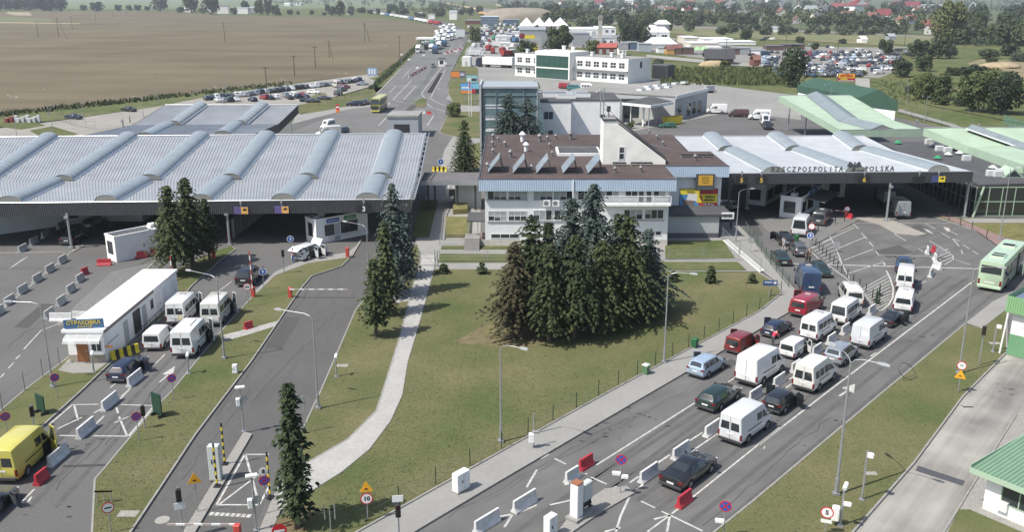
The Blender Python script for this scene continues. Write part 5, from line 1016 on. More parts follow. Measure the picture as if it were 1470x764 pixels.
vehicle('sedan','sedan',PDB,(95,161,116,173),R(-20),'dark saloon on the pale lot left of the two','car',None)
vehicle('sedan','sedan',PK,(176,151,194,162),R(-25),'dark saloon on the pale lot behind the rear canopy','car',None)
vehicle('mini','minivan',PG,(617,89,627,98),R(268),'grey car waiting beside the booth on the far road','car',None)
for o in list(COL.objects):
 if o.get('label','').startswith('white minibus with a round yellow'):
  L_=ST_['panelvan'][0];q=MB();n=20
  q.add([(-L_/2-.012,-.45+r_*math.cos(a),.95+r_*1.2*math.sin(a))for r_ in(.14,.21)for a in[2*math.pi*k/n for k in range(n)]],[(k,(k+1)%n,n+(k+1)%n,n+k)for k in range(n)]);q.obj('emblem',yel_p,o)
 if o.get('label','').startswith('white off-road car with bonnet'):
  q=MB();M=Matrix.Translation((.98,0,1.15))@Matrix.Rotation(R(-52),4,'Y');q.box(0,.95,-.72,.72,0,.05,bev=.02);q.v=[tuple(M@Vector(v))for v in q.v];q.obj('bonnet',PW,o)
  q=MB();M=Matrix.Translation((-2.0,0,1.66))@Matrix.Rotation(R(-18),4,'Y');q.box(-1.0,0,-.7,.7,0,.05,bev=.02);q.v=[tuple(M@Vector(v))for v in q.v];q.obj('tailgate',PW,o)
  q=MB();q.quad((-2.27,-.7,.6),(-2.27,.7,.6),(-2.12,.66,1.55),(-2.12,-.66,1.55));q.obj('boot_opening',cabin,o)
def coach(label,L_,W_,Hh,pm,rz,bb,decks=1,name='coach',stripe=None):
 c=fit(bb,L_,W_,Hh,rz);t=thing(name,label,'coach',c,rz);hw=W_/2
 st=[(-.5,.5,.93),(-.494,.38,.98),(-.47,.36,1),(.44,.36,1),(.48,.36,.99),(.497,.42,.96)]
 b=MB();rings=[]
 for i,(fx,zb,k)in enumerate(st):
  x=fx*L_;xt=x-(.5 if i==5 else .22 if i==4 else 0)*(1 if decks==1 else .8)
  half=[(hw*k*.95,zb,x),(hw*k,zb+.3,x),(hw*k,Hh*.5,x),(hw*k*.99,Hh-.25,xt),(hw*k*.93,Hh-.08,xt),(hw*k*.6,Hh*(1 if i else .995),xt)]
  rings.append([(xx,-y,z)for y,z,xx in half]+[(xx,y,z)for y,z,xx in half[::-1]])
 b.loft(rings);b.obj('body',pm,t,smooth=35)
 rows=((.40,.80),)if decks==1 else((.25,.44),(.62,.88))
 for z0,z1 in rows:
  for s in(-1,1):
   n=7
   for k in range(n):
    x0,x1=L_*(-.45+.86*k/n)+.06,L_*(-.45+.86*(k+1)/n)-.06;q=MB();q.quad((x0,s*(hw+.012),Hh*z0),(x1,s*(hw+.012),Hh*z0),(x1,s*(hw+.008),Hh*z1),(x0,s*(hw+.008),Hh*z1));q.obj('side_window',cglass,t)
  q=MB();x=L_*.497+.02
  f=lambda z:x-max(0,(z-Hh*.5)/(Hh*.45))*(.5 if decks==1 else .42);zb_=Hh*z0-(.3 if decks==1 else .0)
  q.loft([[(f(z)+.01*0,-hw*.9,z),(f(z)+.05,0,z),(f(z),hw*.9,z)]for z in(zb_,(zb_+Hh*z1)/2,Hh*(z1+.06))],False,False,closed=False);q.obj('windscreen',cglass,t)
 q=MB();x=-L_/2-.012;q.quad((x,-hw*.82,Hh*.60),(x,hw*.82,Hh*.60),(x,hw*.80,Hh*.86),(x,-hw*.80,Hh*.86));q.obj('rear_window',cglass,t)
 for fx in((.30,-.24)if decks==1 else(.32,-.2,-.3)):
  for s in(-1,1):
   q=MB();q.tube((fx*L_,s*(hw-.3),.5),(fx*L_,s*(hw+.015),.5),.5,None,18);q.disc((fx*L_,s*(hw+.004),.55),(0,s,0),.6,18);w_=q.obj('wheel',tyre,t,smooth=40);q=MB();q.disc((fx*L_,s*(hw+.018),.5),(0,s,0),.3,14);q.obj('rim',rim_m,w_)
 for s in(-1,1):
  q=MB();q.box(-L_/2-.02,-L_/2+.05,s*hw*.85-.1,s*hw*.85+.1,.8,1.35);q.obj('tail_light',lamp_r,t)
  q=MB();q.box(L_/2-.1,L_/2+.02,s*hw*.75-.2,s*hw*.75+.2,.75,1.0);q.obj('headlight',lamp_w,t)
  q=MB();q.box(L_/2-.1,L_/2+.1,s*(hw+.05),s*(hw+.3),Hh*.62,Hh*.8,bev=.04);q.tube((L_/2-.4,s*hw*.9,Hh*.85),(L_/2,s*(hw+.15),Hh*.8),.04);q.obj('mirror',bump_m,t)
 for x0,x1 in((-.34,-.18),(.12,.24)):
  if decks==1:
   q=MB();q.box(x0*L_,x1*L_,-.75,.75,Hh-.03,Hh+.16,bev=.06);q.obj('roof_unit',pm,t);q=MB();q.box(x0*L_+.2,x0*L_+.8,-.6,.6,Hh+.165,Hh+.18);q.box(x1*L_-.7,x1*L_-.2,-.6,.6,Hh+.165,Hh+.18);q.obj('roof_grille',steel_d,t)
 q=MB();q.box(-L_/2-.016,-L_/2+.02,-.5,.5,1.0,1.12);q.obj('number_plate',plate_m,t)
 q=MB();q.box(-L_/2-.05,-L_/2+.3,-hw*.95,hw*.95,.42,.72,bev=.05);q.obj('bumper',pm,t)
 if stripe:
  for s in(-1,1):
   q=MB();q.quad((-L_*.2,s*(hw+.016),Hh*.5),(L_*.4,s*(hw+.016),Hh*.5),(L_*.34,s*(hw+.016),Hh*.9),(-L_*.1,s*(hw+.016),Hh*.9));q.obj('livery',stripe,t)
 return t
ct=coach('pale green coach with an open side door at the right picture edge',12,2.5,3.4,PGW,hd((1419,418),(1474,360)),(1388,342,1488,421))
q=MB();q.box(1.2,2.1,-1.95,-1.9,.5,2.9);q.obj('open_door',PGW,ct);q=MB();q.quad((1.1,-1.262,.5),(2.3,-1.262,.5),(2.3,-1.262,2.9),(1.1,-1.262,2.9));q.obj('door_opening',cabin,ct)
coach('yellow double deck coach crossing the lanes behind the left canopy',12,2.5,3.9,PY,hd((552,150),(531,163)),(525,133,563,164),2,stripe=mat('livery_dark',(.10,.10,.07),.4))
trailer_m=mat('trailer_white',(.74,.74,.73),.6,var=.06,vs=.3)
def make_lorry(body_m,box_m,L_=15.5,cab_only=False,name='lorry',kind='box'):
 t=thing(name,'lorry','lorry');x1=L_/2
 if kind!='trailer':
  b=MB();pf=[(x1-2.2,.5),(x1,.5),(x1+.02,1.6),(x1-.15,2.8),(x1-.5,3.3),(x1-2.2,3.7)];b.loft([[(x,y,z)for x,z in pf]for y in(-1.2,-1.22,1.22,1.2)]);b.obj('cab',body_m,t)
  q=MB();q.add([(x1+.03,-1.1,1.65),(x1+.03,1.1,1.65),(x1-.13,1.1,2.75),(x1-.13,-1.1,2.75)],[(0,1,2,3)]);q.obj('windscreen',cglass,t)
  for s in(-1,1):
   q=MB();q.quad((x1-.9,s*1.23,1.7),(x1-.2,s*1.23,1.7),(x1-.3,s*1.23,2.6),(x1-.9,s*1.23,2.6));q.obj('side_window',cglass,t)
 if not cab_only:
  q=MB();q.box(-L_/2,x1-2.8,-1.27,1.27,1.15,3.95);q.obj('trailer_box',box_m,t);q=MB();q.box(-L_/2+.1,x1-1,-.5,.5,.8,1.14);q.obj('chassis',steel_d,t)
  q=MB();q.quad((-L_/2-.01,-1.2,1.2),(-L_/2-.01,1.2,1.2),(-L_/2-.01,1.2,3.88),(-L_/2-.01,-1.2,3.88));q.obj('rear_door',box_m,t)
 for x in((x1-1.2,)if kind!='trailer' else())+((-L_/2+1.8,-L_/2+3.1,-L_/2+4.4,x1-4.6)if not cab_only else(x1-4,)):
  for s in(-1,1):q=MB();q.tube((x,s*.85,.5),(x,s*1.24,.5),.5,None,10);q.obj('wheel',tyre,t)
 return t
LP={}
def lorry(px,py,rz,cm,bm,label,group,sc=1.0,**k):
 key=(cm.name,bm.name,str(k));p=P(px,py)
 if key not in LP:LP[key]=make_lorry(cm,bm,**k);t=LP[key];t.location=p;t.rotation_euler=(0,0,rz);t.scale=(sc,)*3
 else:t=dup(LP[key],p,rz,scale=sc)
 t['label']=label;t['group']=group;return t
blue_box=mat('tarpaulin_blue',(.08,.2,.35),.7);red_box=mat('tarpaulin_red',(.35,.04,.04),.7);grn_box=mat('tarpaulin_green',(.1,.38,.22),.7);gry_box=mat('tarpaulin_grey',(.35,.37,.38),.7)
lorry(1268,292,hd((1282,296),(1244,268)),PG,gry_box,'grey box lorry in the shade under lane six ahead of the long van',None,.62,L_=9)
t=lorry(711,96.5,R(154),PDB,trailer_m,'dark blue lorry with a long white trailer beside the white container',None,1.15)
z3=T(500,0,1/6.945);GT='lorries queueing on the far road'
for i,(x,y,c)in enumerate(((880,350,0),(935,335,0),(905,395,1),(960,385,0),(1000,345,0),(1040,320,0),(985,300,0),(1020,365,2),(950,430,0),(895,435,0),(840,470,3),(905,480,0),(755,430,0),(865,530,2),(1055,305,0),(955,285,0),(700,520,0),(780,480,4),(1085,380,0),(920,300,0),(1010,275,0),(1060,340,0),(890,375,0),(1000,400,1),(960,460,2),(830,510,0),(1030,390,0),(975,325,0),(1045,275,0),(935,355,0),(870,415,0))):
 bm=(trailer_m,gry_box,blue_box,grn_box,gry_box)[c];lorry(*z3((x,y))[0],hd((648,45),(608,85)),(PW,PW,PB,PT,PG)[c],bm,('%s lorry in the dense queue on the far road'%('white','grey topped','blue','green topped','grey')[c]),GT,.98,L_=13)
for i,(x,y,c)in enumerate(((245,130,0),(285,138,0),(345,148,0),(440,160,0),(490,170,0),(540,178,0),(580,185,0),(690,205,0),(735,213,0),(640,197,2),(830,235,1),(890,242,1),(775,222,0),(400,155,2))):
 lorry(*z3((x,y))[0],R(-52),(PW,PR,PB)[c],(trailer_m,red_box,blue_box)[c],'%s lorry on the distant bend of the road'%('white','red','blue')[c],'lorries on the distant bend',.9,L_=13)
z4b=T(660,0,1/6.945);GP='lorries parked in the truck yard'
for x,y,c,a in((300,315,1,80),(255,280,0,80),(420,335,0,75),(450,300,1,70),(480,255,2,80),(520,270,1,75),(440,380,0,10),(500,365,0,10),(440,440,0,5),(340,390,4,80),(250,440,0,85),(290,500,3,80),(330,530,3,85),(185,530,0,20),(150,480,0,80),(470,560,3,60),(530,550,0,70),(540,290,0,80),(580,310,2,80),(370,270,1,80),(410,255,0,80),(240,410,0,85),(460,400,3,10),(560,260,1,80),(200,480,1,80),(130,515,1,80),(390,300,0,80),(345,340,0,80),(275,360,0,80),(420,410,0,10),(390,470,0,5),(215,440,0,85),(270,470,0,85),(430,525,3,70),(510,520,0,60),(550,480,0,70),(560,420,2,70),(500,320,0,80),(450,265,0,80),(330,300,2,80),(600,290,0,80),(165,560,0,10)):
 lorry(*z4b((x,y))[0],R(a+rnd.uniform(-6,6)),(PW,PG,PB,PR,PGN)[c],(trailer_m,gry_box,blue_box,red_box,grn_box)[c],'%s lorry in the crowded truck yard behind the white trailer'%('white','grey','blue','red','green')[c],GP,.78,L_=11)
cn=thing('container','white container standing beside the cab of the blue lorry','container',P(670,95),R(85));q=MB();q.box(-1.5,4,-1.9,1.9,0,4.2,bev=.1);q.obj('box',trailer_m,cn);q=MB();q.box(-1.52,-1.5,-.5,.5,0,2.2);q.obj('door',wall_g,cn)
SIMPLE={}
def simple_mesh(kind):
 if kind not in SIMPLE:
  m=make_vehicle(kind,dict(rear=1),simple=True);o=m.obj('parked_car',[PW,cglass,tyre],None,smooth=35);SIMPLE[kind]=o.data;bpy.data.objects.remove(o)
 return SIMPLE[kind]
def far_car(px,py,rz,kind,pm,label,group,sc=1.0):
 o=bpy.data.objects.new('parked_car',simple_mesh(kind));COL.objects.link(o);o.location=P(px,py);o.rotation_euler=(0,0,rz);o.scale=(sc,)*3
 o.material_slots[0].link='OBJECT';o.material_slots[0].material=pm;tag(o,label,'car',group)
CN={PW.name:'white',PK.name:'black',PG.name:'dark grey',PS.name:'silver',PDB.name:'dark blue',PR.name:'red',PB.name:'blue',PLB.name:'pale blue',PDG.name:'dark green',PC.name:'beige'}
z8=T(360,100,1/7.64);GP2='cars in the parking lot beside the field';GP3='second row cars in the lot by the field'
for i,(x,y)in enumerate(((-480,330),(-430,322),(-375,316),(-320,312),(-265,306),(-215,300),(-160,296),(-105,292),(-50,288),(5,280),(55,272),(110,262),(165,258),(220,250),(280,246),(340,237),(400,230),(450,222),(500,214),(555,208),(605,201),(660,196),(715,190),(765,184),(820,178),(880,172),(975,155),(1030,148),(1085,143),(1140,138),(1185,126))):
 pm=(PDB,PW,PK,PS,PW,PK,PG,PDB,PS,PK)[(i*7+i//3)%10];far_car(*z8((x,y))[0],R(118+rnd.uniform(-4,4)),('wagon','sedan','minivan','suv')[i%4],pm,'%s car in the row along the field edge of the lot'%CN[pm.name],GP2,.95)
for i,(x,y)in enumerate(((-360,350),(-300,352),(-230,350),(-160,345),(20,345),(150,322),(215,325),(275,316),(385,302),(430,322),(455,282),(515,312),(560,290),(605,318),(480,300))):
 pm=(PW,PS,PK,PW,PDB,PR,PK)[i%7];far_car(*z8((x,y))[0],R(122+rnd.uniform(-6,6)),('sedan','wagon','minivan')[i%3],pm,'%s car in the inner row of the lot by the field'%CN[pm.name],GP3,.95)
for x,y,a,k,pm,lb in((695,262,-20,'wagon',PW,'white estate car alone beside the round grass patch in the lot'),(805,328,8,'sedan',PG,'grey saloon near the lot fence'),(620,350,10,'sedan',PDB,'dark saloon at the near end of the lot rows'),(960,275,80,'suv',PG,'grey off-road car beside the lot lamp'),(1005,235,70,'minivan',PG,'grey people carrier behind the off-road car'),(1040,205,70,'wagon',PR,'red car at the far side of the lot'),(1225,168,10,'sedan',PS,'silver saloon leaving the lot'),(1180,122,-20,'wagon',PW,'white estate car at the far end of the lot'),(680,358,10,'sedan',PG,'grey saloon at the lot corner')):far_car(*z8((x,y))[0],R(a),k,pm,lb,None,.95)
vehicle('pvh','panelvan',PW,(475,115,492,125),R(118),'white minibus in the field edge row of the lot','van',None,name='minibus')
GM='cars crowded in the market lot';rc=random.Random(11);n=0
for j in range(9):
 y=76+j*3.7+j*j*.06
 x=1092-j*1.5
 while x<1288-(0 if j<7 else 60):
  x+=rc.uniform(6.2,9.5)*(1+j*.03)
  if rc.random()<.13 or(1118<x<1150 and y>80)or(x<1110 and y>97)or(x>1240 and y>98 and x<1250):continue
  pm=rc.choice((PDB,PDB,PK,PB,PG,PS,PW,PK,PLB,PDG,PR,PG)if rc.random()<.95 else(PW,));far_car(x,y+rc.uniform(-.7,.7),R(rc.choice((60,62,240,150)))+rc.uniform(-.15,.15),rc.choice(('sedan','wagon','minivan','suv','wagon')),pm,'%s car among the crowded rows of the market lot'%CN[pm.name],GM,1.0);n+=1
for x,y,k,pm,s in((1209,99,'panelvan',PW,1.1),(1182,101,'panelvan',PW,.9),(1235,76,'panelvan',PW,1.1),(1266,78,'panelvan',PW,1.0),(1278,88,'panelvan',PW,1),(1187,94,'midvan',PC,1),(1262,106,'midvan',PW,1),(1258,103,'midvan',PB,1),(1099,80,'panelvan',PB,1)):
 o=far_car(x,y,R(20),k,pm,'%s van among the crowded cars of the market lot'%('white' if pm is PW else 'blue' if pm is PB else 'beige'),'vans in the market lot',s)
for i,(x,y)in enumerate(((868,66),(880,64),(1010,78),(1020,80),(1100,55),(1108,57),(1095,58),(1165,65),(1188,68),(1194,70),(905,60),(1000,55),(1080,80),(1090,84),(1296,100),(1300,76),(1306,80))):
 pm=(PK,PW,PDB,PS)[i%4];far_car(x,y,R(30*i),('wagon','suv')[i%2],pm,'%s car parked between the market sheds'%CN[pm.name],'cars between the market sheds',1.0)
GY='cars scattered through the truck yard'
for i in range(46):
 x,y=rc.uniform(668,745),rc.uniform(38,60);pm=rc.choice((PDB,PK,PS,PW,PG,PR,PB));far_car(x,y,R(rc.choice((80,85,5,260))),rc.choice(('wagon','minivan','panelvan','suv')),pm,'%s vehicle parked among the lorries of the truck yard'%CN[pm.name],GY,1.15)
tr_=lorry(1021,133,R(20),PG,gry_box,'small grey box trailer at the yard corner',None,.6,L_=8,kind='trailer')
skin_m=mat('skin',(.45,.27,.19),.6)
def person(loc,rz,top,legs,label,pose='stand',hair=(.03,.022,.016),sc=1.0):
 t=thing('person',label,'person',loc,rz)
 J={'pel':(0,0,.93),'wst':(0,0,1.08),'chs':(0,0,1.32),'nck':(0,0,1.47),'hd0':(.02,0,1.56),'hd1':(.03,0,1.66),'hd2':(.02,0,1.74)}
 lean=.0
 if pose=='bend':J.update(wst=(.06,0,1.05),chs=(.25,0,1.22),nck=(.36,0,1.32),hd0=(.42,0,1.38),hd1=(.48,0,1.44),hd2=(.53,0,1.49));lean=.25
 vs,rs,es=[],[],[]
 def V_(p,r):vs.append(p);rs.append(r);return len(vs)-1
 ids=[V_(J[k],r)for k,r in(('pel',.15),('wst',.135),('chs',.165),('nck',.065),('hd0',.085),('hd1',.105),('hd2',.075))];es+=list(zip(ids,ids[1:]))
 for s in(-1,1):
  hx=.0;f=.12*s if pose=='walk' else .02*s
  L=[V_((0,s*.10,.88),.10),V_((f*.5+.02,s*.11,.50),.075),V_((f-.03*(pose=='walk'),s*.11,.10),.05),V_((f+.12,s*.13,.04),.04)];es.append((ids[0],L[0]));es+=list(zip(L,L[1:]))
  c=J['chs'];A=[V_((c[0],s*.19,c[2]+.09),.065),V_((c[0]+.02+lean*.3,s*.26,c[2]-.18),.05),V_((c[0]+.12+lean*.6,s*.24,c[2]-.40),.038),V_((c[0]+.16+lean*.7,s*.23,c[2]-.50),.032)];es.append((ids[2],A[0]));es+=list(zip(A,A[1:]))
 me=bpy.data.meshes.new('body');me.from_pydata(vs,es,[]);o=bpy.data.objects.new('body',me);COL.objects.link(o)
 sk_=o.modifiers.new('s','SKIN');me.skin_vertices[0].data[0].use_root=True
 for i,r in enumerate(rs):me.skin_vertices[0].data[i].radius=(r,r)
 sb=o.modifiers.new('u','SUBSURF');sb.levels=2;sb.render_levels=2
 m2=bpy.data.meshes.new_from_object(o.evaluated_get(bpy.context.evaluated_depsgraph_get()));bpy.data.objects.remove(o)
 m2.name='body';m2.materials.clear()
 for m in(mat('cloth_%s'%'_'.join('%02d'%(c*99)for c in top),top,.85),mat('cloth_%s'%'_'.join('%02d'%(c*99)for c in legs),legs,.85),skin_m):m2.materials.append(m)
 for p in m2.polygons:
  c=p.center;arm=abs(c.y)>.2 and c.z<J['chs'][2]-.2 and c.z>.6
  p.material_index=2 if(c.z>J['nck'][2]-.01 and c.x>J['nck'][0]-.2 or arm)else(1 if c.z<.97 else 0);p.use_smooth=True
 o=bpy.data.objects.new('body',m2);COL.objects.link(o);o.parent=t
 q=MB();h=J['hd1'];q.ball((h[0]-.025,0,h[2]+.035),.105,.1,.1);q.obj('hair',mat('hair_%d'%int(hair[0]*1000),hair,.8),t,smooth=60)
 f=MB()
 for s in(-1,1):f.ball((h[0]+.098,s*.037,h[2]-.005),.014,n=5)
 f.ball((h[0]+.112,0,h[2]-.035),.02,.016,.024,n=5);f.obj('face',mat('face_dark',(.12,.06,.05),.6),t);t.scale=(sc,)*3
 return t
person(P(421,377),R(60),(.55,.3,.28),(.10,.14,.3),'person in a pinkish top and jeans, left one behind the white off-road car')
person(P(428,376),R(95),(.78,.78,.78),(.45,.45,.44),'person in a white top, middle one behind the white off-road car')
person(P(437,376),R(120),(.70,.70,.72),(.06,.06,.07),'person in pale top and dark trousers, right one behind the white off-road car')
person(P(433,374),R(100),(.03,.03,.035),(.05,.05,.06),'person in black between the two in white by the off-road car')
person(P(1125,360),R(110),(.55,.53,.55),(.50,.46,.40),'person in pale clothes standing between the dark cars','walk')
person(P(1157,378),R(-60),(.12,.11,.10),(.05,.05,.06),'person in dark clothes left of a pair beside the blue van')
person(P(1162,377),R(200),(.16,.12,.10),(.06,.06,.06),'person in brown, right one of the pair beside the blue van')
person(P(1109,497),R(30),(.55,.04,.09),(.08,.08,.1),'bending person in a red top behind the small white van','bend')
person(P(305,494),R(150),(.04,.04,.045),(.03,.03,.035),'person in black stepping out at the open minibus door','walk')
person(P(1175,316),R(60),(.6,.6,.62),(.06,.07,.12),'person in a white shirt beside the grey van at the booth')
person(P(925,183),R(250),(.6,.58,.56),(.08,.08,.09),'person in a pale shirt at the portico columns')
person(P(944,181),R(250),(.25,.2,.18),(.1,.1,.11),'person in brown at the portico entrance')
person(P(187,176),R(200),(.2,.08,.07),(.03,.03,.04),'person walking alone across the pale lot','walk')
person(P(1049,330),R(120),(.05,.05,.06),(.04,.04,.05),'person in dark clothes below the small notice board')
bark=mat('bark_spruce',(.10,.075,.055),.95,var=.25,vs=5);bark_l=mat('bark_pale',(.16,.14,.11),.95,var=.25,vs=4)
f_gr=foliage('needles_green',(.020,.034,.014),(.075,.092,.036));f_bl=foliage('needles_blue',(.026,.044,.038),(.095,.125,.105));f_br=foliage('needles_brown',(.030,.033,.019),(.082,.072,.038));f_dk=foliage('needles_dark',(.016,.030,.014),(.062,.085,.034))
f_le=foliage('leaves_green',(.026,.045,.017),(.095,.12,.045));f_ld=foliage('leaves_dark',(.022,.036,.019),(.065,.088,.042));f_ly=foliage('leaves_olive',(.05,.065,.02),(.125,.14,.05));f_lg=foliage('leaves_greygreen',(.05,.068,.045),(.13,.15,.10));f_far=foliage('leaves_far',(.030,.048,.026),(.085,.108,.055))
def conifer_mesh(h,R_,seed,base=.1,dens=1.0,drop=.35,thin=.0):
 r=random.Random(seed);m=MB();n=int(h/.30);gap=[1+.3*math.sin(seed+k*1.7)for k in range(9)]
 for k in range(n):
  t=base+(1-base)*(k+r.random()*.6)/n;z=h*t
  rad=R_*((1-t)/(1-base))**.62*(.74+.42*r.random())+.05
  if t<base+.2:rad*=.62+1.9*(t-base)
  nb=max(5,int((7+3*rad)*dens));a0=r.random()*7
  for b in range(nb):
   a=a0+2*math.pi*(b+r.uniform(-.35,.35))/nb;L_=rad*r.uniform(.55,1.15)*(.94+.16*math.sin(2*a+seed+7*t)+.12*math.sin(5*a-seed+16*t))
   if r.random()<thin+.05:continue
   ca,sa=math.cos(a),math.sin(a);ns=max(2,int(L_/.38))
   up=.25 if t>.8 else-.05
   for s in range(ns):
    u=(s+.55+r.random()*.4)/ns;d=L_*u;zz=z+up*d-drop*L_*u*u*(1.0 if t<.8 else .3)+r.uniform(-.08,.08)
    w_=.30*(1.15-.55*u)*(1+.3*r.random());ln=.46*(1.1-.3*u)
    c=Vector((ca*d,sa*d,zz));out=Vector((ca,sa,-.35-.3*r.random())).normalized();sd=Vector((-sa,ca,0))
    for q in range(3):
     tw=(q-1)*.75+r.uniform(-.25,.25);o=(out*math.cos(tw)+sd*math.sin(tw)).normalized();nn=o.cross(Vector((r.uniform(-.5,.5),r.uniform(-.5,.5),1))).normalized()
     p0=c-o*ln*.3;p1=c+o*ln*.8+Vector((0,0,r.uniform(-.12,.04)));m.add([p0-nn*w_*.28,c+nn*-w_*.55,p1,c+nn*w_*.55,p0+nn*w_*.28],[(0,1,2,3,4)])
 return m
def conifer(name,label,base,top,width,seed,fm,bz=.1,dens=1.0,group=None,h=None,bare=.1,thin=0.0,drop=.35):
 p=P(base[0],base[1],bz);hh=h or(zat(top[1],p.x,p.y)-bz)
 ppm=F/(p.y*CT+(H-hh*.35)*ST);Rr=width/ppm/2
 q=P(top[0],top[1],hh+bz);lean=Vector((q.x-p.x,q.y-p.y,0))*.5 if abs(q.x-p.x)<hh*.2 else Vector((0,0,0))
 t=thing(name,label,'tree',p,seed*1.3,group)
 m=conifer_mesh(hh,Rr,seed,bare,dens,drop,thin);m.obj('crown',fm,t)
 q=MB();q.tube((0,0,-.15),(0,0,hh*.5),.035*hh**.75+.04,.05,8);q.tube((0,0,hh*.5),(0,0,hh*.97),.07,.015,6);q.obj('trunk',bark,t);return t
GC='spruces of the central group'
conifer('spruce_tree','brownish spruce at the left front of the central group',(738,487),(742,347),98,1,f_br,group=GC,bare=.16)
conifer('spruce_tree','green spruce behind the brownish one at the left of the group',(762,462),(762,309),118,2,f_gr,group=GC)
conifer('spruce_tree','front green spruce second from the left in the group',(788,490),(789,350),104,3,f_gr,group=GC,bare=.2)
conifer('spruce_tree','front green spruce with pale lower boughs, middle of the front row',(824,487),(827,338),106,4,f_gr,group=GC,bare=.18)
conifer('blue_spruce','tallest blue spruce rising in the middle of the group',(848,455),(847,263),140,5,f_bl,group=GC)
conifer('blue_spruce','blue spruce just left of the tallest one',(818,452),(818,284),120,6,f_bl,group=GC)
conifer('spruce_tree','green spruce with drooping light boughs right of the front middle',(861,476),(866,345),110,7,f_gr,group=GC,bare=.16)
conifer('spruce_tree','broad green spruce near the right end of the group',(898,463),(906,311),126,8,f_gr,group=GC,bare=.14)
conifer('blue_spruce','rightmost bluish spruce with boughs reaching over the lawn',(926,448),(929,328),108,9,f_bl,group=GC)
conifer('spruce_tree','spruce hidden at the back right of the group',(884,440),(884,306),100,10,f_dk,group=GC)
conifer('spruce_tree','spruce hidden at the back left of the group',(786,448),(788,318),100,11,f_dk,group=GC)
GR='spruces in the strip beside the exit road'
conifer('spruce_tree','front spruce with a bare stem at the exit road kerb',(540,484),(537,372),58,12,f_gr,bz=.11,group=GR,bare=.2)
conifer('spruce_tree','second spruce of the row, just behind the front one',(556,452),(553,318),62,13,f_gr,bz=.11,group=GR)
conifer('blue_spruce','tallest silvery blue spruce of the exit road row',(568,424),(564,262),76,14,f_bl,bz=.11,group=GR)
conifer('blue_spruce','low bluish spruce at the far end of the exit road row',(584,398),(583,310),56,15,f_bl,bz=.11,group=GR)
GK='spruces behind the insurance kiosk'
conifer('spruce_tree','left spruce of the three behind the insurance kiosk',(252,396),(250,266),84,16,f_gr,bz=.11,group=GK,bare=.2)
conifer('spruce_tree','tall middle spruce of the three behind the kiosk',(277,383),(273,254),88,17,f_gr,bz=.11,group=GK,bare=.16)
conifer('spruce_tree','right spruce with leaning trunk behind the kiosk',(301,373),(291,285),54,18,f_dk,bz=.11,group=GK,bare=.22)
conifer('spruce_tree','narrow dark spruce alone at the lower end of the curved footpath',(428,757),(400,548),82,19,f_dk,bz=.11,bare=.12,thin=.1)
conifer('spruce_tree','drooping spruce on the strip left of the office roof',(667,247),(664,172),60,20,f_gr,bz=.03,bare=.08,drop=.6)
conifer('blue_spruce','left blue spruce before the glass stair hall',(730,246),(731,134),96,21,f_bl,bz=.0)
conifer('blue_spruce','right blue spruce before the glass stair hall',(757,246),(756,140),90,22,f_bl,bz=.0)
for i,(b,tp,w_,s)in enumerate((((637,392),377,22,31),((692,393),376,24,32),((967,404),389,18,33),((1020,406),381,22,34),((1079,406),390,18,35))):
 conifer('young_pine',['young bushy pine beside the gate path','young bushy pine left of the brownish spruce','young pine beside the lamp in the lawn','young pine in the middle of the lawn edge','young pine at the right end of the lawn edge'][i],b,(b[0],tp),w_,s,f_gr,group='young pines along the lawn edge',bare=.02,dens=1.4,drop=.1)
def crown_mesh(seed,N,size,lobes=11,flat=.0,gaps=.12):
 r=random.Random(seed);m=MB();L_=[]
 for k in range(lobes):
  a=2.399*k+r.uniform(-.5,.5);u=(k+.5)/lobes;z=.22+.66*u;ra=.34*math.sqrt(max(.05,1-((z-.5)/.55)**2))*r.uniform(.45,1.0);s=r.uniform(.15,.25)*(1.15-.35*u)
  L_.append((Vector((ra*math.cos(a),ra*math.sin(a),z)),s))
 for k in range(N):
  c,s=L_[r.randrange(lobes)];d=Vector((r.gauss(0,1),r.gauss(0,1),r.gauss(.15,1))).normalized()
  if r.random()<gaps:s*=r.uniform(.2,.9)
  p=c+d*s*r.uniform(.82,1.12);p.z=max(.06,p.z);n=(d+Vector((r.gauss(0,.5),r.gauss(0,.5),r.gauss(.2,.5)))).normalized();u=n.orthogonal().normalized();v=n.cross(u);a=r.random()*6;u,v=u*math.cos(a)+v*math.sin(a),v*math.cos(a)-u*math.sin(a);e=size*r.uniform(.6,1.3)
  m.add([p-u*e,p+v*e*.7-u*e*.2,p+u*e,p-v*e*.7+u*.2*e],[(0,1,2,3)])
 return m
CR={}
def crown_proto(kind,fm):
 if(kind,fm.name)not in CR:
  N,size,lobes=dict(a=(2600,.040,13),b=(2600,.042,10),c=(1900,.046,15),f=(620,.075,9),g=(620,.078,12),s=(900,.07,7))[kind]
  o=crown_mesh(sum(map(ord,kind+fm.name)),N,size,lobes).obj('crown',fm);CR[(kind,fm.name)]=o.data;bpy.data.objects.remove(o)
  q=MB();q.tube((0,0,-.02),(.01,.01,.42),.035,.02,7);r=random.Random(5)
  for k in range(6):a=k*1.05;q.tube((.0,0,.22+.04*k),(.24*math.cos(a),.24*math.sin(a),.48+.05*k),.016,.006,5)
  o=q.obj('trunk',bark_l);CR['t'+kind+fm.name]=o.data;bpy.data.objects.remove(o)
 return CR[(kind,fm.name)],CR['t'+kind+fm.name]
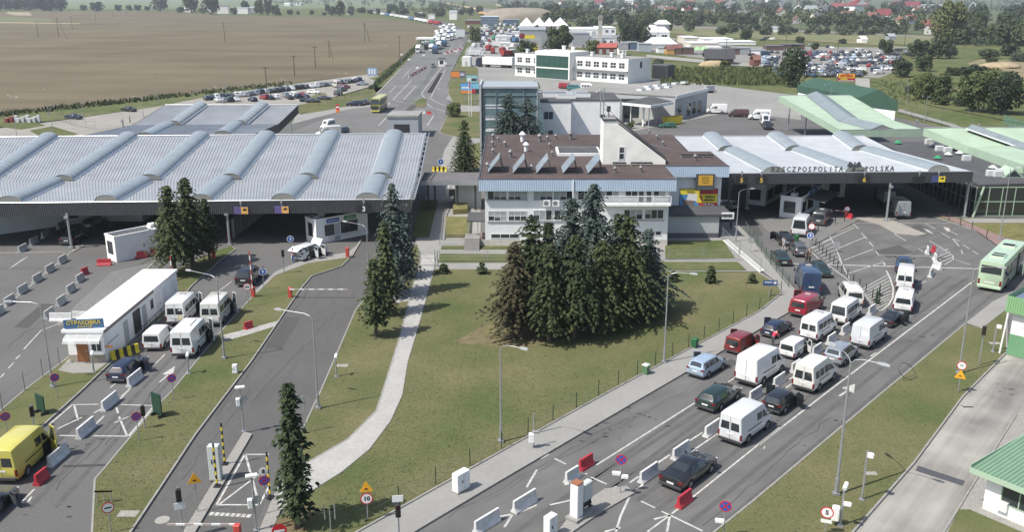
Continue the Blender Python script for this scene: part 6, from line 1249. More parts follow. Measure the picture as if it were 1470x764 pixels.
def broadleaf(x,yb,yt,wpx,kind,fm,label,group=None,name='leafy_tree',rz=None,cat='tree',z=0.0):
 p=P(x,yb,z);h=zat(yt,p.x,p.y)-z;ppm=F/(p.y*CT+(H-h*.5)*ST);w_=wpx/ppm
 t=thing(name,label,cat,p,rnd.uniform(0,6)if rz is None else rz,group);t.scale=(w_,w_,h)
 c,tr=crown_proto(kind,fm)
 for nm,me in(('crown',c),('trunk',tr)):o=bpy.data.objects.new(nm,me);COL.objects.link(o);o.parent=t
 return t
broadleaf(651,168,147,25,'b',f_ly,'small round clipped tree on the verge beside the far road')
broadleaf(803,76,36,45,'b',f_le,'large willow like tree behind the white office')
broadleaf(756,80,57,30,'c',f_le,'low leafy tree left of the large willow like tree')
broadleaf(852,76,57,30,'c',f_ly,'olive green bush tree between the willow and the brick shed')
broadleaf(682,64,38,20,'c',f_le,'slim tree on the verge between far road and truck yard')
broadleaf(900,63,33,32,'a',f_ld,'dark leafy tree beside the white pagoda roofs')
broadleaf(921,63,36,26,'b',f_ld,'second dark leafy tree against the white pagoda roofs')
broadleaf(1136,124,68,44,'c',f_ld,'dark poplar like tree in front of the market lot')
broadleaf(1322,142,103,36,'b',f_ly,'yellow green tree left of a darker one in the meadow')
broadleaf(1345,143,106,42,'a',f_le,'darker tree touching the yellow green one in the meadow')
broadleaf(1403,160,98,62,'a',f_le,'big tree left of the pair at the right meadow edge')
broadleaf(1441,164,103,58,'b',f_ld,'big tree right of the pair at the right meadow edge')
broadleaf(1292,110,84,34,'b',f_ld,'round dark bush tree at the end of the market lot')
broadleaf(1326,102,78,28,'c',f_le,'bushy tree beyond the end of the market lot')
broadleaf(1318,84,56,32,'a',f_ld,'dark tree left of a clump behind the market lot');broadleaf(1347,84,52,32,'b',f_ld,'dark tall tree in the clump behind the market lot');broadleaf(1363,83,62,22,'c',f_lg,'grey green tree right of the clump behind the market lot')
broadleaf(1360,62,1,52,'a',f_ly,'very tall olive tree towering left of the dark wood')
broadleaf(1270,78,56,22,'b',f_ld,'tree at the far corner of the market lot')
broadleaf(1036,50,38,22,'c',f_ld,'tree beyond the yellow market shed',None);broadleaf(1070,58,42,20,'c',f_ld,'tree at the right end of the white market roofs')
broadleaf(765,130,116,20,'c',f_ly,'rounded bush crown just above the glass stair hall roof',None)
broadleaf(905,184,174,14,'s',f_ly,'small yellow green shrub before the portico',None,'shrub',cat='shrub')
for i,(x,yb,yt,w_,fm)in enumerate(((1420,84,70,34,f_ld),(1448,80,62,30,f_ld),(1462,88,75,28,f_lg),(1400,112,92,40,f_ld),(1368,108,96,28,f_le),(1386,104,95,22,f_ld),(1424,92,82,20,f_le),(1352,150,138,26,f_le),(1378,152,141,22,f_ld),(1170,72,60,14,f_le),(1148,62,52,15,f_ld),(1210,62,55,14,f_ld),(945,98,84,20,f_lg),(1040,98,86,20,f_ly),(1305,134,122,18,f_lg),(1240,108,101,10,f_lg))):
 broadleaf(x,yb,yt,w_,'s' if i%2 else 'c',fm,'low bush scattered over the rough meadow beyond the buildings','bushes scattered over the meadow','bush',cat='bush')
GT_='trees among the houses of the far town';rt=random.Random(21)
cnt=0
def belt(n,xa,xb,ya,yb,hpx,wpx,label,group,fms,seed):
 r=random.Random(seed)
 for k in range(n):
  x=r.uniform(xa,xb);y=ya+(yb-ya)*r.random();hh=hpx*r.uniform(.65,1.3);broadleaf(x,y,y-hh,wpx*r.uniform(.7,1.35),'f' if k%2 else 'g',fms[k%len(fms)],label,group)
FT=[f_far,f_ld,f_le,f_far]
belt(76,775,1345,24,46,15,18,'leafy tree among the red roofed houses of the far town',GT_,FT,1)
belt(26,720,1345,12,26,12,16,'leafy tree on the upper slope of the far town','trees on the upper slope of the town',FT,2)
belt(24,1372,1478,48,66,27,24,'dark tree of the wood at the upper right','trees of the wood at the upper right',[f_ld,f_far,f_le],3)
belt(16,1340,1478,26,46,22,22,'tree at the back of the upper right wood','trees at the back of the upper right wood',[f_ld,f_far],4)
belt(26,1050,1300,44,50,12,14,'pale grey green tree in the row along the railway','trees in the row along the railway',[f_lg,f_lg,f_far],5)
belt(10,1160,1300,44,51,9,12,'low willow bush beside the railway embankment','willow bushes beside the railway',[f_lg],6)
belt(14,885,1050,34,42,14,16,'dark tree before the railway meadow','trees before the railway meadow',[f_ld,f_far],7)
belt(18,560,760,10,26,10,13,'bushy tree in the green belt beyond the far road','trees of the green belt beyond the road',FT,8)
belt(8,770,880,40,52,9,11,'small tree between the market halls','small trees between the market halls',FT,9)
belt(9,470,560,16,22,9,10,'small tree at the far corner of the ploughed field','trees at the far corner of the field',FT,10)
for x,yb,yt,w_ in((139,16,2,22),(120,15,6,14),(170,15.5,6,14),(185,15,6.5,12),(198,15,6,14),(231,15.5,-4,26),(212,15,8,10),(275,18,-6,26),(305,20,-8,28),(336,21,10,12),(352,19,0,16),(372,21,-2,18),(385,22,-4,14),(395,22,6,16),(416,21,13,10),(402,22,17,6),(428,21,15,6),(448,21,14,8),(466,22,17,8),(478,22,8,16),(490,23,0,16),(260,18,9,14),(290,19,10,12)):
 broadleaf(x,yb,yt,w_,'f',rt.choice(FT),'tree of the loose row along the far field edge','trees along the far field edge')
def wood(name,pts_fn,n,seed,fm,hpx,spread):
 r=random.Random(seed);m=MB()
 for k in range(n):
  x,y=pts_fn(r);p=P(x,y);h=zat(y-hpx*r.uniform(.7,1.3),p.x,p.y);rr=h*r.uniform(.32,.5)
  for j in range(spread):
   d=Vector((r.gauss(0,1),r.gauss(0,1),r.gauss(.3,1))).normalized();c=p+Vector((d.x*rr,d.y*rr,h*.55+d.z*h*.45));c.z=max(c.z,.1*h);nn=(d+Vector((r.gauss(0,.4),r.gauss(0,.4),r.gauss(0,.4)))).normalized();u=nn.orthogonal().normalized();v=nn.cross(u);e=rr*r.uniform(.2,.42)
   m.add([c-u*e,c+v*e*.8,c+u*e,c-v*e*.8],[(0,1,2,3)])
 o=m.obj(name,fm);return tag(o,kind='stuff')
tag(wood('far_wood',lambda r:(r.uniform(715,1345),r.uniform(12,26)),300,14,f_far,11,40),'trees closing the gaps between the town houses','wood')
tag(wood('far_wood',lambda r:(lambda x:(x,r.uniform(25,31+(x-780)*.022)))(r.uniform(780,1345)),190,15,f_le,12,44),'garden trees along the lower edge of the far town','wood')
f_wd=foliage('leaves_wood_dark',(.014,.024,.020),(.034,.048,.032))
tag(wood('far_wood',lambda r:(r.uniform(-60,92),r.uniform(10,16)),110,3,f_wd,15,46),'dark wood in the upper left corner beyond the ploughed field','wood')
tag(wood('far_wood',lambda r:(r.uniform(-60,1500),r.uniform(-6.0,-1)),420,4,f_far,5,26),'distant wooded skyline above the town','wood')
tag(wood('far_wood',lambda r:(r.uniform(715,1500),r.uniform(-1,20)),420,5,f_far,8,28),'mass of far trees filling the gaps of the town slope','wood')
tag(wood('far_wood',lambda r:(r.uniform(390,640),r.uniform(-4,10)),130,6,f_far,7,26),'mass of far trees beyond the end of the ploughed field','wood')
tag(wood('far_wood',lambda r:(r.uniform(575,668),r.uniform(8,21)),70,7,f_le,7,26),'mass of bushes inside the bend of the far road','wood')
tag(wood('undergrowth',lambda r:(r.uniform(1380,1500),r.uniform(58,67)),80,8,f_ld,12,30),'undergrowth along the edge of the upper right wood','undergrowth')
def scrub(name,label,fn,n,seed,fm,lo,hi):
 r=random.Random(seed);m=MB()
 for k in range(n):
  x,y=fn(r);p=P(x,y);h=r.uniform(lo,hi)
  for j in range(4):
   a=r.random()*7;d=Vector((math.cos(a),math.sin(a),0));e=h*r.uniform(.3,.6);b=p+d*e*r.random();t_=b+d*e*.5+Vector((0,0,h*r.uniform(.6,1)));s=Vector((-d.y,d.x,0))*e*.4;m.add([b-s,b+s,t_],[(0,1,2)])
 return tag(m.obj(name,fm),label,'scrub',kind='stuff')
scrub('tall_weeds','tall weeds on the meadow behind the white office',lambda r:(r.uniform(950,1140),98+r.random()*24+0),1500,1,f_ly,.8,2.2)
scrub('tall_weeds','rough growth along the field edge by the lot',lambda r:(lambda x:(x,160-(x-0)*.108+r.uniform(2,8)))(r.uniform(-20,420)),900,2,f_le,.4,1.3)
scrub('tall_weeds','rough growth on the right meadow',lambda r:(r.uniform(1262,1480),r.uniform(112,150)),900,3,f_ly,.4,1.2)
scrub('tall_weeds','rough growth beside the far road',lambda r:(lambda u:(536+80*u+r.uniform(-8,2),128-74*u))(r.random()),600,4,f_le,.5,1.5)
def turf(name,label,poly,n,seed,fm):
 xs,ys=[p[0]for p in poly],[p[1]for p in poly];r=random.Random(seed);m=MB();k=0
 def ins(x,y):
  c=False;j=len(poly)-1
  for i in range(len(poly)):
   if(poly[i][1]>y)!=(poly[j][1]>y)and x<(poly[j][0]-poly[i][0])*(y-poly[i][1])/(poly[j][1]-poly[i][1])+poly[i][0]:c=not c
   j=i
  return c
 while k<n:
  x,y=r.uniform(min(xs),max(xs)),r.uniform(min(ys),max(ys))
  if not ins(x,y):continue
  k+=1;p=P(x,y,.1)
  for j in range(3):
   a=r.random()*7;d=Vector((math.cos(a),math.sin(a),0));h=r.uniform(.02,.06);b=p+d*r.uniform(0,.12);s=Vector((-d.y,d.x,0))*.035;m.add([b-s,b+s,b+d*.06+Vector((0,0,h))],[(0,1,2)])
 return tag(m.obj(name,fm),label,'grass',kind='stuff')
g_tuft=foliage('grass_tufts',(.095,.108,.042),(.17,.152,.08),.9)
turf('grass_tufts','grass tufts on the central lawn',[(622,388),(1085,393),(1116,420),(859,568),(720,645),(515,758),(452,706),(530,648),(580,568),(602,470)],14000,1,g_tuft)
turf('grass_tufts','grass tufts on the right verge',[(1030,764),(1172,764),(1224,764),(1312,664),(1382,569),(1440,505),(1446,450),(1385,467),(1260,571),(1080,722)],7000,2,g_tuft)
turf('grass_tufts','grass tufts on the left verge',[(134,764),(138,690),(216,597),(310,487),(366,426),(444,380),(496,371),(447,394),(430,414),(358,518),(280,622),(186,762)],6000,3,g_tuft)
turf('grass_tufts','grass tufts on the strip beside the exit road',[(604,372),(588,420),(573,480),(548,560),(500,628),(440,662),(424,640),(463,560),(512,446),(575,374)],4500,4,g_tuft)
galv=MATS['galvanised_steel'];lampw=mat('lamp_head',(.42,.43,.44),.5,.2)
LPC={}
def lamp(base,top,heads,label,z=.1,r=.085,group='street lamps',head=.55):
 p=P(base[0],base[1],z);h=zat(top[1],p.x,p.y)-z;t=thing('street_lamp',label,'street lamp',p,0,group)
 q=MB();q.tube((0,0,0),(0,0,h),r,r*.55,10);q.obj('pole',galv,t,smooth=40);q=MB();q.box(-.2,.2,-.2,.2,0,.18);q.tube((0,0,.1),(0,0,1.2),r*1.35,r*1.3,10);q.obj('base',galv,t)
 for hx,hy in heads:
  e=P(hx,hy,h+z+.35)-p;d=Vector((e.x,e.y,0));
  if d.length>3.2:e=Vector((d.x/d.length*3.2,d.y/d.length*3.2,e.z));d=Vector((e.x,e.y,0))
  dn=d.normalized();q=MB();q.path([(0,0,h-.1),dn*.25+Vector((0,0,h+.2)),dn*.7+Vector((0,0,h+.33)),Vector((e.x,e.y,h+.35))],r*.27,6);q.obj('arm',galv,t,smooth=50)
  q=MB();s=Vector((-dn.y,dn.x,0));c=Vector((e.x,e.y,h+.35));k=head
  q.loft([[c-dn*.1+s*.06*j+Vector((0,0,zz))for j,zz in((-1,-.05),(1,-.05),(1,.06),(-1,.06))],[c+dn*k*.5+s*.11*j+Vector((0,0,zz))for j,zz in((-1,-.06),(1,-.06),(.7,.1),(-.7,.1))],[c+dn*k+s*.1*j+Vector((0,0,zz))for j,zz in((-1,-.04),(1,-.04),(.7,.05),(-.7,.05))]]);q.obj('lamp_head',lampw,t,smooth=50)
 return t
lamp((1200,711),(1228,520),[(1262,522),(1199,497)],'tall two armed street lamp on the right verge before the queue',r=.11,head=.65)
lamp((457,587),(448,458),[(404,445)],'street lamp between exit road and curved footpath',head=.6)
lamp((322,515),(313,402),[(270,388)],'street lamp with long arm beside the white minibuses')
lamp((76,556),(50,440),[(16,433)],'street lamp left of the insurance kiosk')
lamp((953,521),(960,396),[(992,393)],'street lamp on the lawn edge right of the spruce group')
lamp((719,635),(719,500),[(748,500)],'street lamp in the middle of the lawn edge fence')
lamp((529,388),(524,328),[(495,318)],'street lamp at the left canopy edge beside the blue spruces')
lamp((1056,347),(1063,276),[(1078,271)],'street lamp beside lane five at the office corner')
lamp((1376,537),(1402,388),[(1434,384)],'tall street lamp crossing the rear of the pale green coach')
lamp((1435,344),(1455,243),[(1446,235),(1459,240)],'street lamp on the yellowed grass before the glass terminal')
for i,(b,tp,hs,lb)in enumerate((((25,201),(17,141),[(10,136),(22,139)],'double lamp at the far left of the pale lot'),((76,188),(63,157),[(76,153)],'lamp beside the lot fence and grass patch'),((206,168),(202,141),[(193,138),(209,138)],'double lamp on the pale lot near the two dark saloons'),((120,166),(110,113),[(108,112)],'thin lamp on the field edge near the dark saloon'),((228,148),(223,104),[(221,103)],'thin lamp on the field edge behind the canopy'),((321,149),(317,127),[(307,124),(321,125)],'double lamp beside the parked cars, left one'),((411,135),(410,115),[(403,112),(418,112)],'double lamp in the middle of the parking lot'),((489,138),(487,106),[(483,103),(496,105)],'double lamp at the right end of the parking lot'),((325,131),(322,96),[(320,95)],'thin lamp on the field edge left of the lot'),((70,166),(68,128),[(65,126)],'thin lamp on the field edge at the left'),((1188,180),(1187,122),[(1181,122),(1193,120)],'double lamp behind the pale green canopy'),((1327,174),(1331,139),[(1326,138),(1335,140)],'double lamp beside the footpath on the right meadow'),((1300,160),(1299,122),[(1296,121),(1304,122)],'double lamp on the meadow right of the green hall'),((625,165),(622,128),[(630,127)],'lamp on the far road verge behind the utility block'),((547,96),(548,66),[(552,65)],'lamp beside the ploughed field and far road'),((601,106),(602,74),[(606,73)],'lamp near the far road booth'))):lamp(b,tp,hs,lb,.02,.07,'lamps beyond the canopies',.7)
def disc_sign(t,z,r,ring,face,y=-.06,extra=None):
 q=MB();q.tube((0,y+.02,z),(0,y,z),r,r,20);q.obj('plate',ring,t);q=MB();q.disc((0,y-.004,z),(0,-1,0),r*.83,20);q.obj('face',face,t)
def sign(base,centre,kind,label,z=.1,r=.36,face_cam=True,name='traffic_sign',rz=None,txt=None):
 p=P(base[0],base[1],z);zc=zat(centre[1],p.x,p.y)-z;a=rz if rz is not None else math.atan2(p.y,p.x)-math.pi/2
 t=thing(name,label,'traffic sign',p,a);q=MB();q.tube((0,0,0),(0,0,zc+r*.9),.035,n=7);q.obj('pole',galv,t)
 if kind=='nostop':
  disc_sign(t,zc,r,red_p,blu_p);q=MB()
  for s in(-1,1):
   d=Vector((r*.58,0,s*r*.58));n=Vector((s*-.03,0,.03))*(r/.4);c=Vector((0,-.068,zc));q.quad(c-d-n,c+d-n,c+d+n,c-d+n)
  q.obj('cross',red_p,t)
 elif kind=='blue':
  disc_sign(t,zc,r,wht_p,blu_p);q=MB();y=-.068;q.quad((-.05,y,zc-.2),(.05,y,zc-.2),(.05,y,zc+.08),(-.05,y,zc+.08));q.add([(-.14,y,zc+.05),(.14,y,zc+.05),(0,y,zc+.24)],[(0,1,2)]);q.quad((.05,y,zc-.06),(.2,y,zc-.06),(.2,y,zc+.02),(.05,y,zc+.02));q.obj('arrow',wht_p,t)
 elif kind=='limit':
  disc_sign(t,zc,r,red_p,wht_p)
  if txt:text(txt,r*1.05,blk_p,t,(0,-.07,zc),bold=.015,thick=.01)
 elif kind=='stopbar':
  disc_sign(t,zc,r,red_p,wht_p);q=MB();q.quad((-r*.55,-.068,zc-r*.13),(r*.55,-.068,zc-r*.13),(r*.55,-.068,zc+r*.13),(-r*.55,-.068,zc+r*.13));q.obj('bar',blk_p,t)
 elif kind=='noentry':
  disc_sign(t,zc,r,red_p,red_p);q=MB();q.quad((-r*.7,-.068,zc-r*.16),(r*.7,-.068,zc-r*.16),(r*.7,-.068,zc+r*.16),(-r*.7,-.068,zc+r*.16));q.obj('bar',wht_p,t)
 elif kind=='back':
  q=MB();q.tube((0,.0,zc),(0,.03,zc),r,r,20);q.obj('plate',galv,t)
 if kind=='tri' or(txt and txt.endswith('^')):
  pass
 return t,zc
def triangle(t,zc,r=.42):
 q=MB();f=lambda k,y:[(-k,y,zc-k*.58),(k,y,zc-k*.58),(0,y,zc+k*1.15)];q.loft([f(r,-.03),f(r,-.06)]);q.obj('triangle',mat('sign_amber',(.80,.38,.02),.5),t)
 q=MB();q.loft([[(-.12,-.064,zc-.1),(.12,-.064,zc-.1),(.07,-.064,zc),(-.07,-.064,zc)],[(-.12,-.066,zc-.1),(.12,-.066,zc-.1),(.07,-.066,zc),(-.07,-.066,zc)]]);q.obj('bump_symbol',blk_p,t)
def plate(t,zc,w_,h,m,y=-.05):q=MB();q.box(-w_/2,w_/2,y-.02,y,zc-h/2,zc+h/2);q.obj('plate',m,t)
def camera_box(t,z,s,m=None,dy=-.2):
 q=MB();q.box(s*.05,s*.5,dy-.12,dy+.12,z-.1,z+.1,bev=.03);q.tube((0,0,z-.12),(s*.3,dy,z-.12),.03,n=5);q.obj('camera',m or wht_p,t)
NS='round blue no stopping sign with red cross'
t,z_=sign((890,708),(891,660),'nostop','no stopping sign with two cameras on the paved island by the ticket column',.12,.36);camera_box(t,z_-.9,-1);camera_box(t,z_-1.1,1)
t,z_=sign((1038,775),(1038,727),'nostop','no stopping sign at the bottom edge beside the red barrier',.1,.36);camera_box(t,z_-.9,-1)
t,z_=sign((528,748),(528,716),'limit','ten limit sign under an amber triangle on the lawn corner',.1,.38,txt='10');triangle(t,z_+.72)
t,z_=sign((1184,768),(1188,736),'limit','five limit sign with a small plate in the right verge',.1,.38,txt='5');plate(t,z_-.58,.62,.22,wht_p)
t,z_=sign((1375,564),(1379,525),'limit','round red rimmed sign above an amber triangle on the right verge',.1,.36);triangle(t,z_-.85,.44);q=MB();q.box(-.12,.12,-.07,-.066,z_-.1,z_+.14);q.obj('symbol',MATS['render_grey'],t)
t,z_=sign((383,737),(376,690),'nostop','no stopping sign under a white eight plate beside the narrow spruce',.13,.33);q=MB();q.tube((0,-.04,z_+.62),(0,-.06,z_+.62),.27,n=18);q.obj('round_plate',wht_p,t);text('8',.34,blk_p,t,(0,-.07,z_+.62),bold=.01)
sign((418,362),(417,343),'blue','round blue arrow sign before the control booth',.02,.42);sign((379,416),(375,390),'blue','round blue arrow sign on the footway near the black people carrier',.12,.42)
sign((357,440),(353,412),'stopbar','white stop sign with black bar beside the raised barrier',.11,.42)
sign((200,634),(190,598),'nostop','no stopping sign beside the traffic light on the left verge',.1,.34);sign((83,572),(75,542),'nostop','no stopping sign left of the kiosk lamp',.1,.34);sign((13,632),(5,598),'nostop','no stopping sign at the left edge above the yellow van',.1,.34);sign((250,575),(244,543),'nostop','no stopping sign on the verge below the long white minibus',.1,.34)
sign((160,766),(153,729),'stopbar','white red rimmed sign before the wooden frame at the bottom left',.1,.36)
t,z_=sign((284,735),(277,700),'none','amber triangle sign on the paved island of the exit road',.13,.3);triangle(t,z_+.55,.42)
sign((439,622),(434,575),'back','grey back of a round sign beside the exit road kerb',.1,.36);sign((404,800),(401,762),'noentry','red no entry sign cut by the bottom picture edge',.12,.42)
sign((1215,312),(1214,300),'limit','small white round sign at the tip of the booth island',.1,.4);sign((1163,350),(1160,325),'limit','white round sign over a blue one beside the white high van',.1,.42);sign((1200,362),(1199,352),'back','pale round sign back at the striped area',.02,.45);sign((1347,372),(1349,361),'back','pale round sign on the small striped island',.02,.42);sign((1077,362),(1076,345),'back','pale round sign on the footway beside lane five',.1,.4)
sign((1162,352),(1161,338),'blue','blue round sign low beside the white high van',.1,.42);sign((633,245),(632,232),'blue','blue arrow sign above the yellow black barrier behind the walkway',.02,.6)
bs=thing('information_sign','small blue board at the right lawn corner fence','sign',P(1104,426,.1));q=MB();zc=zat(407,bs.location.x,bs.location.y);q.box(-.75,.75,-.05,0,zc-.35,zc+.25);q.obj('board',mat('board_navy',(.04,.09,.22),.5),bs);q=MB();q.tube((0,.04,0),(0,.04,zc+.2),.04);q.obj('post',galv,bs);q=MB();q.disc((.5,-.055,zc-.02),(0,-1,0),.16);q.box(-.6,.2,-.056,-.051,zc-.02,zc+.08);q.obj('symbol',wht_p,bs)
hb_=thing('road_sign','large blue direction board beside the field and far road','sign',P(535,119));z0,z1=zat(108,hb_.location.x,hb_.location.y),zat(97,hb_.location.x,hb_.location.y);q=MB();q.box(-1.7,1.7,-.1,0,z0,z1);q.obj('board',mat('board_pale_blue',(.22,.36,.55),.5),hb_);q=MB();q.tube((-1,.1,0),(-1,.1,z1),.08);q.tube((1,.1,0),(1,.1,z1),.08);q.obj('post',galv,hb_);q=MB()
for k in range(3):q.box(-1.3+k*.95,-.75+k*.95,-.115,-.101,z0+.4,z1-.4)
q.obj('arrows',wht_p,hb_)
def billboard(label,base,x0,x1,y0,y1,parts,name='billboard',txts=()):
 p=P(*base);a_,z1=V(x0,y0,p.y);b_,z0=V(x1,y1,p.y);t=thing(name,label,'billboard',(a_,p.y,0));w_=b_-a_;q=MB();q.box(0,w_,-.2,0,z0,z1);q.obj('board',steel_d,t)
 for x in(.2,.8):q=MB();q.box(w_*x-.15,w_*x+.15,.01,.3,0,z1-.2);q.obj('post',galv,t)
 for i,(m,u0,v0,u1,v1)in enumerate(parts):q=MB();y=-.205-.004*i;q.quad((u0*w_,y,z0+(z1-z0)*v0),(u1*w_,y,z0+(z1-z0)*v0),(u1*w_,y,z0+(z1-z0)*v1),(u0*w_,y,z0+(z1-z0)*v1));q.obj('field',m,t)
 for s,sz,m,u,v in txts:text(s,sz*(z1-z0),m,t,(w_*u,-.26,z0+(z1-z0)*v),bold=.02*(z1-z0))
 return t
billboard('red and yellow pharmacy billboard in front of the market lot',(1215,121),1203,1227,105,116.5,[(red_b,.01,.02,.99,.98),(mat('billboard_yellow',(.8,.5,.03),.5),.04,.42,.96,.95),(wht_p,.03,.04,.95,.12)],txts=(('APTEKA',.46,red_p,.5,.70),('APTEKA',.24,mat('billboard_amber',(.85,.6,.05),.5),.36,.26)))
billboard('orange and dark billboard on the verge of the far road',(657,118),647,668,102,111,[(org_p,.02,.05,.6,.95),(mat('billboard_dark',(.2,.2,.3),.5),.6,.05,.98,.95),(wht_p,.66,.4,.92,.6)])
billboard('blue white and red billboard beside the flag poles',(674,146),661,688,119,134,[(mat('billboard_blue',(.12,.36,.66),.5),.01,.3,.6,.98),(wht_p,.05,.5,.5,.65),(org_p,.01,.02,.6,.3),(mat('billboard_cyan',(.2,.5,.66),.5),.62,.45,.99,.98),(red_b,.62,.02,.8,.45)])
billboard('teal billboard with a car picture above the other billboards',(679,122),669,686,107,119,[(mat('billboard_teal',(.3,.5,.52),.5),.02,.05,.98,.95),(wht_p,.1,.3,.5,.6),(steel_d,.4,.25,.9,.55)])
for x,top,c in((673.5,116,'left'),(677,112,'right')):
 p=P(x,168);t=thing('flag_pole','white flag pole, %s one of the pair beside the glass stair hall'%c,'flag pole',p);h=zat(top,p.x,p.y);q=MB();q.tube((0,0,0),(0,0,h),.09,.05);q.obj('pole',wht_p,t)
 if c=='left':q=MB();q.quad((0,0,h-.1),(.35,.05,h-.2),(.3,.05,h-1.0),(0,0,h-.9));q.quad((0,0,h-.91),(.3,.05,h-1.01),(.25,.1,h-1.9),(0,0,h-1.8));q.obj('flag',mat('flag_red',(.6,.05,.07),.7),t)
def lane_sign(t0,px,py,w_,h,m,label,txt=None,tm=None,m2=None,y0=None):
 e0,e1=t0;u=(px-Q(e0)[0])/(Q(e1)[0]-Q(e0)[0]);p=e0.lerp(e1,u)+Vector((0,-.35,0));zc=zat(py,p.x,p.y);t=thing('lane_sign',label,'lane sign',(p.x,p.y,zc));q=MB();q.box(-w_/2,w_/2,-.12,0,-h/2,h/2);q.obj('board',m,t)
 q=MB();q.box(-.06,.06,-.05,.02,h/2+.003,h/2+.5);q.box(-.12,.12,-.1,.1,h/2+.3,h/2+.75);q.obj('bracket',galv,t)
 if m2:q=MB();q.box(.0,w_/2-.03,-.135,-.121,-h/2+.04,h/2-.04);q.obj('panel',m2,t);q=MB();q.box(w_*.12,w_*.4,-.142,-.136,-.02,h*.18);q.box(w_*.2,w_*.34,-.142,-.136,h*.18,h*.3);q.obj('car_symbol',blk_p,t)
 if txt:text(txt,h*.85,tm,t,(0,-.14,0),bold=.02)
amb=mat('lane_digit_amber',(.75,.52,.10),.5);sgo=mat('sign_orange',(.75,.42,.12),.5);sgp=mat('sign_violet',(.13,.10,.25),.5)
lane_sign(A1[0],342,302,1.8,.95,sgp,'violet and orange lane sign on the left canopy, left one',m2=sgo);lane_sign(A1[0],401,301,1.8,.95,sgp,'violet and orange lane sign on the left canopy, right one',m2=sgo)
lane_sign(A1[0],521,300,1.9,1.1,blk_p,'black lane box with the digit three on the left canopy','3',wht_p)
lane_sign(AR[0],1064,259,1.6,1.1,blk_p,'black lane box with amber five nearest the office','5',amb);lane_sign(AR[0],1092,259,1.6,1.1,blk_p,'second black lane box with amber five under the first letters','5',amb);lane_sign(AR[0],1239,258,1.6,1.1,blk_p,'black lane box with amber six under the second word','6',amb);lane_sign(AR[0],1318,258,1.6,1.0,blk_p,'black unlit lane box right of lane six');lane_sign(AR[0],1346,257,1.9,.9,mat('sign_navy',(.06,.08,.2),.5),'navy and yellow lane sign at the right end of the canopy',m2=yel_p)
def traffic_light(base,top,label,plate_m=None,z=.1):
 p=P(base[0],base[1],z);h=zat(top[1],p.x,p.y)-z;t=thing('traffic_light',label,'traffic light',p,math.atan2(p.y,p.x)-math.pi/2);q=MB();q.tube((0,0,0),(0,0,h),.055,n=8);q.obj('pole',galv,t);q=MB();q.box(-.16,.16,-.26,-.06,h-.85,h-.02,bev=.04);q.obj('housing',blk_p,t)
 for k,m in enumerate((mat('lens_green',(.008,.02,.014),.2),mat('lens_amber',(.03,.02,.008),.2),mat('lens_red',(.035,.008,.008),.2))):q=MB();q.tube((0,-.26,h-.7+k*.26),(0,-.275,h-.7+k*.26),.09,n=12);q.obj('lens',m,t)
 if plate_m:q=MB();q.box(-.32,.32,-.12,-.09,h+plate_m,h+plate_m+.42);q.obj('plate',wht_p,t)
 return t
traffic_light((263,770),(250,700),'traffic light with a white plate at the exit road island',-1.4,.13);traffic_light((573,775),(572,722),'traffic light with a white plate on the footway beside the lawn corner',.1,.12);traffic_light((49,612),(41,582),'traffic light left of the dark green board');traffic_light((208,615),(201,581),'traffic light beside the no stopping sign on the left verge');traffic_light((408,392),(403,358),'traffic light on the footway before the off-road car',None,.12);traffic_light((1405,525),(1413,467),'traffic light on the right verge near the gate house')
def camera_post(base,top,label,z=.1,box=None,flat=True,round_=False):
 p=P(base[0],base[1],z);h=zat(top[1],p.x,p.y)-z;t=thing('camera_post',label,'camera post',p,math.atan2(p.y,p.x)-math.pi/2);q=MB();q.tube((0,0,0),(0,0,h),.075,.06,8);q.box(-.16,.16,-.16,.16,0,.06);q.obj('pole',galv,t);q=MB()
 if flat:q.box(-.34,.34,-.2,.12,h,h+.12,bev=.02)
 elif round_:q.box(.02,.42,-.25,.05,h-.35,h-.05,bev=.06)
 else:q.tube((0,-.35,h-.05),(.1,.15,h+.12),.13,n=10)
 q.obj('camera',wht_p,t)
 if box:q=MB();q.box(-.36,-.07,-.22,.1,h*box,h*box+.55,bev=.03);q.obj('equipment_box',wht_p,t);q=MB();q.tube((.22,-.02,h*box+.4),(.22,.04,h*box+.4),.26,n=16);q.obj('round_plate',galv,t)
 return t
camera_post((350,620),(343,557),'camera post with round plate at the far tip of the exit island',.13,.62);camera_post((368,762),(355,684),'camera post leaning over the marked bay at the bottom',.13,.45);camera_post((1237,718),(1254,648),'camera post behind the right lamp on the verge',round_=True,flat=False);camera_post((483,541),(477,512),'small camera post on the strip between exit road and footpath',flat=False);camera_post((135,535),(128,508),'camera post at the corner of the kiosk paving',.12,flat=False);camera_post((271,537),(266,510),'camera post on the kerb behind the long minibus',flat=False);camera_post((1425,505),(1438,465),'thin camera post beside the gate house',round_=True,flat=False)
def cabinet(base,w_,d_,h,label,rz=0,z=.12,doors=1,name='control_cabinet',m=None):
 t=thing(name,label,'cabinet',P(base[0],base[1],z),rz);q=MB();q.box(-w_/2,w_/2,-d_/2,d_/2,.1,h,bev=.03);q.obj('casing',m or wht_p,t);q=MB();q.box(-w_/2-.04,w_/2+.04,-d_/2-.04,d_/2+.04,0,.1);q.obj('plinth',kerb_m,t)
 q=MB();q.box(-.006,.006,-d_/2-.006,-d_/2+.01,.2,h-.1);q.obj('door_seam',steel_d,t);q=MB();q.box(-.16,-.10,-d_/2-.03,-d_/2,h*.5,h*.62);q.obj('handle',steel_d,t);return t
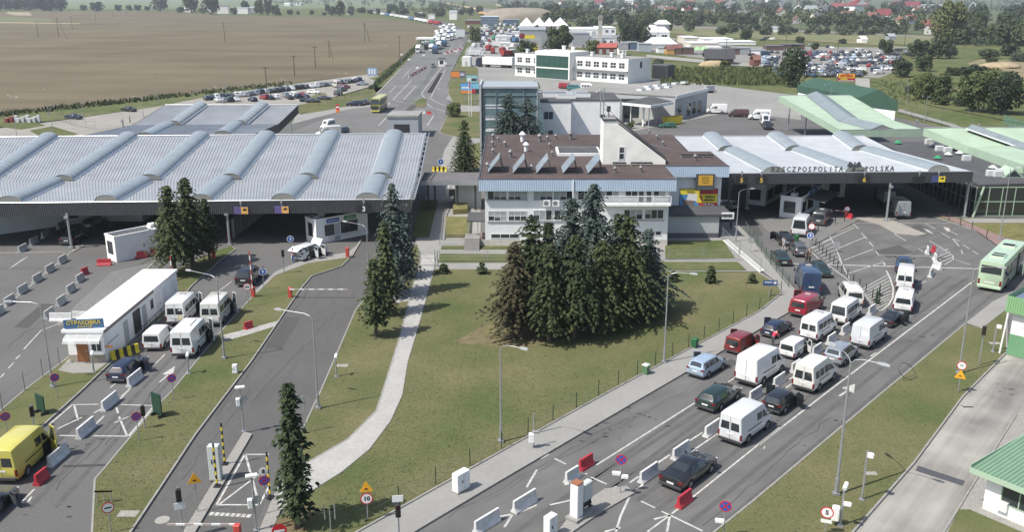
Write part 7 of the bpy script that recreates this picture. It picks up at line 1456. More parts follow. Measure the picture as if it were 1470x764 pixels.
cabinet((662,704),1.15,.55,1.35,'white cabinet on the footway beside the lawn fence',HQ);cabinet((311,688),.75,.5,2.5,'tall white cabinet between striped poles on the exit island',0,.13,m=mat('cabinet_grey',(.52,.55,.53),.5));cabinet((338,536),.4,.35,.8,'small white box on the left verge beside a camera hood',0,.1);cabinet((790,772),.75,.5,1.5,'white cabinet cut by the bottom edge left of the ticket column',HQ,.01)
t=camera_post((1206,756),(1217,698),'post with white box and camera near the five limit sign',.1,None,flat=False);q=MB();q.box(-.55,-.1,-.3,.1,.45,1.35,bev=.05);q.obj('equipment_box',wht_p,t);q=MB();q.box(.05,.5,-.25,0,1.55,1.75,bev=.03);q.obj('side_camera',wht_p,t)
t=thing('camera_post','camera box post on the footway beside the lawn fence','camera post',P(766,643,.12));q=MB();q.tube((0,.1,0),(0,.1,2.6),.05);q.obj('pole',galv,t);q=MB();q.box(-.35,.05,-.25,.1,.5,1.15,bev=.03);q.obj('equipment_box',wht_p,t);q=MB();q.box(-.1,.4,-.15,.05,1.15,1.35,bev=.03);q.obj('camera',galv,t)
t=thing('ticket_column','tall ticket column pair on the paved island in the queue road','ticket column',P(828,744,.12),HQ);q=MB();q.box(-.35,.25,-.3,.3,.2,2.4,bev=.03);q.obj('column',wht_p,t);q=MB();q.box(.5,1.35,-.2,.25,.9,2.1,bev=.05);q.obj('meter_box',mat('cabinet_grey',(.5,.5,.5)),t);q=MB();q.box(-.34,.24,-.29,.29,2.41,2.5);q.obj('cap',mat('rusty',(.3,.12,.06),.7),t);q=MB();q.box(-.6,1.6,-.45,.45,0,.19);q.obj('plinth',kerb_m,t);q=MB()
for x in(.55,1.3):q.box(x-.03,x+.03,-.1,.1,.19,.9)
q.box(.5,1.35,-.15,.2,.5,.56);q.obj('stand',steel_d,t)
jb=mat('jersey_concrete',(.42,.42,.40),.85,var=.1,vs=2.5,spec=.2);jw=mat('jersey_white',(.58,.58,.57),.8,var=.13,vs=2.2,spec=.2)
def jersey_mesh(L_,h=.85):
 m=MB();prof=[(-.26,0),(-.26,.10),(-.11,.34),(-.075,h),(.075,h),(.11,.34),(.26,.10),(.26,0)];m.loft([[(x,y*k,z)for y,z in prof]for x,k in((-L_/2,.95),(-L_/2+.04,1),(L_/2-.04,1),(L_/2,.95))]);return m
JM={}
def jersey(px,py,rz,L_,m,label,group,h=.85,name='jersey_barrier',cat='barrier'):
 k=(round(L_,1),h)
 if k not in JM:o=jersey_mesh(L_,h).obj(name,m);JM[k]=o.data;bpy.data.objects.remove(o)
 o=bpy.data.objects.new(name,JM[k]);COL.objects.link(o);o.location=P(px,py,.014);o.rotation_euler=(0,0,rz);o.material_slots[0].link='OBJECT';o.material_slots[0].material=m;tag(o,label,cat,group);return o
GJ='white jersey barriers in the right queue'
for px,py,L_,lb,a in((699,757,2.1,'white jersey barrier at the bottom edge left of the ticket column',HQ),(753,728,2.1,'white jersey barrier alone left of the ticket column',HQ),(821,690,1.3,'short white jersey barrier touching the left red barrier',HQ),(931,687,2.0,'white jersey barrier left of the black saloon roof',HQ),(977,654,2.0,'white jersey barrier between the black saloon and the white van',HQ),(1022,622,2.0,'white jersey barrier just behind the white van',HQ),(1084,572,1.9,'white jersey barrier beside the dark off-road car',HQ),(1118,552,1.9,'white jersey barrier between off-road car and high roofed minibus',HQ),(1142,532,1.6,'white jersey barrier half hidden behind the high roofed minibus',HQ),(1172,508,1.7,'white jersey barrier between the small white van and the silver people carrier',HQ),(1193,492,1.7,'white jersey barrier left of the windowless panel van',HQ),(1213,478,1.7,'white jersey barrier just behind the windowless panel van',HQ),(1251,450,1.6,'white jersey barrier at the tip of the striped no-go area',HQ),(1336,396,1.8,'grey jersey barrier ahead of the tall white van on the open area',HQ+R(8)),(1345,386,1.5,'white barrier turned on the striped island',R(100)),(1331,364,1.3,'white barrier beside the red one on the striped island',R(70)),(1342,374,1.3,'white barrier in the middle of the striped island',R(75))):jersey(px,py,a,L_,jw,lb,GJ)
GJ2='grey jersey barriers of the left apron'
for px,py,L_,lb in((14,436,1.9,'grey jersey barrier at the left edge of the outer row'),(33,420,1.9,'second grey jersey barrier of the outer row'),(54,404,1.9,'third grey jersey barrier of the outer row'),(72,390,1.9,'fourth grey jersey barrier of the outer row'),(90,377,1.9,'fifth grey jersey barrier of the outer row nearest the canopy'),(33,361,1.9,'grey jersey barrier at the shade edge under the canopy'),(49,350,1.9,'grey jersey barrier second in the canopy shade'),(66,340,1.9,'grey jersey barrier third in the canopy shade'),(88,327,1.9,'grey jersey barrier deepest in the canopy shade'),(115,404,1.7,'jersey barrier of the inner row touching the small red barrier'),(102,419,1.7,'jersey barrier second from the red one in the inner row'),(88,437,1.7,'jersey barrier third from the red one in the inner row'),(71,455,1.7,'jersey barrier at the near end of the inner row'),(-2,452,1.9,'jersey barrier cut by the left picture edge')):jersey(px,py,HL-R(1),L_,jb,lb,GJ2)
jersey(88,461,R(-2),2.2,jw,'white jersey barrier lying crosswise behind the blue sign, left one',GJ2);jersey(119,459,R(-2),1.9,jw,'white jersey barrier lying crosswise behind the blue sign, right one',GJ2)
GJ3='white jersey barriers of the left lanes'
for px,py,lb in((194,549,'white jersey barrier beside the navy estate car'),(158,583,'white jersey barrier at the top of the crossed box marking'),(124,622,'white jersey barrier at the bottom of the crossed box marking'),(84,661,'white jersey barrier beside the yellow van')):jersey(px,py,HL-R(6),2.2,jw,lb,GJ3)
for px,py,a,L_,lb in((122,394,R(75),1.0,'small red barrier at the end of the inner row'),(150,381,R(8),1.6,'red barrier in front of the white booth'),(202,370,R(15),1.6,'red barrier beside the white booth, left of two'),(218,366,R(15),1.5,'red barrier beside the white booth, right of two'),(357,473,HQ,.9,'red barrier on the verge path'),(841,671,HQ,1.4,'red plastic barrier in the queue road behind the short white one'),(982,724,HQ,1.5,'red plastic barrier behind the black saloon'),(60,692,HL-R(8),1.2,'red barrier behind the yellow van'),(1219,314,R(110),1.2,'red barrier at the tip of the booth island'),(1340,362,R(80),1.0,'red barrier between white ones on the striped island'),(652,166-2,R(0),1.2,'dark red barrier on the far lane'),(330,340,R(80),1.2,'red barrier in the shade beside a canopy post')):jersey(px if px!=652 else 616,py,a,L_,red_b,lb,'red barriers',.8,'plastic_barrier')
jersey(606,163,0,1.6,jw,'white barrier on the far lane left of the dark red one',None)
for k in range(11):
 u=k/10;jersey(589+22*u-0,110-12*u*1.0,R(58),2.2,red_b if k%2 else jw,'%s barrier in the line across the far lanes'%('red' if k%2 else 'white'),'barriers across the far lanes',.9)
for k in range(9):jersey(640+k*3-1,77.5-k*1.0,R(15),1.6,red_b if k%2 else jw,'%s barrier in the chain closing the far road'%('red' if k%2 else 'white'),'barriers closing the far road',.9)
for px,py,a,lb in((180,512,HL-R(38),'yellow and black barrier in front of the navy estate car'),(631,246,0,'yellow and black barrier behind the covered walkway')):
 t=thing('striped_barrier',lb,'barrier',P(px,py),a);q=MB();n=7;L_=2.6
 for k in range(n):q.cur=k%2;q.loft([[(-L_/2+L_*kk/n,y,z)for y,z in((-.25,0),(-.1,.35),(-.08,.85),(.08,.85),(.1,.35),(.25,0))]for kk in(k,k+1)],k==0,k==n-1)
 q.obj('body',[yel_p,blk_p],t)
 q=MB();q.box(-L_/2,L_/2,-.28,.28,-.0,.03);q.obj('foot',blk_p,t)
def gate(base,label,h=1.05,arm=None,up=None,z=.1,armL=5,rz=0):
 t=thing('barrier_gate',label,'barrier gate',P(base[0],base[1],z),rz);q=MB();q.box(-.2,.2,-.18,.18,0,h,bev=.04);q.obj('housing',mat('gate_red',(.50,.07,.05),.5),t)
 if armL:
  q=MB();n=int(armL/.5)
  for k in range(n):
   q.cur=k%2;a_,b_=(armL*k/n,armL*(k+1)/n)
   if up:q.box(-.05,.05,-.26,-.2,h-.15+a_,h-.15+b_)
   else:q.box(a_,b_,-.26,-.2,h-.2,h-.08)
  q.obj('arm',[wht_p,mat('stripe_red',(.42,.06,.05),.5)if up or armL<4.1 else mat('stripe_faded',(.42,.36,.33),.6)],t)
 return t
gate((417,427),'red gate post with a long lowered arm across the exit road',1.1,armL=6.2);gate((364,426),'red gate post with a raised arm beside the round stop sign',1.1,up=1,armL=4.2,z=.12);gate((251,420),'red gate with a raised arm behind the insurance kiosk',1.1,up=1,armL=3.2,z=.12)
gate((342,775),'gate with a white arm along the bottom edge of the marked bay',1.0,armL=4.2,z=.13,rz=R(180));gate((307,371),'plain red gate post near the leaning spruce',1.15,armL=0,z=.1);gate((499,369),'plain red gate post at the strip tip before the control booth',1.2,armL=0,z=.12)
gate((1214,312),'gate with a white arm at the booth island tip',1.0,armL=4,rz=R(160))
for b,tp,lb in(((312,699),(301,637),'striped pole left of the tall exit island cabinet'),((323,667),(317,608),'striped pole right of the tall exit island cabinet'),((388,715),(381,650),'striped pole half hidden by the narrow spruce')):
 p=P(b[0],b[1],.13);h=zat(tp[1],p.x,p.y)-.13;t=thing('striped_pole',lb,'pole',p);q=MB();n=11
 for k in range(n):q.cur=k%2;q.tube((0,0,h*k/n),(0,0,h*(k+1)/n),.065,n=8)
 q.obj('pole',[blk_p,yel_p],t);q=MB();q.box(-.2,.2,-.2,.2,0,.08);q.obj('foot',blk_p,t)
fg=mat('fence_green',(.02,.05,.025),.6);wire=mat('fence_wire',(.10,.14,.11),.6)
def fence(label,pts,h,step,pm,wm,z=.1,rails=3,n_cross=0,name='fence',pr=.035,mesh_m=None):
 w3=[P(x,y,z)for x,y in pts];t=thing(name,label,'fence',w3[0]);wires=MB()
 for a,b in zip(w3,w3[1:]):
  L_=(b-a).length;n=max(1,int(L_/step))
  for k in range(n+(b is w3[-1])):
   c=a.lerp(b,k/n);q=MB();q.tube(c,c+Vector((0,0,h+.05)),pr,n=6);q.obj('post',pm,t,world=True)
  for k in range(rails):zz=h*(k+.5)/rails if rails>1 else h;wires.tube(a+Vector((0,0,zz)),b+Vector((0,0,zz)),.008 if not n_cross else .02,n=4)
  for k in range(int(L_*n_cross)):c=a.lerp(b,(k+.5)/(L_*n_cross));wires.tube(c+Vector((0,0,.05)),c+Vector((0,0,h)),.009,n=4,caps=False)
 wires.obj('wire_mesh',wm,t,world=True);return t
fence('low green wire fence along the lawn beside the queue footway',[(515,756),(720,644),(859,568),(1090,444),(1121,420)],1.25,2.75,fg,wire,.12,3,0)
fence('green wire fence between the footway and lane five',[(1070,330),(1106,380),(1132,412)],1.3,2.6,fg,wire,.12,4,3)
fence('grey mesh fence before the office left of the spruces',[(631,376),(700,376),(760,376)],1.5,4,galv,galv,.08,3,5);fence('grey mesh fence on the left before the office steps',[(631,352),(690,352),(756,352)],1.4,4,galv,galv,.08,3,4)
fence('grey mesh fence on the lawn right of the spruces',[(870,374),(960,374),(1060,374)],1.5,4,galv,galv,.08,3,3);fence('grey mesh fence along the white paving strip',[(1037,343),(1062,366),(1092,390)],1.6,4,galv,galv,.1,3,3)
fence('thin post fence left of the kiosk verge',[(4,590),(36,561),(62,542),(86,524)],1.6,3.2,mat('post_grey',(.16,.17,.17),.6),wire,.1,2)
fence('mesh fence along the far lanes median',[(572,160),(594,140),(610,121),(625,97)],1.7,6,galv,MATS['fence_wire'],.02,2,1.2);fence('green fence between parking lot and far road',[(430,158),(495,143),(524,135),(541,126)],1.7,5,fg,wire,.02,3,1.0)
fence('green fence at the edge of the field along the far road',[(548,116),(566,98),(590,74)],1.7,6,fg,wire,.02,3,.6);fence('lot fence beside the grass patch at the far left',[(80,172),(110,182),(138,186)],2.0,4,galv,wire,.02,3,1)
fence('green fence beside the footpath on the right meadow',[(1288,160),(1330,172),(1375,186)],1.8,6,fg,wire,.02,3,.8);fence('teal mesh fence at the upper right edge of the meadow',[(1440,178),(1475,192)],2.4,4,mat('fence_teal',(.12,.32,.28),.6),MATS['fence_teal'],.02,6,5);fence('green fence behind the pale meadow',[(1290,152),(1350,162),(1432,172)],1.6,8,galv,wire,.02,2,.4)
fence('dark bollard fence in the striped area before the queue',[(1166,348),(1208,392),(1262,436)],.95,1.7,blk_p,wire,.01,1,0,pr=.05);fence('dark bollard chain on the booth island edge',[(1163,338),(1185,326),(1212,318)],.95,2.2,blk_p,wire,.1,1,0,pr=.05);fence('dark post row at the right forecourt pavement',[(1362,317),(1395,330),(1416,342)],1.1,2.4,steel_d,wire,.14,1,0,pr=.05)
gp=thing('gate','grey mesh gate at the top of the curved footpath','gate',P(604,382,.12));q=MB()
for x in(-.1,1.7,2.0):q=MB();q.tube((x,0,0),(x,0,1.9),.06);q.obj('post',galv,gp);q=MB()
for zz in(.15,1.0,1.8):q.tube((-.1,0,zz),(1.7,0,zz),.025,n=5)
q.tube((-.1,0,1.8),(1.7,0,.15),.02,n=5)
for k in range(10):q.tube((.0+k*.18,0,.15),(.0+k*.18,0,1.8),.008,n=4)
q.obj('leaf',galv,gp)
def bin_(px,py,m,lid,label):
 t=thing('waste_bin',label,'bin',P(px,py,.12),HQ);q=MB();q.loft([[(-a,-a,z),(a,-a,z),(a,a,z),(-a,a,z)]for a,z in((.2,.02),(.26,.75),(.27,.78))]);q.obj('body',m,t);q=MB();q.box(-.29,.29,-.29,.29,.785,.9,bev=.05);q.obj('lid',lid,t)
bin_(927,537,mat('bin_green',(.10,.2,.10),.6),mat('bin_lid',(.5,.53,.48),.5),'green waste bin with pale lid at the lawn fence');bin_(997,499,mat('bin_dark_green',(.02,.12,.05),.6),MATS['bin_dark_green'],'small dark green waste bin farther along the lawn fence');bin_(1143,347,MATS['bin_dark_green'],MATS['bin_dark_green'],'green box on the booth island')
for px,py,top,lb in((60,594,569,'dark green board beside the traffic light above the yellow van'),(227,598,567,'dark green board on the verge beside the crossed box marking')):
 p=P(px,py,.1);h=zat(top,p.x,p.y);t=thing('notice_board',lb,'board',p,R(-35));q=MB();q.box(-.55,.55,-.05,.05,.25,h);q.obj('board',mat('board_dark_green',(.015,.05,.03),.5),t);q=MB();q.box(-.5,-.4,-.3,.3,0,.24);q.box(.4,.5,-.3,.3,0,.24);q.obj('foot',steel_d,t)
t=thing('wooden_frame','low wooden frame beside the red rimmed sign on the verge','frame',P(150,722,.1));q=MB();wd_=mat('wood_weathered',(.3,.28,.23),.9)
for x in(-.45,0,.45):q=MB();q.box(x-.03,x+.03,-.03,.03,0,.75);q.obj('post',wd_,t);q=MB();q.box(-.55,.55,-.04,.04,.751,.82);q.obj('rail',wd_,t)
t=thing('wooden_frame','tall thin frame at the bottom of the lawn beside the narrow spruce','frame',P(475,765,.1));q=MB()
q.box(-.03,.03,-.03,.03,0,1.6);q.obj('post',galv,t)
for x in(-.3,.3):q=MB();q.box(x-.03,x+.03,-.03,.03,.9,1.9);q.obj('post',galv,t);q=MB();q.box(-.3,.3,-.02,.02,1.5,1.56);q.obj('rail',galv,t)
t=thing('wire_hoop','bent wire hoop lying on the right kerb','hoop',P(1300,545,.1),R(20));q=MB();n=18;q.path([(.9*math.cos(2*math.pi*k/n),.25*math.sin(2*math.pi*k/n),.75+.7*math.sin(2*math.pi*k/n-.5))for k in range(n+1)],.035,5);q.obj('hoop',mat('rod_dark',(.10,.11,.07),.7),t)
for k,(px,py)in enumerate(((1188,432),(1192,424),(1259,436))):
 t=thing('warning_post',['green warning post at the near tip of the striped area','green warning post behind the turned white van','green striped post stack beside the black saloon'][k],'post',P(px if k==2 else px+70,py));q=MB();q.loft([[(-.1,-.1,0),(.1,-.1,0),(.1,.1,0),(-.1,.1,0)],[(-.03,-.03,1.3),(.03,-.03,1.3),(.03,.03,1.3),(-.03,.03,1.3)]]);q.obj('post',fg,t);q=MB();q.box(-.3,.3,-.3,.3,0,.08);q.obj('foot',blk_p,t)
t=thing('skip','yellow skip beside the green car at the portico','skip',P(965,178),R(30));q=MB();q.loft([[(-2,-1,.1),(2,-1,.1),(2,1,.1),(-2,1,.1)],[(-2.4,-1.1,1.9),(2.4,-1.1,1.9),(2.4,1.1,1.9),(-2.4,1.1,1.9)]]);q.obj('body',yel_p,t);q=MB();q.box(-2.2,2.2,-1,1,1.905,1.95);q.obj('load',mat('skip_load',(.35,.24,.02),.8),t)
t=thing('warning_marker','red and white marker post at the lot entrance kerb','marker',P(485,161));q=MB();q.box(-.5,.5,-.3,.3,0,.6);q.obj('foot',org_p,t);q=MB();q.box(-.4,.4,-.1,.1,.61,2.2);q.obj('post',red_p,t);q=MB();q.box(-.41,.41,-.11,-.101,1.2,1.6);q.obj('band',wht_p,t)
fb=thing('far_booth','small pale control booth on the far road island','booth',P(634,95),0);q=MB();q.box(-1.4,1.4,0,3.2,0,3.2);q.obj('wall',wall_c,fb);q=MB();q.box(-1.8,1.8,-.3,3.4,3.21,3.5);q.obj('roof',roof_d,fb);window(fb,Wall((-1.4,0),(1,0)),.5,2.2,.9,2.6,1)
fc=thing('far_canopy','white roofed small canopy beside the lorry queue','canopy',P(610,72));q=MB();q.box(-5,5,0,12,6,6.8);q.obj('roof',wht_p,fc)
for x in(-4,4):
 for y in(1,11):q=MB();q.box(x-.2,x+.2,y-.2,y+.2,0,6);q.obj('post',galv,fc)
gy=thing('road_gantry','white sign gantry over the far road','gantry',P(661,60));q=MB();q.box(-3,3,-.3,.3,3.5,8);q.obj('board',mat('board_grey_white',(.6,.62,.64),.6),gy);q=MB();q.box(-2.5,-2.2,-.2,.2,0,3.5);q.box(2.2,2.5,-.2,.2,0,3.5);q.obj('post',galv,gy)
for i,(px,py,top,lb)in enumerate(((588,112,84,'mast beside the far lanes on the left'),(609,104,78,'mast in the middle of the far lanes'),(577,96,77,'white post at the field side of the far lanes'),(640,106,90,'thin mast right of the far booth'),(655,92,72,'white mast on the verge beside the gantry'),(600,118,96,'short mast near the red and white barriers'))):
 p=P(px,py);h=zat(top,p.x,p.y);t=thing('camera_mast',lb,'mast',p);q=MB();q.tube((0,0,0),(0,0,h),.12,.08);q.obj('pole',galv,t);q=MB();q.box(-.5,.5,-.3,.1,h-.6,h,bev=.05);q.obj('camera',wht_p,t)
wdp=mat('pole_wood',(.10,.085,.065),.9,var=.2,vs=2)
def upole(base,top,label,a2=None,group='poles standing in the field'):
 p=P(*base);h=zat(top,p.x,p.y);t=thing('utility_pole',label,'utility pole',p,0,group);q=MB();q.tube((0,0,0),(0,0,h),.2,.13,7);q.obj('pole',wdp,t);q=MB();q.box(-1.2,1.2,-.08,.08,h-.6,h-.4);q.obj('crossarm',wdp,t)
 if a2:e=P(*a2)-p;q=MB();q.tube(e,(0,0,h),.2,.13,7);q.obj('strut',wdp,t)
for b,tp,lb,a2 in(((55,54),30,'wooden pole in the field left of the strutted one',None),((84.5,53),24.5,'strutted wooden pole in the upper left field',(96,55)),((104,42),23.5,'wooden pole right of the strutted one in the field',None),((138,32),12,'pale pole near the far edge of the field',None),((163,25),14,'short pole near the far field edge',None),((182,20),14,'shortest pole at the far field edge',None),((323,60),31,'lone wooden pole in the upper middle of the field',None),((383,127),95,'wooden pole nearest the parking lot',None),((423,109),79,'second wooden pole from the lot',None),((453,97),66,'third wooden pole from the lot',None),((473,83),58,'strutted wooden pole in the middle of the field',(478,84)),((524,60),33,'strutted wooden pole near the lorry queue',(531,60)),((574,82),51,'wooden pole at the right field edge',None)):upole(b,tp,lb,a2)
for i,(x,yb,yt)in enumerate(((1039,38,25),(1068,44,29),(1149,46,27),(1173,51,30),(1199,50,29),(1383,62,39),(1390,62,44),(1404,64,47),(1419,64,48),(1449,61,43),(1202,79,57),(1041,94,55),(944,63,40),(1128,68,50),(921,31,18),(973,34,20),(1298,66,45),(1270,54,33))):upole((x,yb),yt,'tall pole of the line along the railway and market',None,'poles along the railway and market')
t=thing('material_stack','white and red stacked blocks beside the pale lot at the far left','stack',P(33,176));
for k in range(9):
 q=MB();q.box(-4.6+k*.95,-3.85+k*.95,(k%3)*.5,1.6+(k%2)*.4,0,1.0+.35*(k%3));q.obj('block',mat('block_red',(.25,.06,.06),.7)if k<2 else jw,t)
for i,k in enumerate(range(18)):
 u=i/17;p=P(627+18*u*.62-8*u*0,132-30*u);t=None
stn=MB()
for k in range(14):
 u=k/13;p=P(617+16*u,133-27*u,.02);stn.box(p.x-.8,p.x+.8,p.y-.15,p.y+.15,.02,.5)
tag(stn.obj('lane_dividers',mat('divider_dark',(.06,.06,.06),.7)),'dark low lane divider blocks of the striped far lane','lane divider',kind='stuff')
ter=mat('roof_terracotta',(.22,.085,.06),.8,var=.2,vs=.4);rbr=mat('roof_bright_red',(.20,.045,.05),.7,var=.1,vs=.3);rgy=mat('roof_slate',(.14,.14,.145),.8,var=.15,vs=.4);rbn=mat('roof_brownred',(.17,.075,.06),.8,var=.15,vs=.4);rmt=mat('roof_tin',(.38,.40,.41),.5,.3,var=.1,vs=.3);wcr=mat('wall_cream',(.62,.58,.48),.9);wgr=mat('wall_greyish',(.45,.44,.42),.9)
HP={}
def house_proto(k):
 if k in HP:return HP[k]
 t=thing('house','house','house');L_,W_,h,rh=((12,9,5.0,4.2),(16,10,6,4.0),(10,10,6.5,3.5))[k]
 q=MB();q.box(-L_/2,L_/2,-W_/2,W_/2,0,h);q.add([(-L_/2,-W_/2,h),(-L_/2,W_/2,h),(-L_/2,0,h+rh-.1)],[(0,2,1)]);q.add([(L_/2,-W_/2,h),(L_/2,W_/2,h),(L_/2,0,h+rh-.1)],[(0,1,2)]);q.obj('wall',wall_w,t)
 o=.6;q=MB()
 if k==2:q.loft([[(-L_/2-o,-W_/2-o,h),(L_/2+o,-W_/2-o,h),(L_/2+o,W_/2+o,h),(-L_/2-o,W_/2+o,h)],[(-1,-.1,h+rh),(1,-.1,h+rh),(1,.1,h+rh),(-1,.1,h+rh)]])
 else:q.loft([[(x,-W_/2-o,h-.3),(x,0,h+rh),(x,W_/2+o,h-.3),(x,0,h+rh-.3)]for x in(-L_/2-o,L_/2+o)])
 r=q.obj('roof',ter,t);q=MB();q.box(L_*.2,L_*.2+.9,-.4,.4,h+rh*.5,h+rh+1.2);q.obj('chimney',wcr,r)
 for x in(-L_*.3,0,L_*.3):q=MB();q.box(x-.7,x+.7,-W_/2-.03,-W_/2+.05,1.4,3.0);q.obj('window',glass,t)
 q=MB();q.box(-L_/2-.03,-L_/2+.05,-.8,.8,1.4,3.0);q.obj('window',glass,t)
 HP[k]=t;t['fresh']=1;return t
def house(px,py,k,rm,rz,label,group,wpx=None,wm=None):
 t0=house_proto(k);p=P(px,py);sc=1.0
 if wpx:sc=wpx/(F/(p.y*CT+H*ST))/(12,16,10)[k]
 if t0.get('fresh'):del t0['fresh'];t=t0;t.location=p;t.rotation_euler=(0,0,rz);t.scale=(sc,)*3
 else:t=dup(t0,p,rz,scale=sc)
 t['label']=label;t['category']='house';t['group']=group
 for c in children(t):
  b=c.name.split('.')[0]
  if b in('roof','wall'):c.material_slots[0].link='OBJECT';c.material_slots[0].material=rm if b=='roof' else(wm or wall_w)
GH='houses of the far town';RN={ter.name:'terracotta',rbr.name:'bright red',rgy.name:'grey',rbn.name:'brownish red',rmt.name:'pale tin'}
rh_=random.Random(4)
for px,py,k,rm,w_,wm in((1145,17,0,rbr,18,None),(1148,27,0,rbr,14,None),(1204,18,0,rbr,20,None),(1196,12,1,rbr,14,None),(1228,23,2,rbr,26,None),(1121,23,0,ter,17,wcr),(1117,17,2,rgy,14,wgr),(1272,21,0,rbr,12,None),(1306,34,0,ter,19,None),(1292,36,2,ter,14,wcr),(1330,42,0,ter,20,wgr),(1341,49,1,rbn,26,wgr),(1250,31,1,rbn,24,wgr),(1216,28,1,rbn,22,wgr),(1105,22,0,rgy,15,wgr),(1143,33,0,rbn,14,wgr),(1181,20,0,rgy,18,wgr),(1163,20,0,rmt,18,None),(985,20,0,rbr,16,None),(961,24,0,ter,20,wcr),(1001,19,0,rmt,12,None),(946,18,0,ter,15,None),(928,14,0,rmt,12,None),(913,16,0,rbn,14,wgr),(953,21,0,rgy,18,wgr),(1012,26,1,rbn,20,wgr),(860,9,0,rbr,14,None),(831,16,2,rmt,12,None),(862,13,0,rmt,12,None),(895,19,0,rmt,12,None),(878,22,0,rgy,14,None),(1033,10,0,ter,14,None),(1050,14,0,rgy,18,wgr),(1046,9,0,ter,14,wcr),(1081,20,0,rbn,14,wgr),(935,8,2,rmt,10,None),(990,9,0,ter,13,None),(905,6,0,rmt,14,None),(1112,6,1,rmt,26,None),(1085,8,0,rgy,14,None),(806,8,0,rbr,10,None),(802,13,0,rmt,10,None),(1280,14,0,rgy,14,wgr),(1350,27,0,ter,16,wcr),(878,27,0,rmt,10,None),(963,31,0,rmt,12,None),(1065,26,0,rgy,16,wgr),(1096,30,0,rgy,14,wgr),(1238,35,0,rgy,13,wcr),(1316,20,0,ter,14,None),(1397,13,0,rmt,14,None),(1170,29,0,rgy,16,wcr),(855,21,0,rmt,11,wcr),(1024,18,0,rgy,12,None)):
 house(px,py,k,rm,R(rh_.uniform(-35,35)+(90 if rh_.random()<.3 else 0)),'%s roofed house among the trees of the far town'%RN[rm.name],'houses of the far town under %s roofs'%RN[rm.name],w_*.9,wm)
def hall(name,label,x0,x1,yb,ytop,depth,wm,rm,cat='building',roof='flat',rz=0.0,rh=1.5,wins=0,ov=.2,doors=0):
 a,b=P(x0,yb),P(x1,yb);L_=b.x-a.x;h=zat(ytop,a.x,a.y);t=thing(name,label,cat,a,rz);q=MB()
 hw=h if roof=='flat' else h-(rh if roof=='front' else 0);q.box(0,L_,0,depth,0,hw);q.obj('wall',wm,t);q=MB()
 if roof=='flat':q.box(-ov,L_+ov,-ov,depth+ov,hw+.01,hw+.35)
 elif roof=='gable':q.loft([[(x,-ov,hw),(x,depth/2,hw+rh),(x,depth+ov,hw),(x,depth/2,hw+rh-.3)]for x in(-ov,L_+ov)])
 elif roof=='pyramid':q.loft([[(-ov,-ov,hw),(L_+ov,-ov,hw),(L_+ov,depth+ov,hw),(-ov,depth+ov,hw)],[(L_/2-.1,depth/2-.1,hw+rh),(L_/2+.1,depth/2-.1,hw+rh),(L_/2+.1,depth/2+.1,hw+rh),(L_/2-.1,depth/2+.1,hw+rh)]])
 elif roof=='hip':q.loft([[(-ov,-ov,hw),(L_+ov,-ov,hw),(L_+ov,depth+ov,hw),(-ov,depth+ov,hw)],[(L_*.22,depth*.3,hw+rh),(L_*.78,depth*.3,hw+rh),(L_*.78,depth*.7,hw+rh),(L_*.22,depth*.7,hw+rh)]])
 q.obj('roof',rm,t);hall.h=hw+(0 if roof=='flat' else rh)
 for k in range(wins):window(t,Wall((0,0),(1,0)),L_*(k+.25)/wins,L_*(k+.75)/wins,hw*.35,hw*.75,2,1,t=.15)
 for k in range(doors):q=MB();q.box(L_*(k+.3)/doors,L_*(k+.7)/doors,-.06,-.01,0,hw*.7);q.obj('door',wall_g,t)
 return t
tin=mat('sheet_grey_blue',(.33,.35,.37),.6,.1,var=.05,vs=.2);wtin=mat('roof_market_white',(.74,.74,.73),.6,var=.05,vs=.2)
t=hall('warehouse','large grey warehouse with a red and yellow emblem',746,790,72,43,40,tin,roof_zn,doors=1)
q=MB();a_,z1=V(752,50,t.location.y);b_,z0=V(768,55,t.location.y);ox_=t.location.x;q.box(a_-ox_,b_-ox_,-.08,-.02,z0,z1);q.obj('yellow_logo',yel_p,t);q=MB();q.ball((a_-ox_-1.0,-.05,(z0+z1)/2+.5),1.8,.1,1.6);q.obj('red_logo',mat('logo_darkred',(.2,.03,.03),.6),t)
hall('warehouse','right part of the grey warehouse behind the willow',822,846,66,48,30,tin,roof_zn);hall('warehouse','low white hall left of the grey warehouse',740,747,60,52,20,wall_w,wtin)
t=hall('utility_block','yellow gabled shed beside the grey warehouse',764,772,76,63,10,yel_p,rgy,roof='gable')
for i,(x0,x1)in enumerate(((747,766),(766,784),(783,797),(796,816))):hall('market_tent','%s white pyramid tent roof above the warehouse'%('first','second','third','fourth')[i],x0,x1,45,37,45,wall_w,wtin,'tent','pyramid',0,6.5)
hall('market_hall','long white roofed hall right of the tents',816,860,50,42,50,wall_w,wtin,doors=3);hall('market_hall','white flat hall behind the chimney',858,884,50,40,40,wall_p,wtin,wins=3);hall('market_hall','grey block with dark windows at the chimney foot',845,882,66,55,25,wall_p,rmt,wins=4)
ch=P(861,66);t=thing('chimney','tall square concrete chimney in the middle of the market','chimney',ch);h=zat(22,ch.x,ch.y);q=MB();q.loft([[(-a,-a,z),(a,-a,z),(a,a,z),(-a,a,z)]for a,z in((1.25,0),(1.05,h))]);q.obj('shaft',mat('chimney_concrete',(.48,.46,.42),.9,var=.1,vs=.2),t);q=MB();q.box(-1.3,1.3,-1.3,1.3,h-2.2,h-.2);q.obj('crown',kerb_m,t)
hall('brick_shed','low shed with a red roof behind the white office',857,888,77,68,10,mat('brick_dark',(.16,.06,.045),.9),mat('roof_shed_red',(.36,.09,.07),.7),roof='gable',rh=2.2,doors=3);hall('small_house','small white gabled kiosk right of the red roofed shed',888,899,79,70,8,wall_w,rgy,roof='gable',rh=2.5,wins=2)
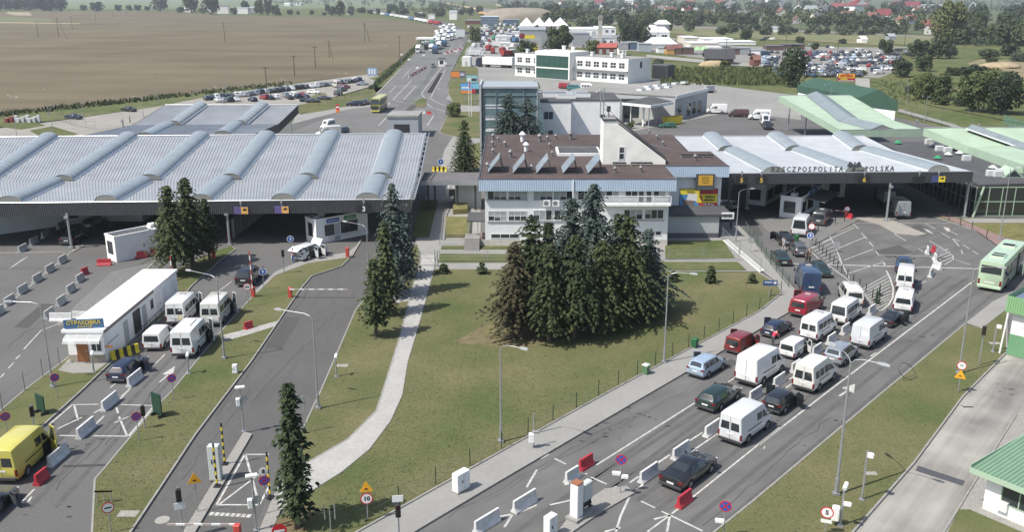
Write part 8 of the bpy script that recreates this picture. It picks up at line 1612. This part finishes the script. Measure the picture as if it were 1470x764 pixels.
t=hall('pagoda_house','stepped white pagoda roofed house in the market',930,961,60,46,25,wall_p,wtin,roof='hip',rh=4,wins=2);q=MB();pz=hall.h-2.5;q.box(7,15,7,17,pz,pz+3.5);q.obj('upper_wall',wall_g,t);pz+=3.5;q=MB();q.loft([[(5.8,5.8,pz),(16.2,5.8,pz),(16.2,18.2,pz),(5.8,18.2,pz)],[(9,10,pz+2.6),(13,10,pz+2.6),(13,14,pz+2.6),(9,14,pz+2.6)]]);q.obj('upper_roof',wtin,t)
hall('market_hall','white hipped market roof in front of the pagoda house',932,972,68,63,20,wall_g,wtin,roof='hip',rh=3.5,doors=3);hall('market_hall','pale yellow market hall with white roof',982,1002,62,54,26,wcr,wtin,doors=2);hall('market_hall','white roofed long market hall right of the yellow one',991,1032,70,62,22,wcr,wtin);hall('market_hall','farther long white market roof to the right',1010,1052,62,56,24,wall_w,wtin);hall('market_hall','lowest white market roof at the right end',1030,1085,64,60,18,wall_w,wtin)
hall('market_shed','grey van like trailer shed before the pagoda house',917,935,74,63,8,mat('shed_greyblue',(.36,.40,.43),.7),rmt);hall('market_shed','dark blue fronted shed left of the grey trailer',902,916,71,61,10,mat('shed_blue',(.08,.13,.2),.7),rmt);hall('market_shed','grey shed beside the red roofed one',893,904,71,62,9,tin,rmt)
for i,(x0,x1,yb,yt,wm,rm)in enumerate(((957,969,78,71,mat('shed_orange',(.5,.28,.1),.8),rbn),(968,980,78,69,mat('shed_brown',(.12,.08,.065),.8),rbn),(979,996,78,69,MATS['shed_brown'],rgy),(1016,1036,74,68,wall_w,wall_p),(1036,1048,72,67,tin,rgy),(1050,1062,78,70,MATS['shed_brown'],rgy),(1062,1076,78,69,tin,rmt),(1078,1100,78,72,wall_w,rmt),(1100,1125,72,66,MATS['shed_brown'],rgy),(1125,1155,70,64,MATS['shed_brown'],rgy),(1082,1092,95,86,MATS['brick_dark'],rbn),(945,953,76,69,wall_p,rmt),(905,916,62,55,tin,rmt),(975,983,58,50,mat('shed_red',(.45,.06,.05),.7),rbn))):
 hall('market_shed',['orange fronted stall under a brown roof','brown gabled stall right of the orange one','brown stall with grey roof behind the umbrellas','white tent like stall beyond the barn','grey stall behind the barn roof','brown shed right of the barn','grey glazed shed beside the brown one','low white shed before the car rows','left dark shed of the row above the car lot','right dark shed of the row above the car lot','small dark red hut beside the poplar like tree','narrow white kiosk left of the orange stall','grey shed beside the trees at the pagoda house','red and yellow painted kiosk beyond the pagoda roofs'][i],x0,x1,yb,yt,8,wm,rm,'stall','gable' if i in(0,1,10)else 'flat',rh=2)
for px,py,m,lb in((987,76,wht_p,'white market umbrella before the brown stalls'),(1001,77,mat('umbrella_green',(.3,.5,.25),.7),'left green market umbrella before the stalls'),(1010,77,MATS['umbrella_green'],'right green market umbrella before the stalls')):
 t=thing('market_umbrella',lb,'umbrella',P(px,py));q=MB();q.tube((0,0,2.2),(0,0,4.0),3.2,.1,8);q.obj('canopy',m,t);q=MB();q.tube((0,0,0),(0,0,3.6),.06);q.obj('pole',steel,t)
t=hall('barn','long barn with a black roof at the meadow edge',1013,1052,92,84,14,mat('barn_wood',(.10,.08,.065),.9),mat('roof_barn',(.05,.05,.055),.8),roof='gable',rh=4.0,ov=.8,rz=R(-8))
def mound(name,label,px,py,rx,ry,h,m,cat='mound',seed=1):
 r=random.Random(seed);q=MB();rings=[]
 for k in range(6):
  u=k/5;s=math.cos(u*math.pi/2)**.7 if k<5 else .05;rings.append([(rx*s*math.cos(2*math.pi*i/20)*r.uniform(.9,1.1),ry*s*math.sin(2*math.pi*i/20)*r.uniform(.9,1.1),h*math.sin(u*math.pi/2)-.1)for i in range(20)])
 q.loft(rings,False,True);o=q.obj(name,m,None,smooth=60);o.location=P(px,py);return tag(o,label,cat)
mound('straw_mound','pale straw heap before the black roofed barn',1026,94,7,4,2.4,mat('heap_straw',(.38,.30,.18),.95,var=.15,vs=.5));mound('gravel_heap','large pale gravel heap behind the market tents',748,29,48,30,15,mat('gravel_heap',(.25,.22,.175),.95,var=.1,vs=.1),seed=4);mound('soil_heap','sandy heap on the dry plot at the right',1436,97,9,6,2.5,mat('heap_sand',(.34,.27,.17),.95,var=.15,vs=.3),seed=7)
t=hall('blue_hall','hall with glazed blue front beyond the truck yard',690,716,36,24,30,mat('hall_blue',(.10,.16,.24),.5),mat('roof_paleblue',(.5,.55,.62),.6),wins=4);hall('brick_shed','low brownish hall left of the blue fronted hall',668,690,34,29,20,MATS['brick_dark'],rmt);hall('small_house','white building beyond the bend of the road',645,656,28,18,14,wall_w,rmt,roof='gable',rh=3);hall('small_house','white box building beside the lorry queue',600,607,25,18,10,wall_w,wtin);hall('small_house','white block by the red lorries',615,624,27,21,10,wall_w,wtin);hall('brick_shed','dark low hall right of the blue fronted hall',722,745,36,28,20,MATS['shed_blue'],rmt)
for x0,x1,yb,yt,lb in((712,735,60,52,'white workshop in the truck yard'),(717,732,68,62,'small white workshop before the truck yard sheds'),(690,700,45,40,'grey workshop at the far side of the truck yard'),(735,747,52,46,'grey shed at the right of the truck yard')):hall('workshop',lb,x0,x1,yb,yt,10,wall_p,wtin,doors=2)
for x0,x1,yb,yt,lb,rm in((1262,1282,28,22,'red roofed long school wing',rbr),(1284,1322,16,8,'large dark red roofed school',rbr),(1316,1358,15,8,'long white school block with pale roof',rmt),(1222,1247,15,8,'bright red roofed block on the town slope',rbr)):hall('school_building',lb,x0,x1,yb,yt,25,wall_w,rm,roof='gable',rh=8 if rm is rbr else 3,wins=4)
for x0,x1,yb,yt,lb,rm in((263,278,17,12,'white farm building left of the trees at the field edge',wtin),(312,328,19.5,9,'grey roofed farmhouse at the far field edge',rgy),(337,356,19.5,12,'white farm building with pale roof at the field edge',rmt),(355,370,18.5,11,'grey farm shed at the field edge',tin),(298,306,17.5,13,'small white hut at the field edge',wtin),(408,416,8,5,'white roof beyond the farm trees',wtin),(420,432,7.5,4.5,'long white roof far beyond the field',wtin),(498,506,21,16,'dark roofed hut at the field corner',rgy),(1105,1120,46,41,'small white hut beside the railway embankment',rmt),(1236,1245,61,56,'small white box hut on the railway meadow',wtin),(1276,1286,57,52,'pale grey hut by the railway bushes',tin)):hall('farm_building' if x0<600 else 'hut',lb,x0,x1,yb,yt,8,wall_w if rm is not tin else tin,rm,roof='gable',rh=2)
rail_b=mat('ballast',(.20,.18,.165),.95,var=.15,vs=.2)
sheet('railway_bed',[(640,4),(700,12),(800,23),(880,31),(1000,37),(1200,45),(1340,52),(1340,54),(1200,47.5),(1000,40),(880,34.5),(800,28),(720,21),(650,11),(620,4)],.05,rail_b);sheet('railway_meadow',[(890,34),(1000,40),(1200,48),(1370,55),(1370,66),(1200,60),(1020,52),(960,47),(890,40)],.02,mat('railway_grass',(.12,.14,.055),.95,col2=(.18,.17,.08),vs=.03,big=.15,bigs=.2))
sheet('town_ground',[(720,3),(1500,3),(1500,50),(1360,50),(1200,43),(1000,36),(880,30),(800,22),(720,14)],.0,mat('town_green',(.06,.085,.035),.95,col2=(.10,.11,.05),vs=.02,big=.2,bigs=.1));sheet('dirt_track',[(1160,57),(1260,62),(1300,68),(1298,70),(1255,64),(1160,58.5)],.04,mat('dry_plot',(.2,.16,.1)))
def train(label,x0,y0,x1,y1,n,m,kind):
 a,b=P(x0,y0),P(x1,y1);d=b-a;L_=d.length/n;t=thing('freight_train',label,'train',a,math.atan2(d.y,d.x))
 for k in range(n):
  q=MB();x=L_*k
  if kind=='tank':q.tube((x+.8,0,2.6),(x+L_-.8,0,2.6),1.6,n=12)
  else:q.box(x+.5,x+L_-.5,-1.5,1.5,1.2,3.9)
  q.obj('wagon',m,t);q=MB();q.box(x+.4,x+L_-.4,-1.2,1.2,.3,1.0);q.obj('bogie',steel_d,t)
ty=mat('wagon_yellow',(.55,.45,.2),.6);train('row of yellow tank wagons at the top left of the tracks',639,5,684,15,7,ty,'tank');train('row of pale yellow wagons behind the gravel heap',712,8,776,19,9,mat('wagon_pale',(.6,.52,.3),.6),'box');train('row of orange wagons above the blue fronted hall',688,21,718,23,5,mat('wagon_orange',(.6,.36,.1),.6),'tank');train('row of grey wagons right of the gravel heap',778,21,806,26,4,mat('wagon_grey',(.2,.2,.21),.6),'box');train('row of dark wagons along the far track',760,8,700,1,6,MATS['wagon_grey'],'box')
vd=thing('viaduct','small pale bridge abutment in the railway embankment','bridge',P(1306,78));q=MB();q.box(-6,-4,0,6,0,3);q.box(3,5,0,6,0,3);q.obj('abutment',kerb_m,vd);q=MB();q.box(-7,6,-.5,6.5,3.01,3.6);q.obj('deck',kerb_m,vd)
hz=MB();hz.box(-2600,2600,-30,5200,-1.5,75);ho=hz.obj('haze',None or bpy.data.materials.new('haze_air'));tag(ho,'thin summer haze over the plain','haze',kind='stuff')
hm=ho.data.materials[0];hm.use_nodes=True;n_=hm.node_tree;n_.nodes.clear();ou=n_.nodes.new('ShaderNodeOutputMaterial');pv=n_.nodes.new('ShaderNodeVolumePrincipled')
pv.inputs['Color'].default_value=(.86,.92,1.0,1);pv.inputs['Density'].default_value=.00014;pv.inputs['Anisotropy'].default_value=.2;n_.links.new(pv.outputs[0],ou.inputs['Volume'])
